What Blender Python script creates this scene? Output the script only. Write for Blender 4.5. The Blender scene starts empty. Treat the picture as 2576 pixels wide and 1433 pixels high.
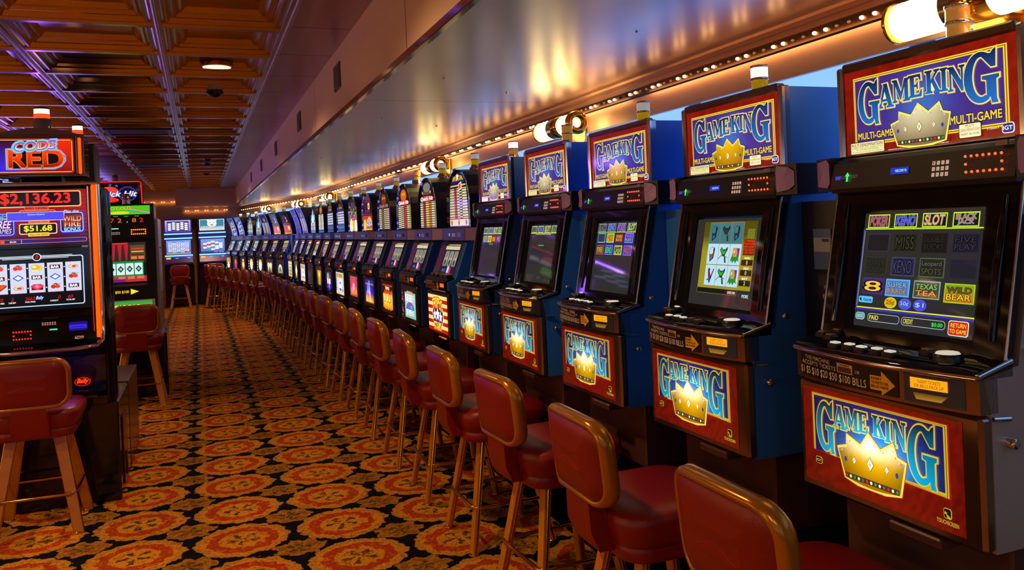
import bpy, math, random
from mathutils import Vector, Matrix
from mathutils.geometry import tessellate_polygon
random.seed(7)
C = bpy.context.scene.collection
SC = bpy.context.scene
PI = math.pi
# ------------------------------------------------------------------ camera
W_PX, H_PX = 2576, 1433
F_PX, YAW, ROLL, CY = 2047.1, 0.36705, -0.04224, 566.25
cd = bpy.data.cameras.new('camera'); cam = bpy.data.objects.new('camera', cd); C.objects.link(cam)
cam.location = (0, 0, 1.5)
cd.sensor_fit = 'HORIZONTAL'; cd.sensor_width = 36; cd.lens = F_PX * 36 / W_PX
cd.shift_y = (CY - H_PX / 2) / W_PX
cd.clip_start = 0.02; cd.clip_end = 60
_f = Vector((math.sin(YAW), math.cos(YAW), -0.0011)).normalized()
_r = Vector((math.cos(YAW), -math.sin(YAW), 0)); _u = _r.cross(_f)
_r2 = math.cos(ROLL) * _r + math.sin(ROLL) * _u; _u2 = -math.sin(ROLL) * _r + math.cos(ROLL) * _u
cam.rotation_euler = Matrix((_r2, _u2, -_f)).transposed().to_euler()
SC.camera = cam
# ------------------------------------------------------------------ world, exposure, render options
wd = bpy.data.worlds.new('world'); SC.world = wd; wd.use_nodes = True
wd.node_tree.nodes['Background'].inputs[0].default_value = (0.30, 0.17, 0.10, 1)
wd.node_tree.nodes['Background'].inputs[1].default_value = 0.05
SC.view_settings.view_transform = 'Standard'; SC.view_settings.look = 'None'
SC.view_settings.exposure = 0.42; SC.view_settings.gamma = 1.0; SC.view_settings.use_curve_mapping = False
cy = SC.cycles
cy.max_bounces = 6; cy.diffuse_bounces = 3; cy.glossy_bounces = 4; cy.transmission_bounces = 4
cy.sample_clamp_indirect = 4.0; cy.sample_clamp_direct = 0; cy.caustics_reflective = False; cy.caustics_refractive = False
cy.use_adaptive_sampling = True; cy.adaptive_threshold = 0.035; cy.use_denoising = True
# ------------------------------------------------------------------ the wall line that the right row follows
REF = [(1.44, -3.14), (1.44, 7.0), (1.33, 14.0), (0.4056, 19.90)]       # belly glass line of the right row
END_Y = 19.95
def off_path(d, pts=REF):
    out = []
    for i, p in enumerate(pts):
        ns = []
        for a, b in ((i - 1, i), (i, i + 1)):
            if a < 0 or b >= len(pts): continue
            t = Vector(pts[b]) - Vector(pts[a]); t.normalize(); ns.append(Vector((t.y, -t.x)))
        n = sum(ns, Vector((0, 0))); n.normalize(); n = n / n.dot(ns[0])
        out.append(Vector(p) + n * d)
    a, b = out[-2], out[-1]; out[-1] = a + (b - a) * ((19.93 - a.y) / (b.y - a.y))
    return out
def path_at(d, s):
    """point at arc length s (s = Y on the straight part) along the line offset by d, and the row's turn there"""
    pts = off_path(d); s0 = pts[0].y
    for a, b in zip(pts, pts[1:]):
        L = (b - a).length
        if s <= s0 + L + 1e-6 or b is pts[-1]:
            t = (b - a) / L; p = a + t * (s - s0); return p, math.atan2(-t.x, t.y)
        s0 += L
def path_y(d, y):
    pts = off_path(d)
    for a, b in zip(pts, pts[1:]):
        if y <= b.y or b is pts[-1]:
            k = (y - a.y) / (b.y - a.y); t = (b - a).normalized()
            return a + (b - a) * k, math.atan2(-t.x, t.y)

# ------------------------------------------------------------------ colour and materials
def lin(c):
    return tuple((x / 12.92 if x <= 0.04045 else ((x + 0.055) / 1.055) ** 2.4) for x in c[:3])
def rgb(*c): return lin(tuple(x / 255 for x in c))
def mat(name, col=(0.5, 0.5, 0.5), rough=0.5, metal=0.0, emit=None, es=1.0, spec=0.5, coat=0.0, bump=0.0, bscale=60, vary=0.0, aniso=0.0):
    m = bpy.data.materials.new(name); m.use_nodes = True; nt = m.node_tree; b = nt.nodes['Principled BSDF']
    b.inputs['Base Color'].default_value = (*col, 1); b.inputs['Roughness'].default_value = rough
    b.inputs['Metallic'].default_value = metal; b.inputs['Specular IOR Level'].default_value = spec
    b.inputs['Coat Weight'].default_value = coat; b.inputs['Anisotropic'].default_value = aniso
    if emit: b.inputs['Emission Color'].default_value = (*emit, 1); b.inputs['Emission Strength'].default_value = es
    if bump or vary:
        tc = nt.nodes.new('ShaderNodeTexCoord'); n = nt.nodes.new('ShaderNodeTexNoise'); n.inputs['Scale'].default_value = bscale; n.inputs['Detail'].default_value = 3
        nt.links.new(tc.outputs['Object'], n.inputs['Vector'])
        if bump:
            bp = nt.nodes.new('ShaderNodeBump'); bp.inputs['Strength'].default_value = bump; bp.inputs['Distance'].default_value = 0.002
            nt.links.new(n.outputs['Fac'], bp.inputs['Height']); nt.links.new(bp.outputs['Normal'], b.inputs['Normal'])
        if vary:
            mx = nt.nodes.new('ShaderNodeMix'); mx.data_type = 'RGBA'
            mx.inputs[6].default_value = (*[x * (1 - vary) for x in col], 1); mx.inputs[7].default_value = (*[min(1, x * (1 + vary)) for x in col], 1)
            nt.links.new(n.outputs['Fac'], mx.inputs[0]); nt.links.new(mx.outputs[2], b.inputs['Base Color'])
    return m
def attr_mat(name, emissive=True, rough=0.12, strength=1.0, sample=False):
    m = bpy.data.materials.new(name); m.use_nodes = True; nt = m.node_tree; b = nt.nodes['Principled BSDF']
    a = nt.nodes.new('ShaderNodeAttribute'); a.attribute_name = 'Col'
    b.inputs['Roughness'].default_value = rough
    if emissive:
        b.inputs['Base Color'].default_value = (0.01, 0.01, 0.01, 1)
        nt.links.new(a.outputs['Color'], b.inputs['Emission Color']); b.inputs['Emission Strength'].default_value = strength
        if not sample: m.cycles.emission_sampling = 'NONE'
    else: nt.links.new(a.outputs['Color'], b.inputs['Base Color'])
    return m
M = {}
M['art'] = attr_mat('lit_artwork', True, 0.10, 0.86)
M['artbg'] = attr_mat('lit_artwork_ground', True, 0.10, 1.0, sample=True)
M['screen'] = attr_mat('screen_picture', True, 0.04, 0.85)
M['print'] = attr_mat('printed_legend', False, 0.3)
M['blue'] = mat('blue_laminate', (0.035, 0.22, 0.82), 0.34, 0.15, bump=0.10, bscale=400, vary=0.12)
M['steel'] = mat('brushed_steel_side', (0.50, 0.46, 0.46), 0.30, 0.5, bump=0.1, bscale=200)
M['navy'] = mat('navy_laminate', rgb(40, 74, 140), 0.42, 0.1, bump=0.1, bscale=400)
M['chrome'] = mat('chrome_trim', (0.62, 0.56, 0.52), 0.12, 1.0)
M['bronze'] = mat('dark_polished_frame', (0.26, 0.19, 0.15), 0.16, 0.9)
M['blackgloss'] = mat('black_gloss_plastic', (0.006, 0.006, 0.007), 0.05)
M['black'] = mat('black_plastic', (0.012, 0.012, 0.014), 0.35, bump=0.1, bscale=500)
M['purplepanel'] = mat('violet_reflection_panel', rgb(92, 62, 140), 0.32, 0.2)  # violet stands in for blue light reflected by dark panels
M['stand'] = mat('brown_laminate_stand', rgb(78, 46, 40), 0.35, bump=0.05, vary=0.15, bscale=8)
M['speaker'] = mat('speaker_mesh', rgb(180, 150, 215), 0.42, 0.2, bump=0.5, bscale=900)
M['vinyl'] = mat('red_vinyl', rgb(132, 17, 10), 0.36, bump=0.25, bscale=350, vary=0.1)
M['band'] = mat('gold_edge_moulding', rgb(186, 122, 30), 0.24, 0.55)
M['oak'] = mat('golden_oak', rgb(196, 122, 24), 0.32, bump=0.1, bscale=30, vary=0.2)
M['brass'] = mat('polished_brass', rgb(222, 160, 60), 0.14, 1.0)
M['wall'] = mat('brown_wall', rgb(176, 128, 96), 0.5, vary=0.1, bscale=3)
M['darkwall'] = mat('dark_wall', rgb(48, 32, 30), 0.6)
M['fascia'] = mat('satin_metal_fascia', rgb(200, 158, 128), 0.38, 0.6, bump=0.05, bscale=30, vary=0.06)
M['crown'] = mat('copper_crown_moulding', rgb(196, 140, 106), 0.30, 0.75)
M['stripdark'] = mat('bulb_channel', rgb(78, 52, 34), 0.25, 0.8)
M['lampglass'] = mat('opal_lamp_glass', (0.9, 0.85, 0.7), 0.3, emit=(1.0, 0.72, 0.28), es=7.0)
M['bulb'] = mat('amber_bulb', (1, 0.7, 0.4), 0.2, emit=(1.0, 0.50, 0.16), es=9.0)
M['bulboff'] = mat('unlit_bulb', (0.25, 0.15, 0.09), 0.1, spec=0.8)
M['neonblue'] = mat('blue_neon', (0.1, 0.1, 0.4), 0.3, emit=(0.07, 0.06, 1.0), es=1.7)
M['neoncyan'] = mat('bright_blue_tube', (0.1, 0.2, 0.4), 0.3, emit=(0.10, 0.42, 1.0), es=3.0)
M['neonviolet'] = mat('violet_neon', (0.2, 0.1, 0.5), 0.3, emit=(0.24, 0.08, 1.0), es=26.0)
M['neonindigo'] = mat('indigo_tube', (0.1, 0.1, 0.4), 0.3, emit=(0.16, 0.12, 1.0), es=11.0)
M['neonorange'] = mat('orange_red_neon', (0.5, 0.1, 0.0), 0.3, emit=(1.0, 0.055, 0.0), es=1.7)
M['neonred'] = mat('red_neon', (0.5, 0.0, 0.0), 0.3, emit=(1.0, 0.01, 0.01), es=1.2)
M['led_red'] = mat('red_led', (0.3, 0, 0), 0.3, emit=(1.0, 0.10, 0.02), es=1.6); 
M['led_scarlet'] = mat('scarlet_led', (0.3, 0, 0), 0.3, emit=(1.0, 0.015, 0.01), es=2.2)
M['led_amber'] = mat('amber_led', (0.3, 0.1, 0), 0.3, emit=(1.0, 0.20, 0.0), es=1.4)
M['led_green'] = mat('green_led', (0, 0.3, 0), 0.3, emit=(0.02, 1.0, 0.10), es=1.5)
M['white_lens'] = mat('white_candle_lens', (0.75, 0.75, 0.72), 0.25, emit=(0.5, 0.5, 0.45), es=0.35)
M['lit_lens'] = mat('lit_white_lens', (0.9, 0.9, 0.9), 0.25, emit=(0.95, 1.0, 0.8), es=1.3)
M['red_lens'] = mat('lit_red_lens', (0.8, 0.1, 0.05), 0.25, emit=(1.0, 0.06, 0.01), es=1.1)
M['amber_lens'] = mat('amber_candle_lens', rgb(200, 150, 20), 0.2, emit=(0.5, 0.3, 0.0), es=0.35)
M['orange_lens'] = mat('glowing_orange_lens', rgb(240, 130, 20), 0.2, emit=(1.0, 0.5, 0.1), es=0.15)
M['clear'] = mat('clear_plastic_cylinder', (0.35, 0.33, 0.32), 0.12, 0.2)
M['downlight'] = mat('downlight_lens', (1, 0.9, 0.6), 0.3, emit=(1.0, 0.62, 0.22), es=3.0)
M['white'] = mat('white_plastic', (0.5, 0.45, 0.4), 0.4)
M['button'] = mat('button_cap', rgb(150, 120, 100), 0.3)
M['buttonlit'] = mat('lit_button_cap', (0.7, 0.7, 0.7), 0.3, emit=(0.8, 0.75, 0.6), es=0.5)
M['vent'] = mat('vent_grille', rgb(90, 78, 66), 0.5, 0.4)
M['window'] = mat('daylight_pane', (0.2, 0.3, 0.5), 0.2, emit=(0.22, 0.44, 1.0), es=1.0)
M['fillpane'] = mat('added_fill_pane', (0.2, 0.3, 0.5), 0.2, emit=(0.50, 0.66, 1.0), es=0.45)
M['paleblue'] = mat('pale_blue_paint', rgb(150, 190, 225), 0.5)
M['fillpanel'] = mat('added_fill_panel', (0.8, 0.7, 0.5), 0.4, emit=(1.0, 0.56, 0.24), es=5.5)
M['goldmirror'] = mat('gold_mirror_surround', (0.62, 0.40, 0.20), 0.14, 1.0)
M['matteblack'] = mat('matte_black_bevel', (0.006, 0.006, 0.006), 0.6, spec=0.12)
M['darkbase'] = mat('dark_brown_base_panel', rgb(66, 40, 26), 0.22)
M['ceramic'] = mat('glossy_black_counter', (0.008, 0.008, 0.010), 0.10)
for k in ('neonblue', 'led_red', 'led_amber', 'led_green', 'white_lens', 'lit_lens', 'red_lens', 'amber_lens', 'orange_lens', 'buttonlit', 'neonred', 'bulb'):
    M[k].cycles.emission_sampling = 'NONE'
def brushed(name, col, rough, seam_y0, seam_dy, seam_w=0.006, metal=1.0, sc=(3, 260, 3), bump=0.05, axis=1):
    """satin metal sheet with fine brushing and narrow joint lines every seam_dy metres"""
    m = mat(name, col, rough, metal); nt = m.node_tree; b = nt.nodes['Principled BSDF']
    tc = nt.nodes.new('ShaderNodeTexCoord'); mp = nt.nodes.new('ShaderNodeMapping'); mp.inputs['Scale'].default_value = sc
    n = nt.nodes.new('ShaderNodeTexNoise'); n.inputs['Scale'].default_value = 1; n.inputs['Detail'].default_value = 2
    nt.links.new(tc.outputs['Object'], mp.inputs['Vector']); nt.links.new(mp.outputs['Vector'], n.inputs['Vector'])
    n2 = nt.nodes.new('ShaderNodeTexNoise'); n2.inputs['Scale'].default_value = 1.3; n2.inputs['Detail'].default_value = 3
    nt.links.new(tc.outputs['Object'], n2.inputs['Vector'])
    sp = nt.nodes.new('ShaderNodeSeparateXYZ'); nt.links.new(tc.outputs['Object'], sp.inputs[0])
    def mth(op, a, bb=None):
        x = nt.nodes.new('ShaderNodeMath'); x.operation = op
        for i, v in enumerate((a, bb)):
            if v is None: continue
            if isinstance(v, (int, float)): x.inputs[i].default_value = v
            else: nt.links.new(v, x.inputs[i])
        return x.outputs[0]
    t = mth('MODULO', mth('ADD', sp.outputs[axis], -seam_y0 + seam_dy * 50), seam_dy)
    line = mth('LESS_THAN', t, seam_w)
    mx = nt.nodes.new('ShaderNodeMix'); mx.data_type = 'RGBA'
    mx.inputs[6].default_value = (*col, 1); mx.inputs[7].default_value = (0.03, 0.02, 0.015, 1)
    nt.links.new(line, mx.inputs[0]); nt.links.new(mx.outputs[2], b.inputs['Base Color'])
    r = mth('ADD', mth('MULTIPLY', n2.outputs['Fac'], 0.14), rough - 0.07); nt.links.new(r, b.inputs['Roughness'])
    bp = nt.nodes.new('ShaderNodeBump'); bp.inputs['Strength'].default_value = bump; bp.inputs['Distance'].default_value = 0.003
    nt.links.new(n.outputs['Fac'], bp.inputs['Height']); nt.links.new(bp.outputs['Normal'], b.inputs['Normal'])
    return m
M['soffit'] = brushed('brushed_metal_soffit', (0.82, 0.80, 0.78), 0.31, 4.23, 2.67, bump=0.02)
M['beam'] = brushed('satin_metal_beam', (0.76, 0.53, 0.36), 0.42, 3.12, 2.67, 0.010, 0.25, sc=(2, 2, 60))
M['planks'] = brushed('metal_ceiling_planks', (0.40, 0.29, 0.20), 0.32, 4.287, 0.667, 0.012, 0.6)
M['tin'] = mat('polished_tin_ceiling', (0.46, 0.35, 0.21), 0.20, 1.0, bump=0.05, bscale=14, vary=0.08)

def carpet_material():
    m = bpy.data.materials.new('medallion_carpet'); m.use_nodes = True; nt = m.node_tree; b = nt.nodes['Principled BSDF']
    b.inputs['Roughness'].default_value = 0.9; b.inputs['Specular IOR Level'].default_value = 0.06
    N = nt.nodes.new; Lk = nt.links.new
    def mth(op, *a):
        x = N('ShaderNodeMath'); x.operation = op
        for i, v in enumerate(a):
            if isinstance(v, (int, float)): x.inputs[i].default_value = v
            else: Lk(v, x.inputs[i])
        return x.outputs[0]
    tc = N('ShaderNodeTexCoord'); no = N('ShaderNodeTexNoise'); no.inputs['Scale'].default_value = 26; no.inputs['Detail'].default_value = 4
    Lk(tc.outputs['Object'], no.inputs['Vector'])
    fine = N('ShaderNodeTexNoise'); fine.inputs['Scale'].default_value = 150; fine.inputs['Detail'].default_value = 2; Lk(tc.outputs['Object'], fine.inputs['Vector'])
    sn = N('ShaderNodeSeparateColor'); Lk(no.outputs['Color'], sn.inputs[0])
    sp = N('ShaderNodeSeparateXYZ'); Lk(tc.outputs['Object'], sp.inputs[0])
    jx = mth('MULTIPLY', mth('SUBTRACT', sn.outputs[0], 0.5), 0.15); jy = mth('MULTIPLY', mth('SUBTRACT', sn.outputs[1], 0.5), 0.15)
    u0 = mth('MULTIPLY', mth('ADD', sp.outputs[0], 0.3459 + 0.48807 * 40.5), 1 / 0.48807)
    v0 = mth('MULTIPLY', mth('ADD', sp.outputs[1], -4.2555 + 0.47218 * 40.5), 1 / 0.47218)
    def radial(su, sv):
        fu = mth('ADD', mth('SUBTRACT', mth('FRACT', mth('ADD', u0, su)), 0.5), jx)
        fv = mth('ADD', mth('SUBTRACT', mth('FRACT', mth('ADD', v0, sv)), 0.5), jy)
        r = mth('SQRT', mth('ADD', mth('MULTIPLY', fu, fu), mth('MULTIPLY', fv, fv)))
        return fu, fv, r, mth('ARCTAN2', fv, fu)
    fu, fv, r, th = radial(0.0, 0.0)
    gu, gv, g, tg = radial(0.5, 0.5)
    nub = mth('POWER', mth('MAXIMUM', mth('COSINE', mth('MULTIPLY', th, 4)), 0.0), 7.0)
    rs = mth('SUBTRACT', r, mth('ADD', mth('MULTIPLY', nub, 0.028), mth('MULTIPLY', mth('COSINE', mth('MULTIPLY', th, 13)), 0.010)))
    gs = mth('SUBTRACT', g, mth('ADD', mth('MULTIPLY', mth('COSINE', mth('MULTIPLY', tg, 7)), 0.022), mth('MULTIPLY', mth('COSINE', mth('MULTIPLY', tg, 2)), 0.018)))
    def mixc(fac, a, c):
        x = N('ShaderNodeMix'); x.data_type = 'RGBA'; Lk(fac, x.inputs[0])
        for i, v in ((6, a), (7, c)):
            if isinstance(v, tuple): x.inputs[i].default_value = (*v, 1)
            else: Lk(v, x.inputs[i])
        return x.outputs[2]
    ground = (0.004, 0.004, 0.008); gold = (0.62, 0.235, 0.014); tan = (0.42, 0.185, 0.045); red = (0.42, 0.028, 0.005); leaf = (0.045, 0.034, 0.006); brown = (0.24, 0.080, 0.006)
    c = mixc(mth('LESS_THAN', gs, 0.222), ground, (0.34, 0.135, 0.012))
    c = mixc(mth('MULTIPLY', mth('LESS_THAN', gs, 0.18), mth('GREATER_THAN', mth('SINE', mth('MULTIPLY', tg, 5)), 0.0)), c, brown)
    c = mixc(mth('MULTIPLY', mth('LESS_THAN', g, 0.12), mth('GREATER_THAN', mth('COSINE', mth('MULTIPLY', tg, 5)), 0.1)), c, leaf)
    c = mixc(mth('LESS_THAN', rs, 0.452), c, tan)
    c = mixc(mth('LESS_THAN', mth('ADD', rs, mth('MULTIPLY', mth('SUBTRACT', fine.outputs['Fac'], 0.5), 0.12)), 0.425), c, gold)
    c = mixc(mth('MULTIPLY', mth('LESS_THAN', mth('ABSOLUTE', mth('SUBTRACT', rs, 0.398)), 0.007), mth('GREATER_THAN', fine.outputs['Fac'], 0.5)), c, brown)
    c = mixc(mth('LESS_THAN', mth('ADD', r, mth('MULTIPLY', mth('COSINE', mth('MULTIPLY', th, 11)), 0.008)), 0.345), c, red)
    c = mixc(mth('LESS_THAN', mth('ADD', r, mth('MULTIPLY', mth('SUBTRACT', no.outputs['Fac'], 0.5), 0.12)), 0.235), c, gold)
    c = mixc(mth('MULTIPLY', mth('LESS_THAN', r, 0.17), mth('GREATER_THAN', mth('COSINE', mth('MULTIPLY', mth('ADD', th, 0.5), 5)), 0.45)), c, leaf)
    c = mixc(mth('LESS_THAN', r, 0.03), c, gold)
    wv = N('ShaderNodeTexNoise'); wv.inputs['Scale'].default_value = 38; wv.inputs['Detail'].default_value = 4; wv.inputs['Distortion'].default_value = 1.5; Lk(tc.outputs['Object'], wv.inputs['Vector'])
    pat = mth('MULTIPLY', mth('GREATER_THAN', wv.outputs['Fac'], 0.575), mth('MAXIMUM', mth('LESS_THAN', rs, 0.445), mth('LESS_THAN', gs, 0.215)))
    c = mixc(mth('MULTIPLY', pat, 0.75), c, (0.20, 0.085, 0.012))
    pat2 = mth('MULTIPLY', mth('LESS_THAN', wv.outputs['Fac'], 0.425), mth('MAXIMUM', mth('LESS_THAN', rs, 0.445), mth('LESS_THAN', gs, 0.215)))
    c = mixc(mth('MULTIPLY', pat2, 0.45), c, (0.62, 0.27, 0.05))
    big = N('ShaderNodeTexNoise'); big.inputs['Scale'].default_value = 1.7; Lk(tc.outputs['Object'], big.inputs['Vector'])
    k = N('ShaderNodeMix'); k.data_type = 'RGBA'; k.blend_type = 'MULTIPLY'; k.inputs[0].default_value = 1.0; Lk(c, k.inputs[6])
    gr = N('ShaderNodeCombineColor'); kk = mth('ADD', mth('MULTIPLY', fine.outputs['Fac'], 0.55), mth('ADD', mth('MULTIPLY', big.outputs['Fac'], 0.25), 0.58))
    for i in range(3): Lk(kk, gr.inputs[i])
    Lk(gr.outputs[0], k.inputs[7]); Lk(k.outputs[2], b.inputs['Base Color'])
    bp = N('ShaderNodeBump'); bp.inputs['Strength'].default_value = 0.4; bp.inputs['Distance'].default_value = 0.004
    Lk(fine.outputs['Fac'], bp.inputs['Height']); Lk(bp.outputs['Normal'], b.inputs['Normal'])
    return m
M['carpet'] = carpet_material()

# ------------------------------------------------------------------ mesh helpers
class MB:
    """collects faces, then links them as one mesh object"""
    def __init__(s): s.v = []; s.f = []; s.m = []; s.c = []; s.sm = []; s.T = Matrix.Identity(4)
    def face(s, pts, mi=0, col=None, smooth=False):
        k = len(s.v)
        for p in pts: s.v.append(s.T @ Vector(p))
        s.f.append(tuple(range(k, k + len(pts)))); s.m.append(mi); s.c.append(col); s.sm.append(smooth)
    def grid(s, rows, mi=0, smooth=True, closed=False):
        """quads over a list of rows of points (shared vertices)"""
        k = len(s.v); n = len(rows[0])
        for r in rows:
            for p in r: s.v.append(s.T @ Vector(p))
        for i in range(len(rows) - 1):
            for j in range(n if closed else n - 1):
                j2 = (j + 1) % n
                s.f.append((k + i * n + j, k + i * n + j2, k + (i + 1) * n + j2, k + (i + 1) * n + j)); s.m.append(mi); s.c.append(None); s.sm.append(smooth)
    def box(s, x0, x1, y0, y1, z0, z1, mi=0, b=0.0):
        if b > 0:
            b = min(b, (x1 - x0) / 2.01, (y1 - y0) / 2.01, (z1 - z0) / 2.01)
            X = (x0, x0 + b, x1 - b, x1); Y = (y0, y0 + b, y1 - b, y1); Z = (z0, z0 + b, z1 - b, z1)
            def P(i, j, k): return (X[i], Y[j], Z[k])
            for (i, o) in ((0, 1), (3, 1)):
                s.face([P(i, 1, 1), P(i, 2, 1), P(i, 2, 2), P(i, 1, 2)][::(1 if i else -1)], mi)
                s.face([P(1, i, 1), P(2, i, 1), P(2, i, 2), P(1, i, 2)][::(-1 if i else 1)], mi)
                s.face([P(1, 1, i), P(2, 1, i), P(2, 2, i), P(1, 2, i)][::(1 if i else -1)], mi)
            for a in (1, 2):
                for i in (0, 3):
                    ii = 1 if i == 0 else 2
                    for j in (0, 3):
                        jj = 1 if j == 0 else 2
                        if a == 1:
                            s.face([P(i, jj, 1), P(i, jj, 2), P(ii, j, 2), P(ii, j, 1)], mi)
                            s.face([P(i, 1, jj), P(i, 2, jj), P(ii, 2, j), P(ii, 1, j)], mi)
                            s.face([P(1, i, jj), P(2, i, jj), P(2, ii, j), P(1, ii, j)], mi)
                            for k in (0, 3):
                                kk = 1 if k == 0 else 2
                                s.face([P(i, jj, kk), P(ii, j, kk), P(ii, jj, k)], mi)
            return
        s.face([(x0, y0, z0), (x0, y1, z0), (x1, y1, z0), (x1, y0, z0)], mi); s.face([(x0, y0, z1), (x1, y0, z1), (x1, y1, z1), (x0, y1, z1)], mi)
        s.face([(x0, y0, z0), (x1, y0, z0), (x1, y0, z1), (x0, y0, z1)], mi); s.face([(x1, y1, z0), (x0, y1, z0), (x0, y1, z1), (x1, y1, z1)], mi)
        s.face([(x0, y1, z0), (x0, y0, z0), (x0, y0, z1), (x0, y1, z1)], mi); s.face([(x1, y0, z0), (x1, y1, z0), (x1, y1, z1), (x1, y0, z1)], mi)
    def prism(s, poly, fn0, fn1, mi=0, caps=True, smooth=False, cap_mi=None):
        """poly: 2-D points; fn0/fn1 map them to the two end faces"""
        n = len(poly); a = [fn0(*p) for p in poly]; b = [fn1(*p) for p in poly]
        for i in range(n):
            j = (i + 1) % n; s.face([a[i], a[j], b[j], b[i]], mi, smooth=smooth)
        if caps:
            tr = tessellate_polygon([[Vector((p[0], p[1], 0)) for p in poly]])
            for t in tr:
                s.face([a[i] for i in t], mi if cap_mi is None else cap_mi); s.face([b[i] for i in t][::-1], mi if cap_mi is None else cap_mi)
    def sideprism(s, prof, x0, x1, mi=0): s.prism(prof, lambda y, z: (x0, y, z), lambda y, z: (x1, y, z), mi)
    def tube(s, pts, r, n=8, mi=0, closed=False, caps=True, sx=1.0):
        pts = [Vector(p) for p in pts]; rows = []; up = None; N_ = len(pts)
        for i, p in enumerate(pts):
            a = pts[(i - 1) % N_] if (closed or i > 0) else pts[0]; b = pts[(i + 1) % N_] if (closed or i < N_ - 1) else pts[-1]
            t = (b - a).normalized()
            if up is None: up = Vector((0, 0, 1)) if abs(t.z) < 0.9 else Vector((1, 0, 0))
            x = t.cross(up).normalized(); y = x.cross(t).normalized(); up = y
            rr = r[i] if isinstance(r, (list, tuple)) else r
            rows.append([p + (x * math.cos(2 * PI * k / n) * sx + y * math.sin(2 * PI * k / n)) * rr for k in range(n)])
        if closed: rows.append(rows[0])
        s.grid(rows, mi, True, True)
        if caps and not closed: s.face(rows[0][::-1], mi); s.face(rows[-1], mi)
    def lathe(s, prof, c=(0, 0, 0), n=20, mi=0, smooth=True, axis='z'):
        rows = []
        for r, h in prof:
            row = []
            for k in range(n):
                a = 2 * PI * k / n; p = (r * math.cos(a), r * math.sin(a), h)
                if axis == 'y': p = (p[0], p[2], p[1])
                if axis == 'x': p = (p[2], p[0], p[1])
                row.append((c[0] + p[0], c[1] + p[1], c[2] + p[2]))
            rows.append(row)
        s.grid(rows, mi, smooth, True)
    def mesh(s, name, mats):
        me = bpy.data.meshes.new(name); me.from_pydata([tuple(v) for v in s.v], [], s.f)
        for m in mats: me.materials.append(m)
        me.polygons.foreach_set('material_index', s.m); me.polygons.foreach_set('use_smooth', s.sm)
        if any(c is not None for c in s.c):
            ca = me.color_attributes.new('Col', 'FLOAT_COLOR', 'CORNER'); arr = []
            for f, c in zip(s.f, s.c):
                for i in range(len(f)):
                    q = (0.02, 0.02, 0.02) if c is None else (c[i] if isinstance(c[0], (tuple, list)) else c)
                    arr += [q[0], q[1], q[2], 1.0]
            ca.data.foreach_set('color', arr)
        me.update(); return me
def link(name, me, parent=None, loc=None):
    o = bpy.data.objects.new(name, me); C.objects.link(o)
    if parent: o.parent = parent
    if loc is not None: o.location = loc
    return o
def mk(name, mb, mats, parent=None):
    if not isinstance(mats, (list, tuple)): mats = [mats]
    return link(name, mb.mesh(name, mats), parent)
def thing(name, label, cat, loc=(0, 0, 0), rz=0, group=None):
    o = bpy.data.objects.new(name, None); C.objects.link(o); o.empty_display_size = 0.1
    o.location = loc; o.rotation_euler = (0, 0, rz); o['label'] = label; o['category'] = cat
    if group: o['group'] = group
    return o
def tag(o, label, cat, group=None, kind=None):
    o['label'] = label; o['category'] = cat
    if group: o['group'] = group
    if kind: o['kind'] = kind
    return o
def struct(name, mb, mats): o = mk(name, mb, mats); o['kind'] = 'structure'; return o
CACHE = {}
def part(name, key, build, mats, parent, label=None):
    """a part whose mesh is shared by every thing of the same make"""
    if key not in CACHE:
        mb = MB(); build(mb); CACHE[key] = mb.mesh(name, mats if isinstance(mats, (list, tuple)) else [mats])
    o = link(name, CACHE[key], parent)
    if label: o['label'] = label
    return o

# ------------------------------------------------------------------ flat artwork: shapes and lettering laid on a panel
def poly_offset(poly, d):
    n = len(poly); ar = sum(poly[i][0] * poly[(i + 1) % n][1] - poly[(i + 1) % n][0] * poly[i][1] for i in range(n))
    sg = 1 if ar > 0 else -1; out = []
    for i in range(n):
        a, p, b = Vector(poly[i - 1]), Vector(poly[i]), Vector(poly[(i + 1) % n])
        t1 = (p - a); t2 = (b - p)
        if t1.length < 1e-9 or t2.length < 1e-9: out.append(tuple(p)); continue
        t1.normalize(); t2.normalize(); n1 = Vector((t1.y, -t1.x)) * sg; n2 = Vector((t2.y, -t2.x)) * sg
        m = n1 + n2
        if m.length < 0.2: m = n1
        else: m.normalize(); m = m / max(0.55, m.dot(n1))
        out.append(tuple(p + m * d))
    return out
_TXT = {}
def text_tris(s, shear=0.0):
    k = (s, shear)
    if k not in _TXT:
        cu = bpy.data.curves.new('lettering', 'FONT'); cu.body = s; cu.size = 1.0; cu.shear = shear
        cu.resolution_u = 3 if len(s) < 12 else 2; cu.dimensions = '2D'; cu.fill_mode = 'BOTH'
        ob = bpy.data.objects.new('lettering', cu); me = bpy.data.meshes.new_from_object(ob)
        V = [(v.co.x, v.co.y) for v in me.vertices]; me.calc_loop_triangles()
        F = []
        for t in me.loop_triangles:
            a, b, c = [V[i] for i in t.vertices]
            ar = (b[0] - a[0]) * (c[1] - a[1]) - (c[0] - a[0]) * (b[1] - a[1])
            F.append(tuple(t.vertices) if ar > 0 else tuple(t.vertices)[::-1])
        bpy.data.objects.remove(ob); bpy.data.meshes.remove(me); bpy.data.curves.remove(cu)
        if V: xs = [v[0] for v in V]; ys = [v[1] for v in V]; bb = (min(xs), max(xs), min(ys), max(ys))
        else: bb = (0, 1, 0, 1)
        _TXT[k] = (V, F, bb)
    return _TXT[k]
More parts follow.
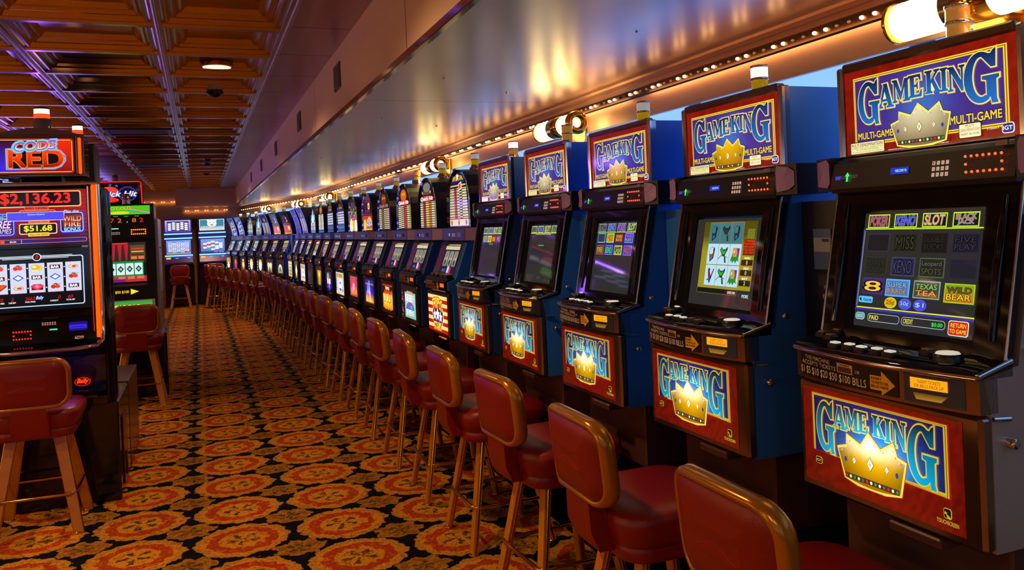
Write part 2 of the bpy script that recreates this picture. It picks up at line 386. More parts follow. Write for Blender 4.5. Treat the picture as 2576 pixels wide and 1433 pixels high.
class Art:
    """draws on a panel given by origin O, right U, up V (metres) and normal N; an optional bow(u) pushes points out"""
    def __init__(s, mb, O, U=(1, 0, 0), V=(0, 0, 1), N=(0, -1, 0), step=0.0006, bow=None, gain=None, mi=0):
        s.mb, s.O, s.U, s.V, s.N, s.step, s.bow, s.gain, s.mi = mb, Vector(O), Vector(U), Vector(V).normalized(), Vector(N).normalized(), step, bow, gain, mi
    def P(s, u, v, l):
        p = s.O + s.U * u + s.V * v + s.N * (l * s.step)
        if s.bow: p = p + s.N * s.bow(u)
        return p
    def col(s, c, u, v):
        c = c(u, v) if callable(c) else c
        g = s.gain(u, v) if s.gain else 1.0
        return (c[0] * g, c[1] * g, c[2] * g)
    def tri(s, pts, c, l, mi=None): s.mb.face([s.P(u, v, l) for u, v in pts], s.mi if mi is None else mi, [s.col(c, u, v) for u, v in pts])
    def poly(s, poly, c, l, holes=(), mi=None):
        rings = [list(poly)] + [list(h) for h in holes]; flat = [p for r in rings for p in r]
        for t in tessellate_polygon([[Vector((p[0], p[1], 0)) for p in r] for r in rings]):
            a, b, d = [flat[i] for i in t]
            if (b[0] - a[0]) * (d[1] - a[1]) - (d[0] - a[0]) * (b[1] - a[1]) < 0: b, d = d, b
            s.tri([a, b, d], c, l, mi)
    def rect(s, u0, v0, u1, v1, c, l, nx=1, ny=1, mi=None):
        for i in range(nx):
            for j in range(ny):
                a, b = u0 + (u1 - u0) * i / nx, u0 + (u1 - u0) * (i + 1) / nx; d, e = v0 + (v1 - v0) * j / ny, v0 + (v1 - v0) * (j + 1) / ny
                s.tri([(a, d), (b, d), (b, e), (a, e)], c, l, mi)
    def frame(s, u0, v0, u1, v1, w, c, l, nx=1):
        s.rect(u0, v0, u1, v0 + w, c, l, nx); s.rect(u0, v1 - w, u1, v1, c, l, nx); s.rect(u0, v0 + w, u0 + w, v1 - w, c, l); s.rect(u1 - w, v0 + w, u1, v1 - w, c, l)
    def ell(s, cu, cv, ru, rv, c, l, n=20, a0=0, a1=2 * PI, hole=0.0):
        for k in range(n):
            t0, t1 = a0 + (a1 - a0) * k / n, a0 + (a1 - a0) * (k + 1) / n
            p0, p1 = (cu + ru * math.cos(t0), cv + rv * math.sin(t0)), (cu + ru * math.cos(t1), cv + rv * math.sin(t1))
            if hole:
                q0, q1 = (cu + hole * ru * math.cos(t0), cv + hole * rv * math.sin(t0)), (cu + hole * ru * math.cos(t1), cv + hole * rv * math.sin(t1)); s.tri([q0, p0, p1, q1], c, l)
            else: s.tri([(cu, cv), p0, p1], c, l)
    def rrect(s, u0, v0, u1, v1, r, c, l, hole=None):
        def ring(a, b, d, e, r):
            o = []
            for (x, y, t) in ((d - r, b + r, -PI / 2), (d - r, e - r, 0), (a + r, e - r, PI / 2), (a + r, b + r, PI)):
                for k in range(5): o.append((x + r * math.cos(t + PI / 8 * k), y + r * math.sin(t + PI / 8 * k)))
            return o
        if hole:
            A, B = ring(u0, v0, u1, v1, r), ring(u0 + hole, v0 + hole, u1 - hole, v1 - hole, max(r - hole, 0.0005)); n = len(A)
            for i in range(n): s.tri([B[i], A[i], A[(i + 1) % n], B[(i + 1) % n]], c, l)
        else: s.poly(ring(u0, v0, u1, v1, r), c, l)
    def text(s, txt, u0, v0, u1, v1, c, l, bold=0.0, shear=0.0, warp=None):
        """fills the box u0..u1, v0..v1 with the words; bold thickens the strokes"""
        V, F, bb = text_tris(txt, shear)
        sx = (u1 - u0) / (bb[1] - bb[0]); sy = (v1 - v0) / (bb[3] - bb[2])
        offs = [(0, 0)]
        if bold > 0.008:
            n = 4 if bold < 0.04 else 8; offs = [(bold * math.cos(2 * PI * k / n + PI / n), bold * math.sin(2 * PI * k / n + PI / n)) for k in range(n)]
        for ox, oy in offs:
            Q = []
            for x, y in V:
                q = (u0 + (x - bb[0] + ox) * sx, v0 + (y - bb[2] + oy) * sy); Q.append(warp(*q) if warp else q)
            for f in F: s.tri([Q[i] for i in f], c, l)
    def outlined(s, txt, u0, v0, u1, v1, c, oc, l, ow=0.04, bold=0.01, shear=0.0, warp=None):
        s.text(txt, u0, v0, u1, v1, oc, l, bold + ow + 0.02, shear, warp=warp); s.text(txt, u0, v0, u1, v1, c, l + 1, bold, shear, warp=warp)
def vgrad(a, b, v0, v1):
    def f(u, v):
        t = max(0, min(1, (v - v0) / (v1 - v0))); return tuple(x * (1 - t) + y * t for x, y in zip(a, b))
    return f
YEL = rgb(240, 205, 50); GOLD = rgb(225, 175, 40); WHT = rgb(250, 248, 240); BLK = (0.004, 0.004, 0.005); RED = rgb(215, 30, 15); CREAM = rgb(245, 232, 165)
# ------------------------------------------------------------------ the curly serif lettering of the crown machines
def _arc(cx, cy, rx, ry, a0, a1, n=14):
    return [(cx + rx * math.cos(math.radians(a0 + (a1 - a0) * i / n)), cy + ry * math.sin(math.radians(a0 + (a1 - a0) * i / n))) for i in range(n + 1)]
GL = {
 'G': ([(0.80, 0.66), (0.93, 0.66), (0.95, 1.04), (0.86, 1.00), (0.80, 0.94)] + _arc(0.50, 0.48, 0.48, 0.53, 62, 296, 20) + [(0.76, 0.06), (0.80, -0.08), (0.98, -0.08), (0.94, 0.02), (0.94, 0.40), (1.02, 0.43), (1.02, 0.50), (0.54, 0.50), (0.54, 0.43), (0.66, 0.40), (0.66, 0.10)] + _arc(0.52, 0.49, 0.25, 0.41, 290, 84, 16), [], 1.02),
 'A': ([(-0.04, 0), (-0.04, 0.08), (0.06, 0.10), (0.36, 0.94), (0.30, 1.0), (0.58, 1.0), (0.86, 0.10), (0.96, 0.08), (0.96, 0), (0.50, 0), (0.50, 0.08), (0.60, 0.10), (0.55, 0.27), (0.26, 0.27), (0.20, 0.10), (0.30, 0.08), (0.30, 0)], [[(0.30, 0.37), (0.51, 0.37), (0.42, 0.68)]], 0.92),
 'M': ([(0, 0), (0, 0.08), (0.10, 0.11), (0.10, 0.89), (0, 0.92), (0, 1), (0.32, 1), (0.56, 0.45), (0.80, 1), (1.12, 1), (1.12, 0.92), (1.02, 0.89), (1.02, 0.11), (1.12, 0.08), (1.12, 0), (0.68, 0), (0.68, 0.08), (0.78, 0.11), (0.78, 0.62), (0.56, 0.10), (0.50, 0.10), (0.22, 0.70), (0.22, 0.11), (0.32, 0.08), (0.32, 0)], [], 1.12),
 'E': ([(0, 0), (0, 0.08), (0.10, 0.11), (0.10, 0.89), (0, 0.92), (0, 1), (0.74, 1), (0.76, 0.72), (0.68, 0.72), (0.60, 0.88), (0.36, 0.88), (0.36, 0.56), (0.48, 0.58), (0.52, 0.68), (0.58, 0.68), (0.58, 0.34), (0.52, 0.34), (0.48, 0.44), (0.36, 0.46), (0.36, 0.12), (0.62, 0.12), (0.74, 0.32), (0.82, 0.32), (0.78, 0)], [], 0.80),
 'K': ([(0, 0), (0, 0.08), (0.10, 0.11), (0.10, 0.89), (0, 0.92), (0, 1), (0.44, 1), (0.44, 0.92), (0.36, 0.89), (0.36, 0.58), (0.62, 0.89), (0.54, 0.92), (0.54, 1), (0.88, 1), (0.88, 0.92), (0.78, 0.90), (0.54, 0.62), (0.84, 0.10), (0.94, 0.08), (0.94, 0), (0.50, 0), (0.50, 0.08), (0.58, 0.10), (0.40, 0.46), (0.36, 0.42), (0.36, 0.11), (0.44, 0.08), (0.44, 0)], [], 0.92),
 'I': ([(0, 0), (0, 0.08), (0.10, 0.11), (0.10, 0.89), (0, 0.92), (0, 1), (0.46, 1), (0.46, 0.92), (0.36, 0.89), (0.36, 0.11), (0.46, 0.08), (0.46, 0)], [], 0.46),
 'N': ([(0, 0), (0, 0.08), (0.10, 0.11), (0.10, 0.89), (0, 0.92), (0, 1), (0.34, 1), (0.76, 0.40), (0.76, 0.89), (0.66, 0.92), (0.66, 1), (0.98, 1), (0.98, 0.92), (0.88, 0.89), (0.88, -0.04), (0.76, -0.04), (0.22, 0.72), (0.22, 0.11), (0.32, 0.08), (0.32, 0)], [], 0.98),
}
def glyph(art, ch, u0, v0, w, h, l, fill, rim, rim2, ow, shear_v=0.0):
    out, holes, gw = GL[ch]
    def T(p): x = u0 + p[0] / gw * w; return (x, v0 + p[1] * h + (x - u0) * shear_v)
    O = [T(p) for p in out]; H = [[T(p) for p in h_] for h_ in holes]
    art.poly(poly_offset(O, ow), rim, l); art.poly(poly_offset(O, ow * 0.45), rim2, l + 1)
    art.poly(O, fill(v0, h), l + 2, H)
    def inner(v0_, h_):
        g = fill(v0_, h_); return lambda u, v: tuple(min(1, x * 1.6 + 0.03) for x in g(u, v))
    return O
def logo(art, u0, v0, w, h, hot=1.0, dip=-1.0, l=3):
    """GAME KING between two tall G's; dip<0 sags in the middle like the lower glass"""
    fill = lambda v, hh: vgrad(rgb(0, 175, 225), rgb(4, 30, 62), v, v + hh)
    rim = rgb(235, 175, 10); rim2 = rgb(250, 228, 90)
    lay = [('G', 0.000, -0.06, 0.170, 1.04), ('A', 0.160, 0.46, 0.108, 0.50), ('M', 0.262, 0.50, 0.122, 0.46), ('E', 0.380, 0.52, 0.082, 0.44), ('K', 0.500, 0.52, 0.098, 0.44), ('I', 0.600, 0.48, 0.050, 0.48), ('N', 0.655, 0.42, 0.110, 0.54), ('G', 0.772, -0.10, 0.215, 1.10)]
    for ch, x, y, ww, hh in lay:
        big = ch == 'G'
        glyph(art, ch, u0 + x * w, v0 + y * h, ww * w, hh * h, l + (3 if big else 0), fill, rim, rim2, (0.034 if big else 0.026) * h)
def crown(art, cx, v0, w, h, l, hot=False, silver=False):
    top = [(-0.5, 0.62), (-0.36, 0.70), (-0.35, 0.92), (-0.14, 0.78), (-0.02, 1.06), (0.15, 0.80), (0.33, 1.0), (0.38, 0.76), (0.5, 0.70)]
    P = [(cx - 0.40 * w, v0 + 0.04 * h)] + [(cx + (x - 0.0) * w, v0 + y * h) for x, y in top] + [(cx + 0.42 * w, v0 + 0.04 * h), (cx + 0.2 * w, v0 - 0.04 * h), (cx - 0.2 * w, v0 - 0.04 * h)]
    gold_a, gold_b = rgb(160, 104, 0), rgb(240, 190, 8)
    if silver: gold_a, gold_b = rgb(120, 96, 62), rgb(235, 222, 175)
    art.poly(poly_offset(P, 0.03 * h), rgb(200, 30, 10) if hot else rgb(40, 25, 10), l); art.poly(poly_offset(P, 0.018 * h), rgb(250, 225, 90), l + 1)
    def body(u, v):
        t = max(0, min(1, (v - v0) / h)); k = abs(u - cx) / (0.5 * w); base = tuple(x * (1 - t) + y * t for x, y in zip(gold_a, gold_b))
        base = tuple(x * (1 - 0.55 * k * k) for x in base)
        return tuple(min(1.6, x + (2.2 * max(0, t - 0.52) * (1 - 0.8 * k) if hot else 0)) for x in base)  # white backlight glow painted into the upper crown
    tx = [(cx + x * w, v0 + (y - 0.035) * h) for x, y in top]
    def edge(x):
        for (x0, y0), (x1, y1) in zip(tx, tx[1:]):
            if x <= x1 or x1 == tx[-1][0]: return y0 + (y1 - y0) * (x - x0) / (x1 - x0)
    NX, NY = 32, 7; xa, xb = tx[0][0] + 0.012 * w, tx[-1][0] - 0.012 * w
    def pt(i, j):
        t = i / NX; X = xa + (xb - xa) * t; Yt = edge(X); Xb = cx + (-0.385 + 0.79 * t) * w; Yb = v0 + (0.05 - 0.07 * math.sin(PI * t)) * h; q = j / NY
        return (Xb + (X - Xb) * q, Yb + (Yt - Yb) * q)
    for i in range(NX):
        for j in range(NY): art.tri([pt(i, j), pt(i + 1, j), pt(i + 1, j + 1), pt(i, j + 1)], body, l + 2)
    for i in range(len(top) - 1):      # jewelled rim along the points
        (x0, y0), (x1, y1) = top[i], top[i + 1]
        for k in range(1, 4):
            t = k / 4; x = cx + (x0 + (x1 - x0) * t) * w; y = v0 + (y0 + (y1 - y0) * t - 0.075) * h; r = 0.016 * h
            art.poly([(x - r, y), (x, y - r), (x + r, y), (x, y + r)], (rgb(230, 60, 90), rgb(90, 200, 170), rgb(250, 250, 250))[(i + k) % 3], l + 3)
    for dx, dy, r in ((0, 0.46, 0.15), (-0.24, 0.44, 0.085), (0.24, 0.46, 0.085)):
        x, y = cx + dx * w, v0 + dy * h; a = 0.62
        art.poly([(x - r * h * a, y), (x, y - r * h), (x + r * h * a, y), (x, y + r * h)], rgb(120, 85, 15), l + 3)
        r *= 0.82; art.poly([(x - r * h * a, y), (x, y - r * h), (x + r * h * a, y), (x, y + r * h)], rgb(255, 250, 215), l + 4)
        r *= 0.5; art.poly([(x - r * h * a, y), (x, y - r * h), (x + r * h * a, y), (x, y + r * h)], rgb(185, 165, 110), l + 5)
    for dx in (-0.37, 0.38): art.ell(cx + dx * w, v0 + 0.42 * h, 0.022 * w, 0.055 * h, rgb(20, 60, 150), l + 4, 10)
    art.rect(cx - 0.385 * w, v0 + 0.05 * h, cx + 0.40 * w, v0 + 0.155 * h, rgb(70, 52, 14), l + 4)
    cols = (rgb(200, 40, 50), rgb(240, 240, 230), rgb(30, 150, 90), rgb(235, 230, 220), rgb(90, 90, 150))
    for k in range(13): art.ell(cx + (-0.36 + 0.0615 * k) * w, v0 + 0.102 * h, 0.017 * w, 0.034 * h, cols[k % 5], l + 5, 8)
def damask(art, u0, v0, u1, v1, nx, ny, l=0, hotc=None):
    rnd = random.Random(3); base = rgb(128, 18, 6)
    sh = {}
    def c(u, v):
        k = (round(u, 4), round(v, 4))
        if k not in sh: sh[k] = 0.65 + 0.6 * rnd.random()
        return tuple(x * sh[k] for x in base)
    art.rect(u0, v0, u1, v1, c, l, nx, ny)
def igt_badge(art, cx, cy_, r, l, light=False):
    art.rrect(cx - r, cy_ - r * 0.8, cx + r, cy_ + r * 0.8, r * 0.45, YEL if not light else WHT, l); art.rrect(cx - r * 0.88, cy_ - r * 0.68, cx + r * 0.88, cy_ + r * 0.68, r * 0.38, BLK if not light else rgb(30, 40, 120), l + 1)
    art.text('IGT', cx - r * 0.75, cy_ - r * 0.3, cx + r * 0.75, cy_ + r * 0.3, YEL if not light else WHT, l + 2, 0.02)
def gk_belly(mb):
    hot = lambda u, v: 0.50 + 0.85 * math.exp(-((u - 0.0) ** 2 / 0.012 + (v - 0.125) ** 2 / 0.006))  # backlight falloff of the glass, multiplied into the art colours
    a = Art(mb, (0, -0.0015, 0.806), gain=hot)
    damask(a, -0.247, 0.012, 0.222, 0.250, 40, 20)
    # blue field, cut around the crown, inside a double gold border
    def field(d): return [(-0.205 - d, 0.098 - d * 0.6), (-0.205 - d, 0.232 + d * 0.6), (0.178 + d, 0.232 + d * 0.6), (0.178 + d, 0.088 - d * 0.6)]
    a.poly(field(0.012), rgb(190, 35, 10), 1); a.poly(field(0.008), YEL, 2); a.poly(field(0.005), rgb(120, 80, 10), 3); a.poly(field(0.0035), YEL, 4)
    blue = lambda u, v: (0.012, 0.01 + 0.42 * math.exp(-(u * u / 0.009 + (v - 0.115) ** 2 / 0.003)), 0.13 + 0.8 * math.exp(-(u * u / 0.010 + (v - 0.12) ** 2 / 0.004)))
    a.rect(-0.205, 0.093, 0.178, 0.232, blue, 5, 16, 8)
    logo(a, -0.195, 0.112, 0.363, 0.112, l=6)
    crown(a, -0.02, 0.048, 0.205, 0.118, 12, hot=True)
    igt_badge(a, -0.197, 0.068, 0.011, 2)
    a.rrect(0.170, 0.040, 0.190, 0.062, 0.005, YEL, 2); a.rrect(0.1715, 0.0415, 0.1885, 0.0605, 0.004, BLK, 3)
    a.poly([(0.176, 0.056), (0.1775, 0.053), (0.181, 0.053), (0.178, 0.051), (0.180, 0.047), (0.176, 0.0497), (0.173, 0.048), (0.174, 0.0515), (0.172, 0.054), (0.1752, 0.0535)], YEL, 4)
    a.poly([(0.179, 0.050), (0.189, 0.043), (0.186, 0.039), (0.178, 0.044)], YEL, 4)
    a.text('TOUCHSCREEN', 0.152, 0.027, 0.206, 0.0355, YEL, 2, 0.01)
def gk_topglass(mb, silver=False):
    a = Art(mb, (0, 0.1735, 1.643)); w = 0.485; u0, u1 = -0.243, 0.243
    damask(a, u0, 0, u1, 0.218, 40, 16)
    a.rect(-0.213, 0.022, 0.222, 0.198, YEL, 1); a.rect(-0.210, 0.025, 0.219, 0.195, rgb(120, 70, 10), 2); a.rect(-0.208, 0.027, 0.217, 0.193, YEL, 3)
    blue = lambda u, v: (0.045, 0.02 + 0.12 * math.exp(-((u) ** 2 / 0.004 + (v - 0.10) ** 2 / 0.004)), 0.20 + 0.30 * math.exp(-((u) ** 2 / 0.006 + (v - 0.1) ** 2 / 0.004)))
    a.rect(-0.205, 0.030, 0.214, 0.190, blue, 4, 16, 8)
    # logo arched upward
    fill = lambda v, hh: vgrad(rgb(16, 104, 190), rgb(4, 28, 84), v, v + hh)
    rim = rgb(235, 180, 30); rim2 = rgb(250, 235, 140)
    for ch, x, y, ww, hh in [('G', 0.015, 0.04, 0.175, 0.94), ('A', 0.175, 0.30, 0.115, 0.56), ('M', 0.285, 0.37, 0.130, 0.52), ('E', 0.405, 0.41, 0.095, 0.50), ('K', 0.522, 0.43, 0.105, 0.50), ('I', 0.624, 0.42, 0.050, 0.50), ('N', 0.674, 0.38, 0.110, 0.52), ('G', 0.775, 0.08, 0.215, 0.98)]:
        glyph(a, ch, -0.200 + x * 0.41, 0.075 + y * 0.108, ww * 0.41, hh * 0.108, 8 if ch == 'G' else 5, fill, rim, rim2, 0.0034)
    a.text('MULTI-GAME', -0.200, 0.036, -0.086, 0.055, BLK, 5, 0.05); a.text('MULTI-GAME', -0.199, 0.037, -0.087, 0.054, YEL, 6, 0.02)
    a.text('MULTI-GAME', 0.076, 0.040, 0.208, 0.061, BLK, 5, 0.05); a.text('MULTI-GAME', 0.077, 0.041, 0.207, 0.060, YEL, 6, 0.02)
    crown(a, -0.002, 0.006, 0.170, 0.092, 12, silver=silver)
    a.rrect(-0.228, 0.000, -0.114, 0.032, 0.002, BLK, 5); a.rrect(-0.226, 0.002, -0.116, 0.030, 0.002, rgb(235, 225, 160), 6)
    a.text('MULTI DENOMINATION!', -0.223, 0.0195, -0.119, 0.0275, rgb(90, 20, 20), 7, 0.01)
    a.text('REDEEM TICKET WITH CASHIER OR USE', -0.221, 0.0145, -0.121, 0.0175, BLK, 7); a.text('AT OTHER MACHINES', -0.207, 0.010, -0.133, 0.0128, BLK, 7); a.text('ALL WINS PAID BY MACHINE OR ATTENDANT', -0.221, 0.0045, -0.121, 0.0068, BLK, 7)
    a.rrect(0.099, 0.006, 0.157, 0.040, 0.003, BLK, 5); a.rrect(0.101, 0.008, 0.155, 0.038, 0.003, rgb(240, 232, 180), 6)
    a.text('MULTI', 0.117, 0.030, 0.138, 0.0365, rgb(150, 60, 30), 7); a.text('DENOMINATION!', 0.104, 0.0215, 0.152, 0.0280, rgb(150, 60, 30), 7); a.text('INSERT 25\u00a2 COIN', 0.105, 0.012, 0.151, 0.0178, BLK, 7)
    igt_badge(a, 0.218, 0.018, 0.0145, 2, True)
    a.text('MALFUNCTION VOIDS ALL PLAYS AND PAYS', -0.105, 0.0015, -0.025, 0.0040, WHT, 2); a.text('ONLY HIGHEST WINNER PAID', 0.010, 0.0025, 0.070, 0.0050, WHT, 2)
    a.text('\u00a9 Trademark of', 0.168, 0.019, 0.197, 0.0225, WHT, 2)
# ---- pictures on the sloping screens: panel of 0.34 x 0.29 m
SCR_V = Vector((0, 0.075, 0.37)).normalized(); SCR_N = Vector((0, -0.37, 0.075)).normalized()
def scr(mb, tilt_O=(0, 0.1005, 1.205)): return Art(mb, tilt_O, V=SCR_V, N=SCR_N, step=0.0005)
def scr_ground(a, c=(0.022, 0.021, 0.022)): a.rect(-0.172, 0, 0.172, 0.290, c, 0)
def menu_tabs(a, names, cols, y=0.252):
    g = rgb(190, 225, 40)
    for i, (n, c) in enumerate(zip(names, cols)):
        u = -0.160 + i * 0.083; w = 0.068
        a.frame(u, y, u + w, y + 0.034, 0.0028, g, 1)
        a.rect(u + 0.003, y + 0.003, u + w - 0.003, y + 0.031, rgb(22, 18, 22), 1)
        if n == 'BLACK JACK':
            a.outlined('BLACK', u + 0.008, y + 0.0175, u + w - 0.008, y + 0.030, c, rgb(60, 190, 170), 2, 0.04); a.outlined('JACK', u + 0.013, y + 0.004, u + w - 0.013, y + 0.016, c, rgb(60, 190, 170), 2, 0.04)
        else: a.outlined(n, u + 0.006, y + 0.006, u + w - 0.006, y + 0.029, c, rgb(110, 110, 130), 2, 0.035, 0.015, 0.15)
    a.rect(-0.166, y - 0.004, 0.172, y - 0.001, g, 1)
def tile(a, u, v, w, h, c, rim, txts, l=1):
    a.rect(u, v, u + w, v + h, rim, l); a.rect(u + 0.003, v + 0.003, u + w - 0.003, v + h - 0.003, c, l + 1)
    n = len(txts); hh = (h - 0.012) / max(n, 1)
    for i, (t, tc) in enumerate(txts): a.outlined(t, u + 0.008, v + h - 0.007 - (i + 1) * hh + 0.002, u + w - 0.008, v + h - 0.008 - i * hh, tc, (0.02, 0.02, 0.01) if callable(c) else tuple(x * 0.15 for x in c), l + 2, 0.04)
def scr_menu_near(mb):
    a = scr(mb); scr_ground(a)
    a.rect(-0.172, 0.052, -0.169, 0.25, rgb(60, 50, 200), 1); a.rect(-0.168, 0.055, -0.1665, 0.245, rgb(150, 180, 40), 1)
    menu_tabs(a, ['POKER', 'KENO', 'SLOT', 'BLACK JACK'], [rgb(190, 60, 60), rgb(60, 70, 240), rgb(240, 170, 60), rgb(220, 50, 40)])
    dim = [(rgb(26, 26, 30), rgb(46, 48, 54)), (rgb(32, 32, 22), rgb(38, 40, 30)), (rgb(23, 21, 21), rgb(25, 24, 24)), (rgb(26, 26, 40), rgb(36, 36, 48))]
    nm = [[('', '')], [('MISS', rgb(50, 50, 36))], [('DOUBLE', rgb(44, 42, 34)), ('BUCKS', rgb(44, 42, 34))], [('FIVE', rgb(44, 44, 60)), ('PLAY', rgb(48, 48, 60))]]
    for i in range(4): tile(a, -0.155 + i * 0.083, 0.192, 0.070, 0.046, dim[i][0], dim[i][1], [t for t in nm[i] if t[0]])
    dim2 = [(rgb(34, 36, 28), rgb(44, 46, 36), [('POWER', rgb(50, 52, 38)), ('TOUCH', rgb(50, 52, 38))]), (rgb(34, 32, 78), rgb(62, 64, 72), [('KENO', rgb(58, 60, 70))]), (rgb(34, 36, 28), rgb(70, 88, 62), [('Leopard', rgb(90, 92, 84)), ('SPOTS', rgb(76, 80, 60))]), (rgb(30, 30, 42), rgb(36, 36, 54), [])]
    for i in range(4): tile(a, -0.155 + i * 0.083, 0.134, 0.070, 0.046, *dim2[i])
    tile(a, -0.155, 0.086, 0.066, 0.040, rgb(56, 34, 100), rgb(70, 44, 128), [('8', rgb(235, 190, 40))])
    tile(a, -0.082, 0.084, 0.072, 0.042, rgb(64, 128, 200), rgb(96, 170, 235), [('SUPER', rgb(150, 170, 190)), ('8 RACE', rgb(235, 130, 40))])
    tile(a, 0.001, 0.084, 0.074, 0.042, rgb(52, 70, 70), rgb(130, 150, 140), [('TEXAS', rgb(150, 190, 70)), ('TEA', rgb(235, 150, 60))])
    a.poly([(0.010, 0.090), (0.030, 0.100), (0.068, 0.096), (0.070, 0.088)], rgb(170, 96, 34), 3)
    tile(a, 0.086, 0.080, 0.078, 0.044, vgrad(rgb(200, 90, 20), rgb(110, 160, 20), 0.08, 0.124), rgb(160, 190, 30), [('WILD', rgb(90, 84, 30)), ('BEAR', rgb(235, 190, 30))])
    a.rrect(-0.163, 0.063, -0.118, 0.079, 0.004, rgb(90, 190, 240), 1); a.text('Volume', -0.148, 0.0665, -0.121, 0.0755, BLK, 2, 0.02, 0.2); a.poly([(-0.161, 0.071), (-0.155, 0.077), (-0.152, 0.065)], BLK, 2)
    for i, (t, c, tc) in enumerate((('25\u00a2', rgb(220, 200, 30), rgb(220, 70, 30)), ('50\u00a2', rgb(80, 90, 235), rgb(150, 200, 250)), ('$1', rgb(80, 80, 235), rgb(150, 200, 250)))):
        cu = -0.062 + i * 0.043; a.ell(cu, 0.068, 0.0185, 0.0135, c, 1); a.ell(cu, 0.068, 0.0165, 0.0115, tuple(x * 0.75 for x in c), 2); a.outlined(t, cu - 0.012, 0.062, cu + 0.012, 0.074, tc, tuple(x * 0.3 for x in c), 3, 0.03)
    a.rect(-0.168, 0.0495, 0.172, 0.0525, rgb(210, 220, 50), 1); a.rect(-0.172, 0.044, 0.172, 0.049, rgb(58, 44, 170), 1)
    a.rrect(-0.168, 0.020, -0.138, 0.038, 0.007, rgb(190, 230, 230), 1); a.rrect(-0.167, 0.021, -0.139, 0.037, 0.006, rgb(96, 140, 140), 2); a.text('CASH OUT', -0.164, 0.025, -0.142, 0.033, rgb(190, 225, 225), 3)
    for (x0, x1, t) in ((-0.128, -0.030, 'PAID'), (-0.024, 0.098, 'CREDIT')):
        a.rrect(x0, 0.018, x1, 0.038, 0.008, rgb(170, 200, 215), 1, hole=0.0012); a.text(t, x0 + 0.006, 0.0225, x0 + 0.034, 0.0335, rgb(225, 215, 90), 2, 0.01)
    a.text('$0.00', 0.062, 0.022, 0.091, 0.032, rgb(60, 230, 60), 2, 0.01)
    a.rrect(0.106, 0.008, 0.158, 0.042, 0.006, rgb(200, 220, 210), 1); a.rrect(0.108, 0.010, 0.156, 0.040, 0.005, rgb(190, 34, 20), 2)
    a.text('RETURN', 0.113, 0.027, 0.152, 0.036, YEL, 3, 0.01); a.text('TO GAME', 0.111, 0.014, 0.154, 0.023, YEL, 3, 0.01)
def bird(a, u, v, s, body, kind, l):
    """one perching bird, or a big cat, in a reel cell of size s x s*1.1"""
    def Q(pts): return [(u + x * s, v + y * s) for x, y in pts]
    br = tuple(x * 0.35 for x in rgb(90, 70, 40))
    if kind == 'tail':
        a.poly(Q([(0.25, 0.05), (0.62, 0.30), (0.70, 0.85), (0.62, 1.02), (0.52, 0.92), (0.52, 0.62), (0.30, 0.52), (0.16, 0.62), (0.18, 0.45)]), tuple(x * 0.3 for x in body), l)
        a.poly(Q([(0.30, 0.18), (0.54, 0.34), (0.60, 0.80), (0.52, 0.60), (0.30, 0.48), (0.22, 0.50)]), body, l + 1); a.poly(Q([(0.32, 0.18), (0.50, 0.28), (0.50, 0.42), (0.34, 0.34)]), rgb(40, 110, 190), l + 2)
        for k in range(9): t0, t1 = math.radians(200 - 14 * k), math.radians(186 - 14 * k); a.poly(Q([(0.42 + 0.28 * math.cos(t0), 0.72 + 0.30 * math.sin(t0)), (0.42 + 0.28 * math.cos(t1), 0.72 + 0.30 * math.sin(t1)), (0.42 + 0.26 * math.cos(t1), 0.72 + 0.27 * math.sin(t1)), (0.42 + 0.26 * math.cos(t0), 0.72 + 0.27 * math.sin(t0))]), BLK, l)
    elif kind == 'green':
        a.poly(Q([(0.08, 0.85), (0.22, 1.02), (0.40, 0.86), (0.62, 0.88), (0.86, 1.05), (0.84, 0.84), (0.62, 0.52), (0.72, 0.34), (0.80, 0.05), (0.66, 0.04), (0.56, 0.42), (0.34, 0.52), (0.18, 0.70)]), (0.003, 0.02, 0.004), l)
        a.poly(Q([(0.14, 0.86), (0.24, 0.96), (0.38, 0.80), (0.58, 0.78), (0.78, 0.92), (0.58, 0.56), (0.38, 0.56), (0.24, 0.72)]), body, l + 1)
        a.poly(Q([(0.0, 0.30), (0.30, 0.52), (0.92, 0.40), (0.92, 0.36), (0.30, 0.46), (0.02, 0.24)]), rgb(96, 88, 50), l + 2)
    elif kind == 'parrot':
        a.poly(Q([(0.22, 0.94), (0.34, 1.02), (0.46, 0.92), (0.44, 0.78), (0.56, 0.50), (0.80, 1.0), (0.86, 0.94), (0.60, 0.30), (0.52, 0.05), (0.40, 0.10), (0.34, 0.36), (0.24, 0.70)]), (0.02, 0.01, 0.02), l)
        a.poly(Q([(0.28, 0.92), (0.42, 0.90), (0.38, 0.74), (0.50, 0.44), (0.40, 0.40), (0.27, 0.68)]), body, l + 1); a.poly(Q([(0.42, 0.42), (0.52, 0.42), (0.52, 0.10), (0.44, 0.16)]), rgb(40, 80, 200), l + 2); a.poly(Q([(0.10, 0.22), (0.30, 0.34), (0.60, 0.20), (0.34, 0.24)]), rgb(110, 80, 40), l + 2)
    else:
        a.poly(Q([(0.25, 0.98), (0.90, 0.96), (0.86, 0.30), (0.20, 0.34)]), rgb(110, 40, 160), l); a.poly(Q([(0.06, 0.1), (0.18, 0.45), (0.50, 0.55), (0.82, 0.50), (0.94, 0.12), (0.74, 0.22), (0.62, 0.02), (0.48, 0.2), (0.30, 0.02), (0.24, 0.2)]), rgb(40, 130, 40), l + 1)
        a.poly(Q([(0.28, 0.98), (0.62, 0.98), (0.74, 0.66), (0.66, 0.42), (0.36, 0.42), (0.28, 0.62)]), body, l + 2); a.ell(u + 0.42 * s, v + 0.74 * s, 0.06 * s, 0.1 * s, rgb(245, 210, 130), l + 3, 10)
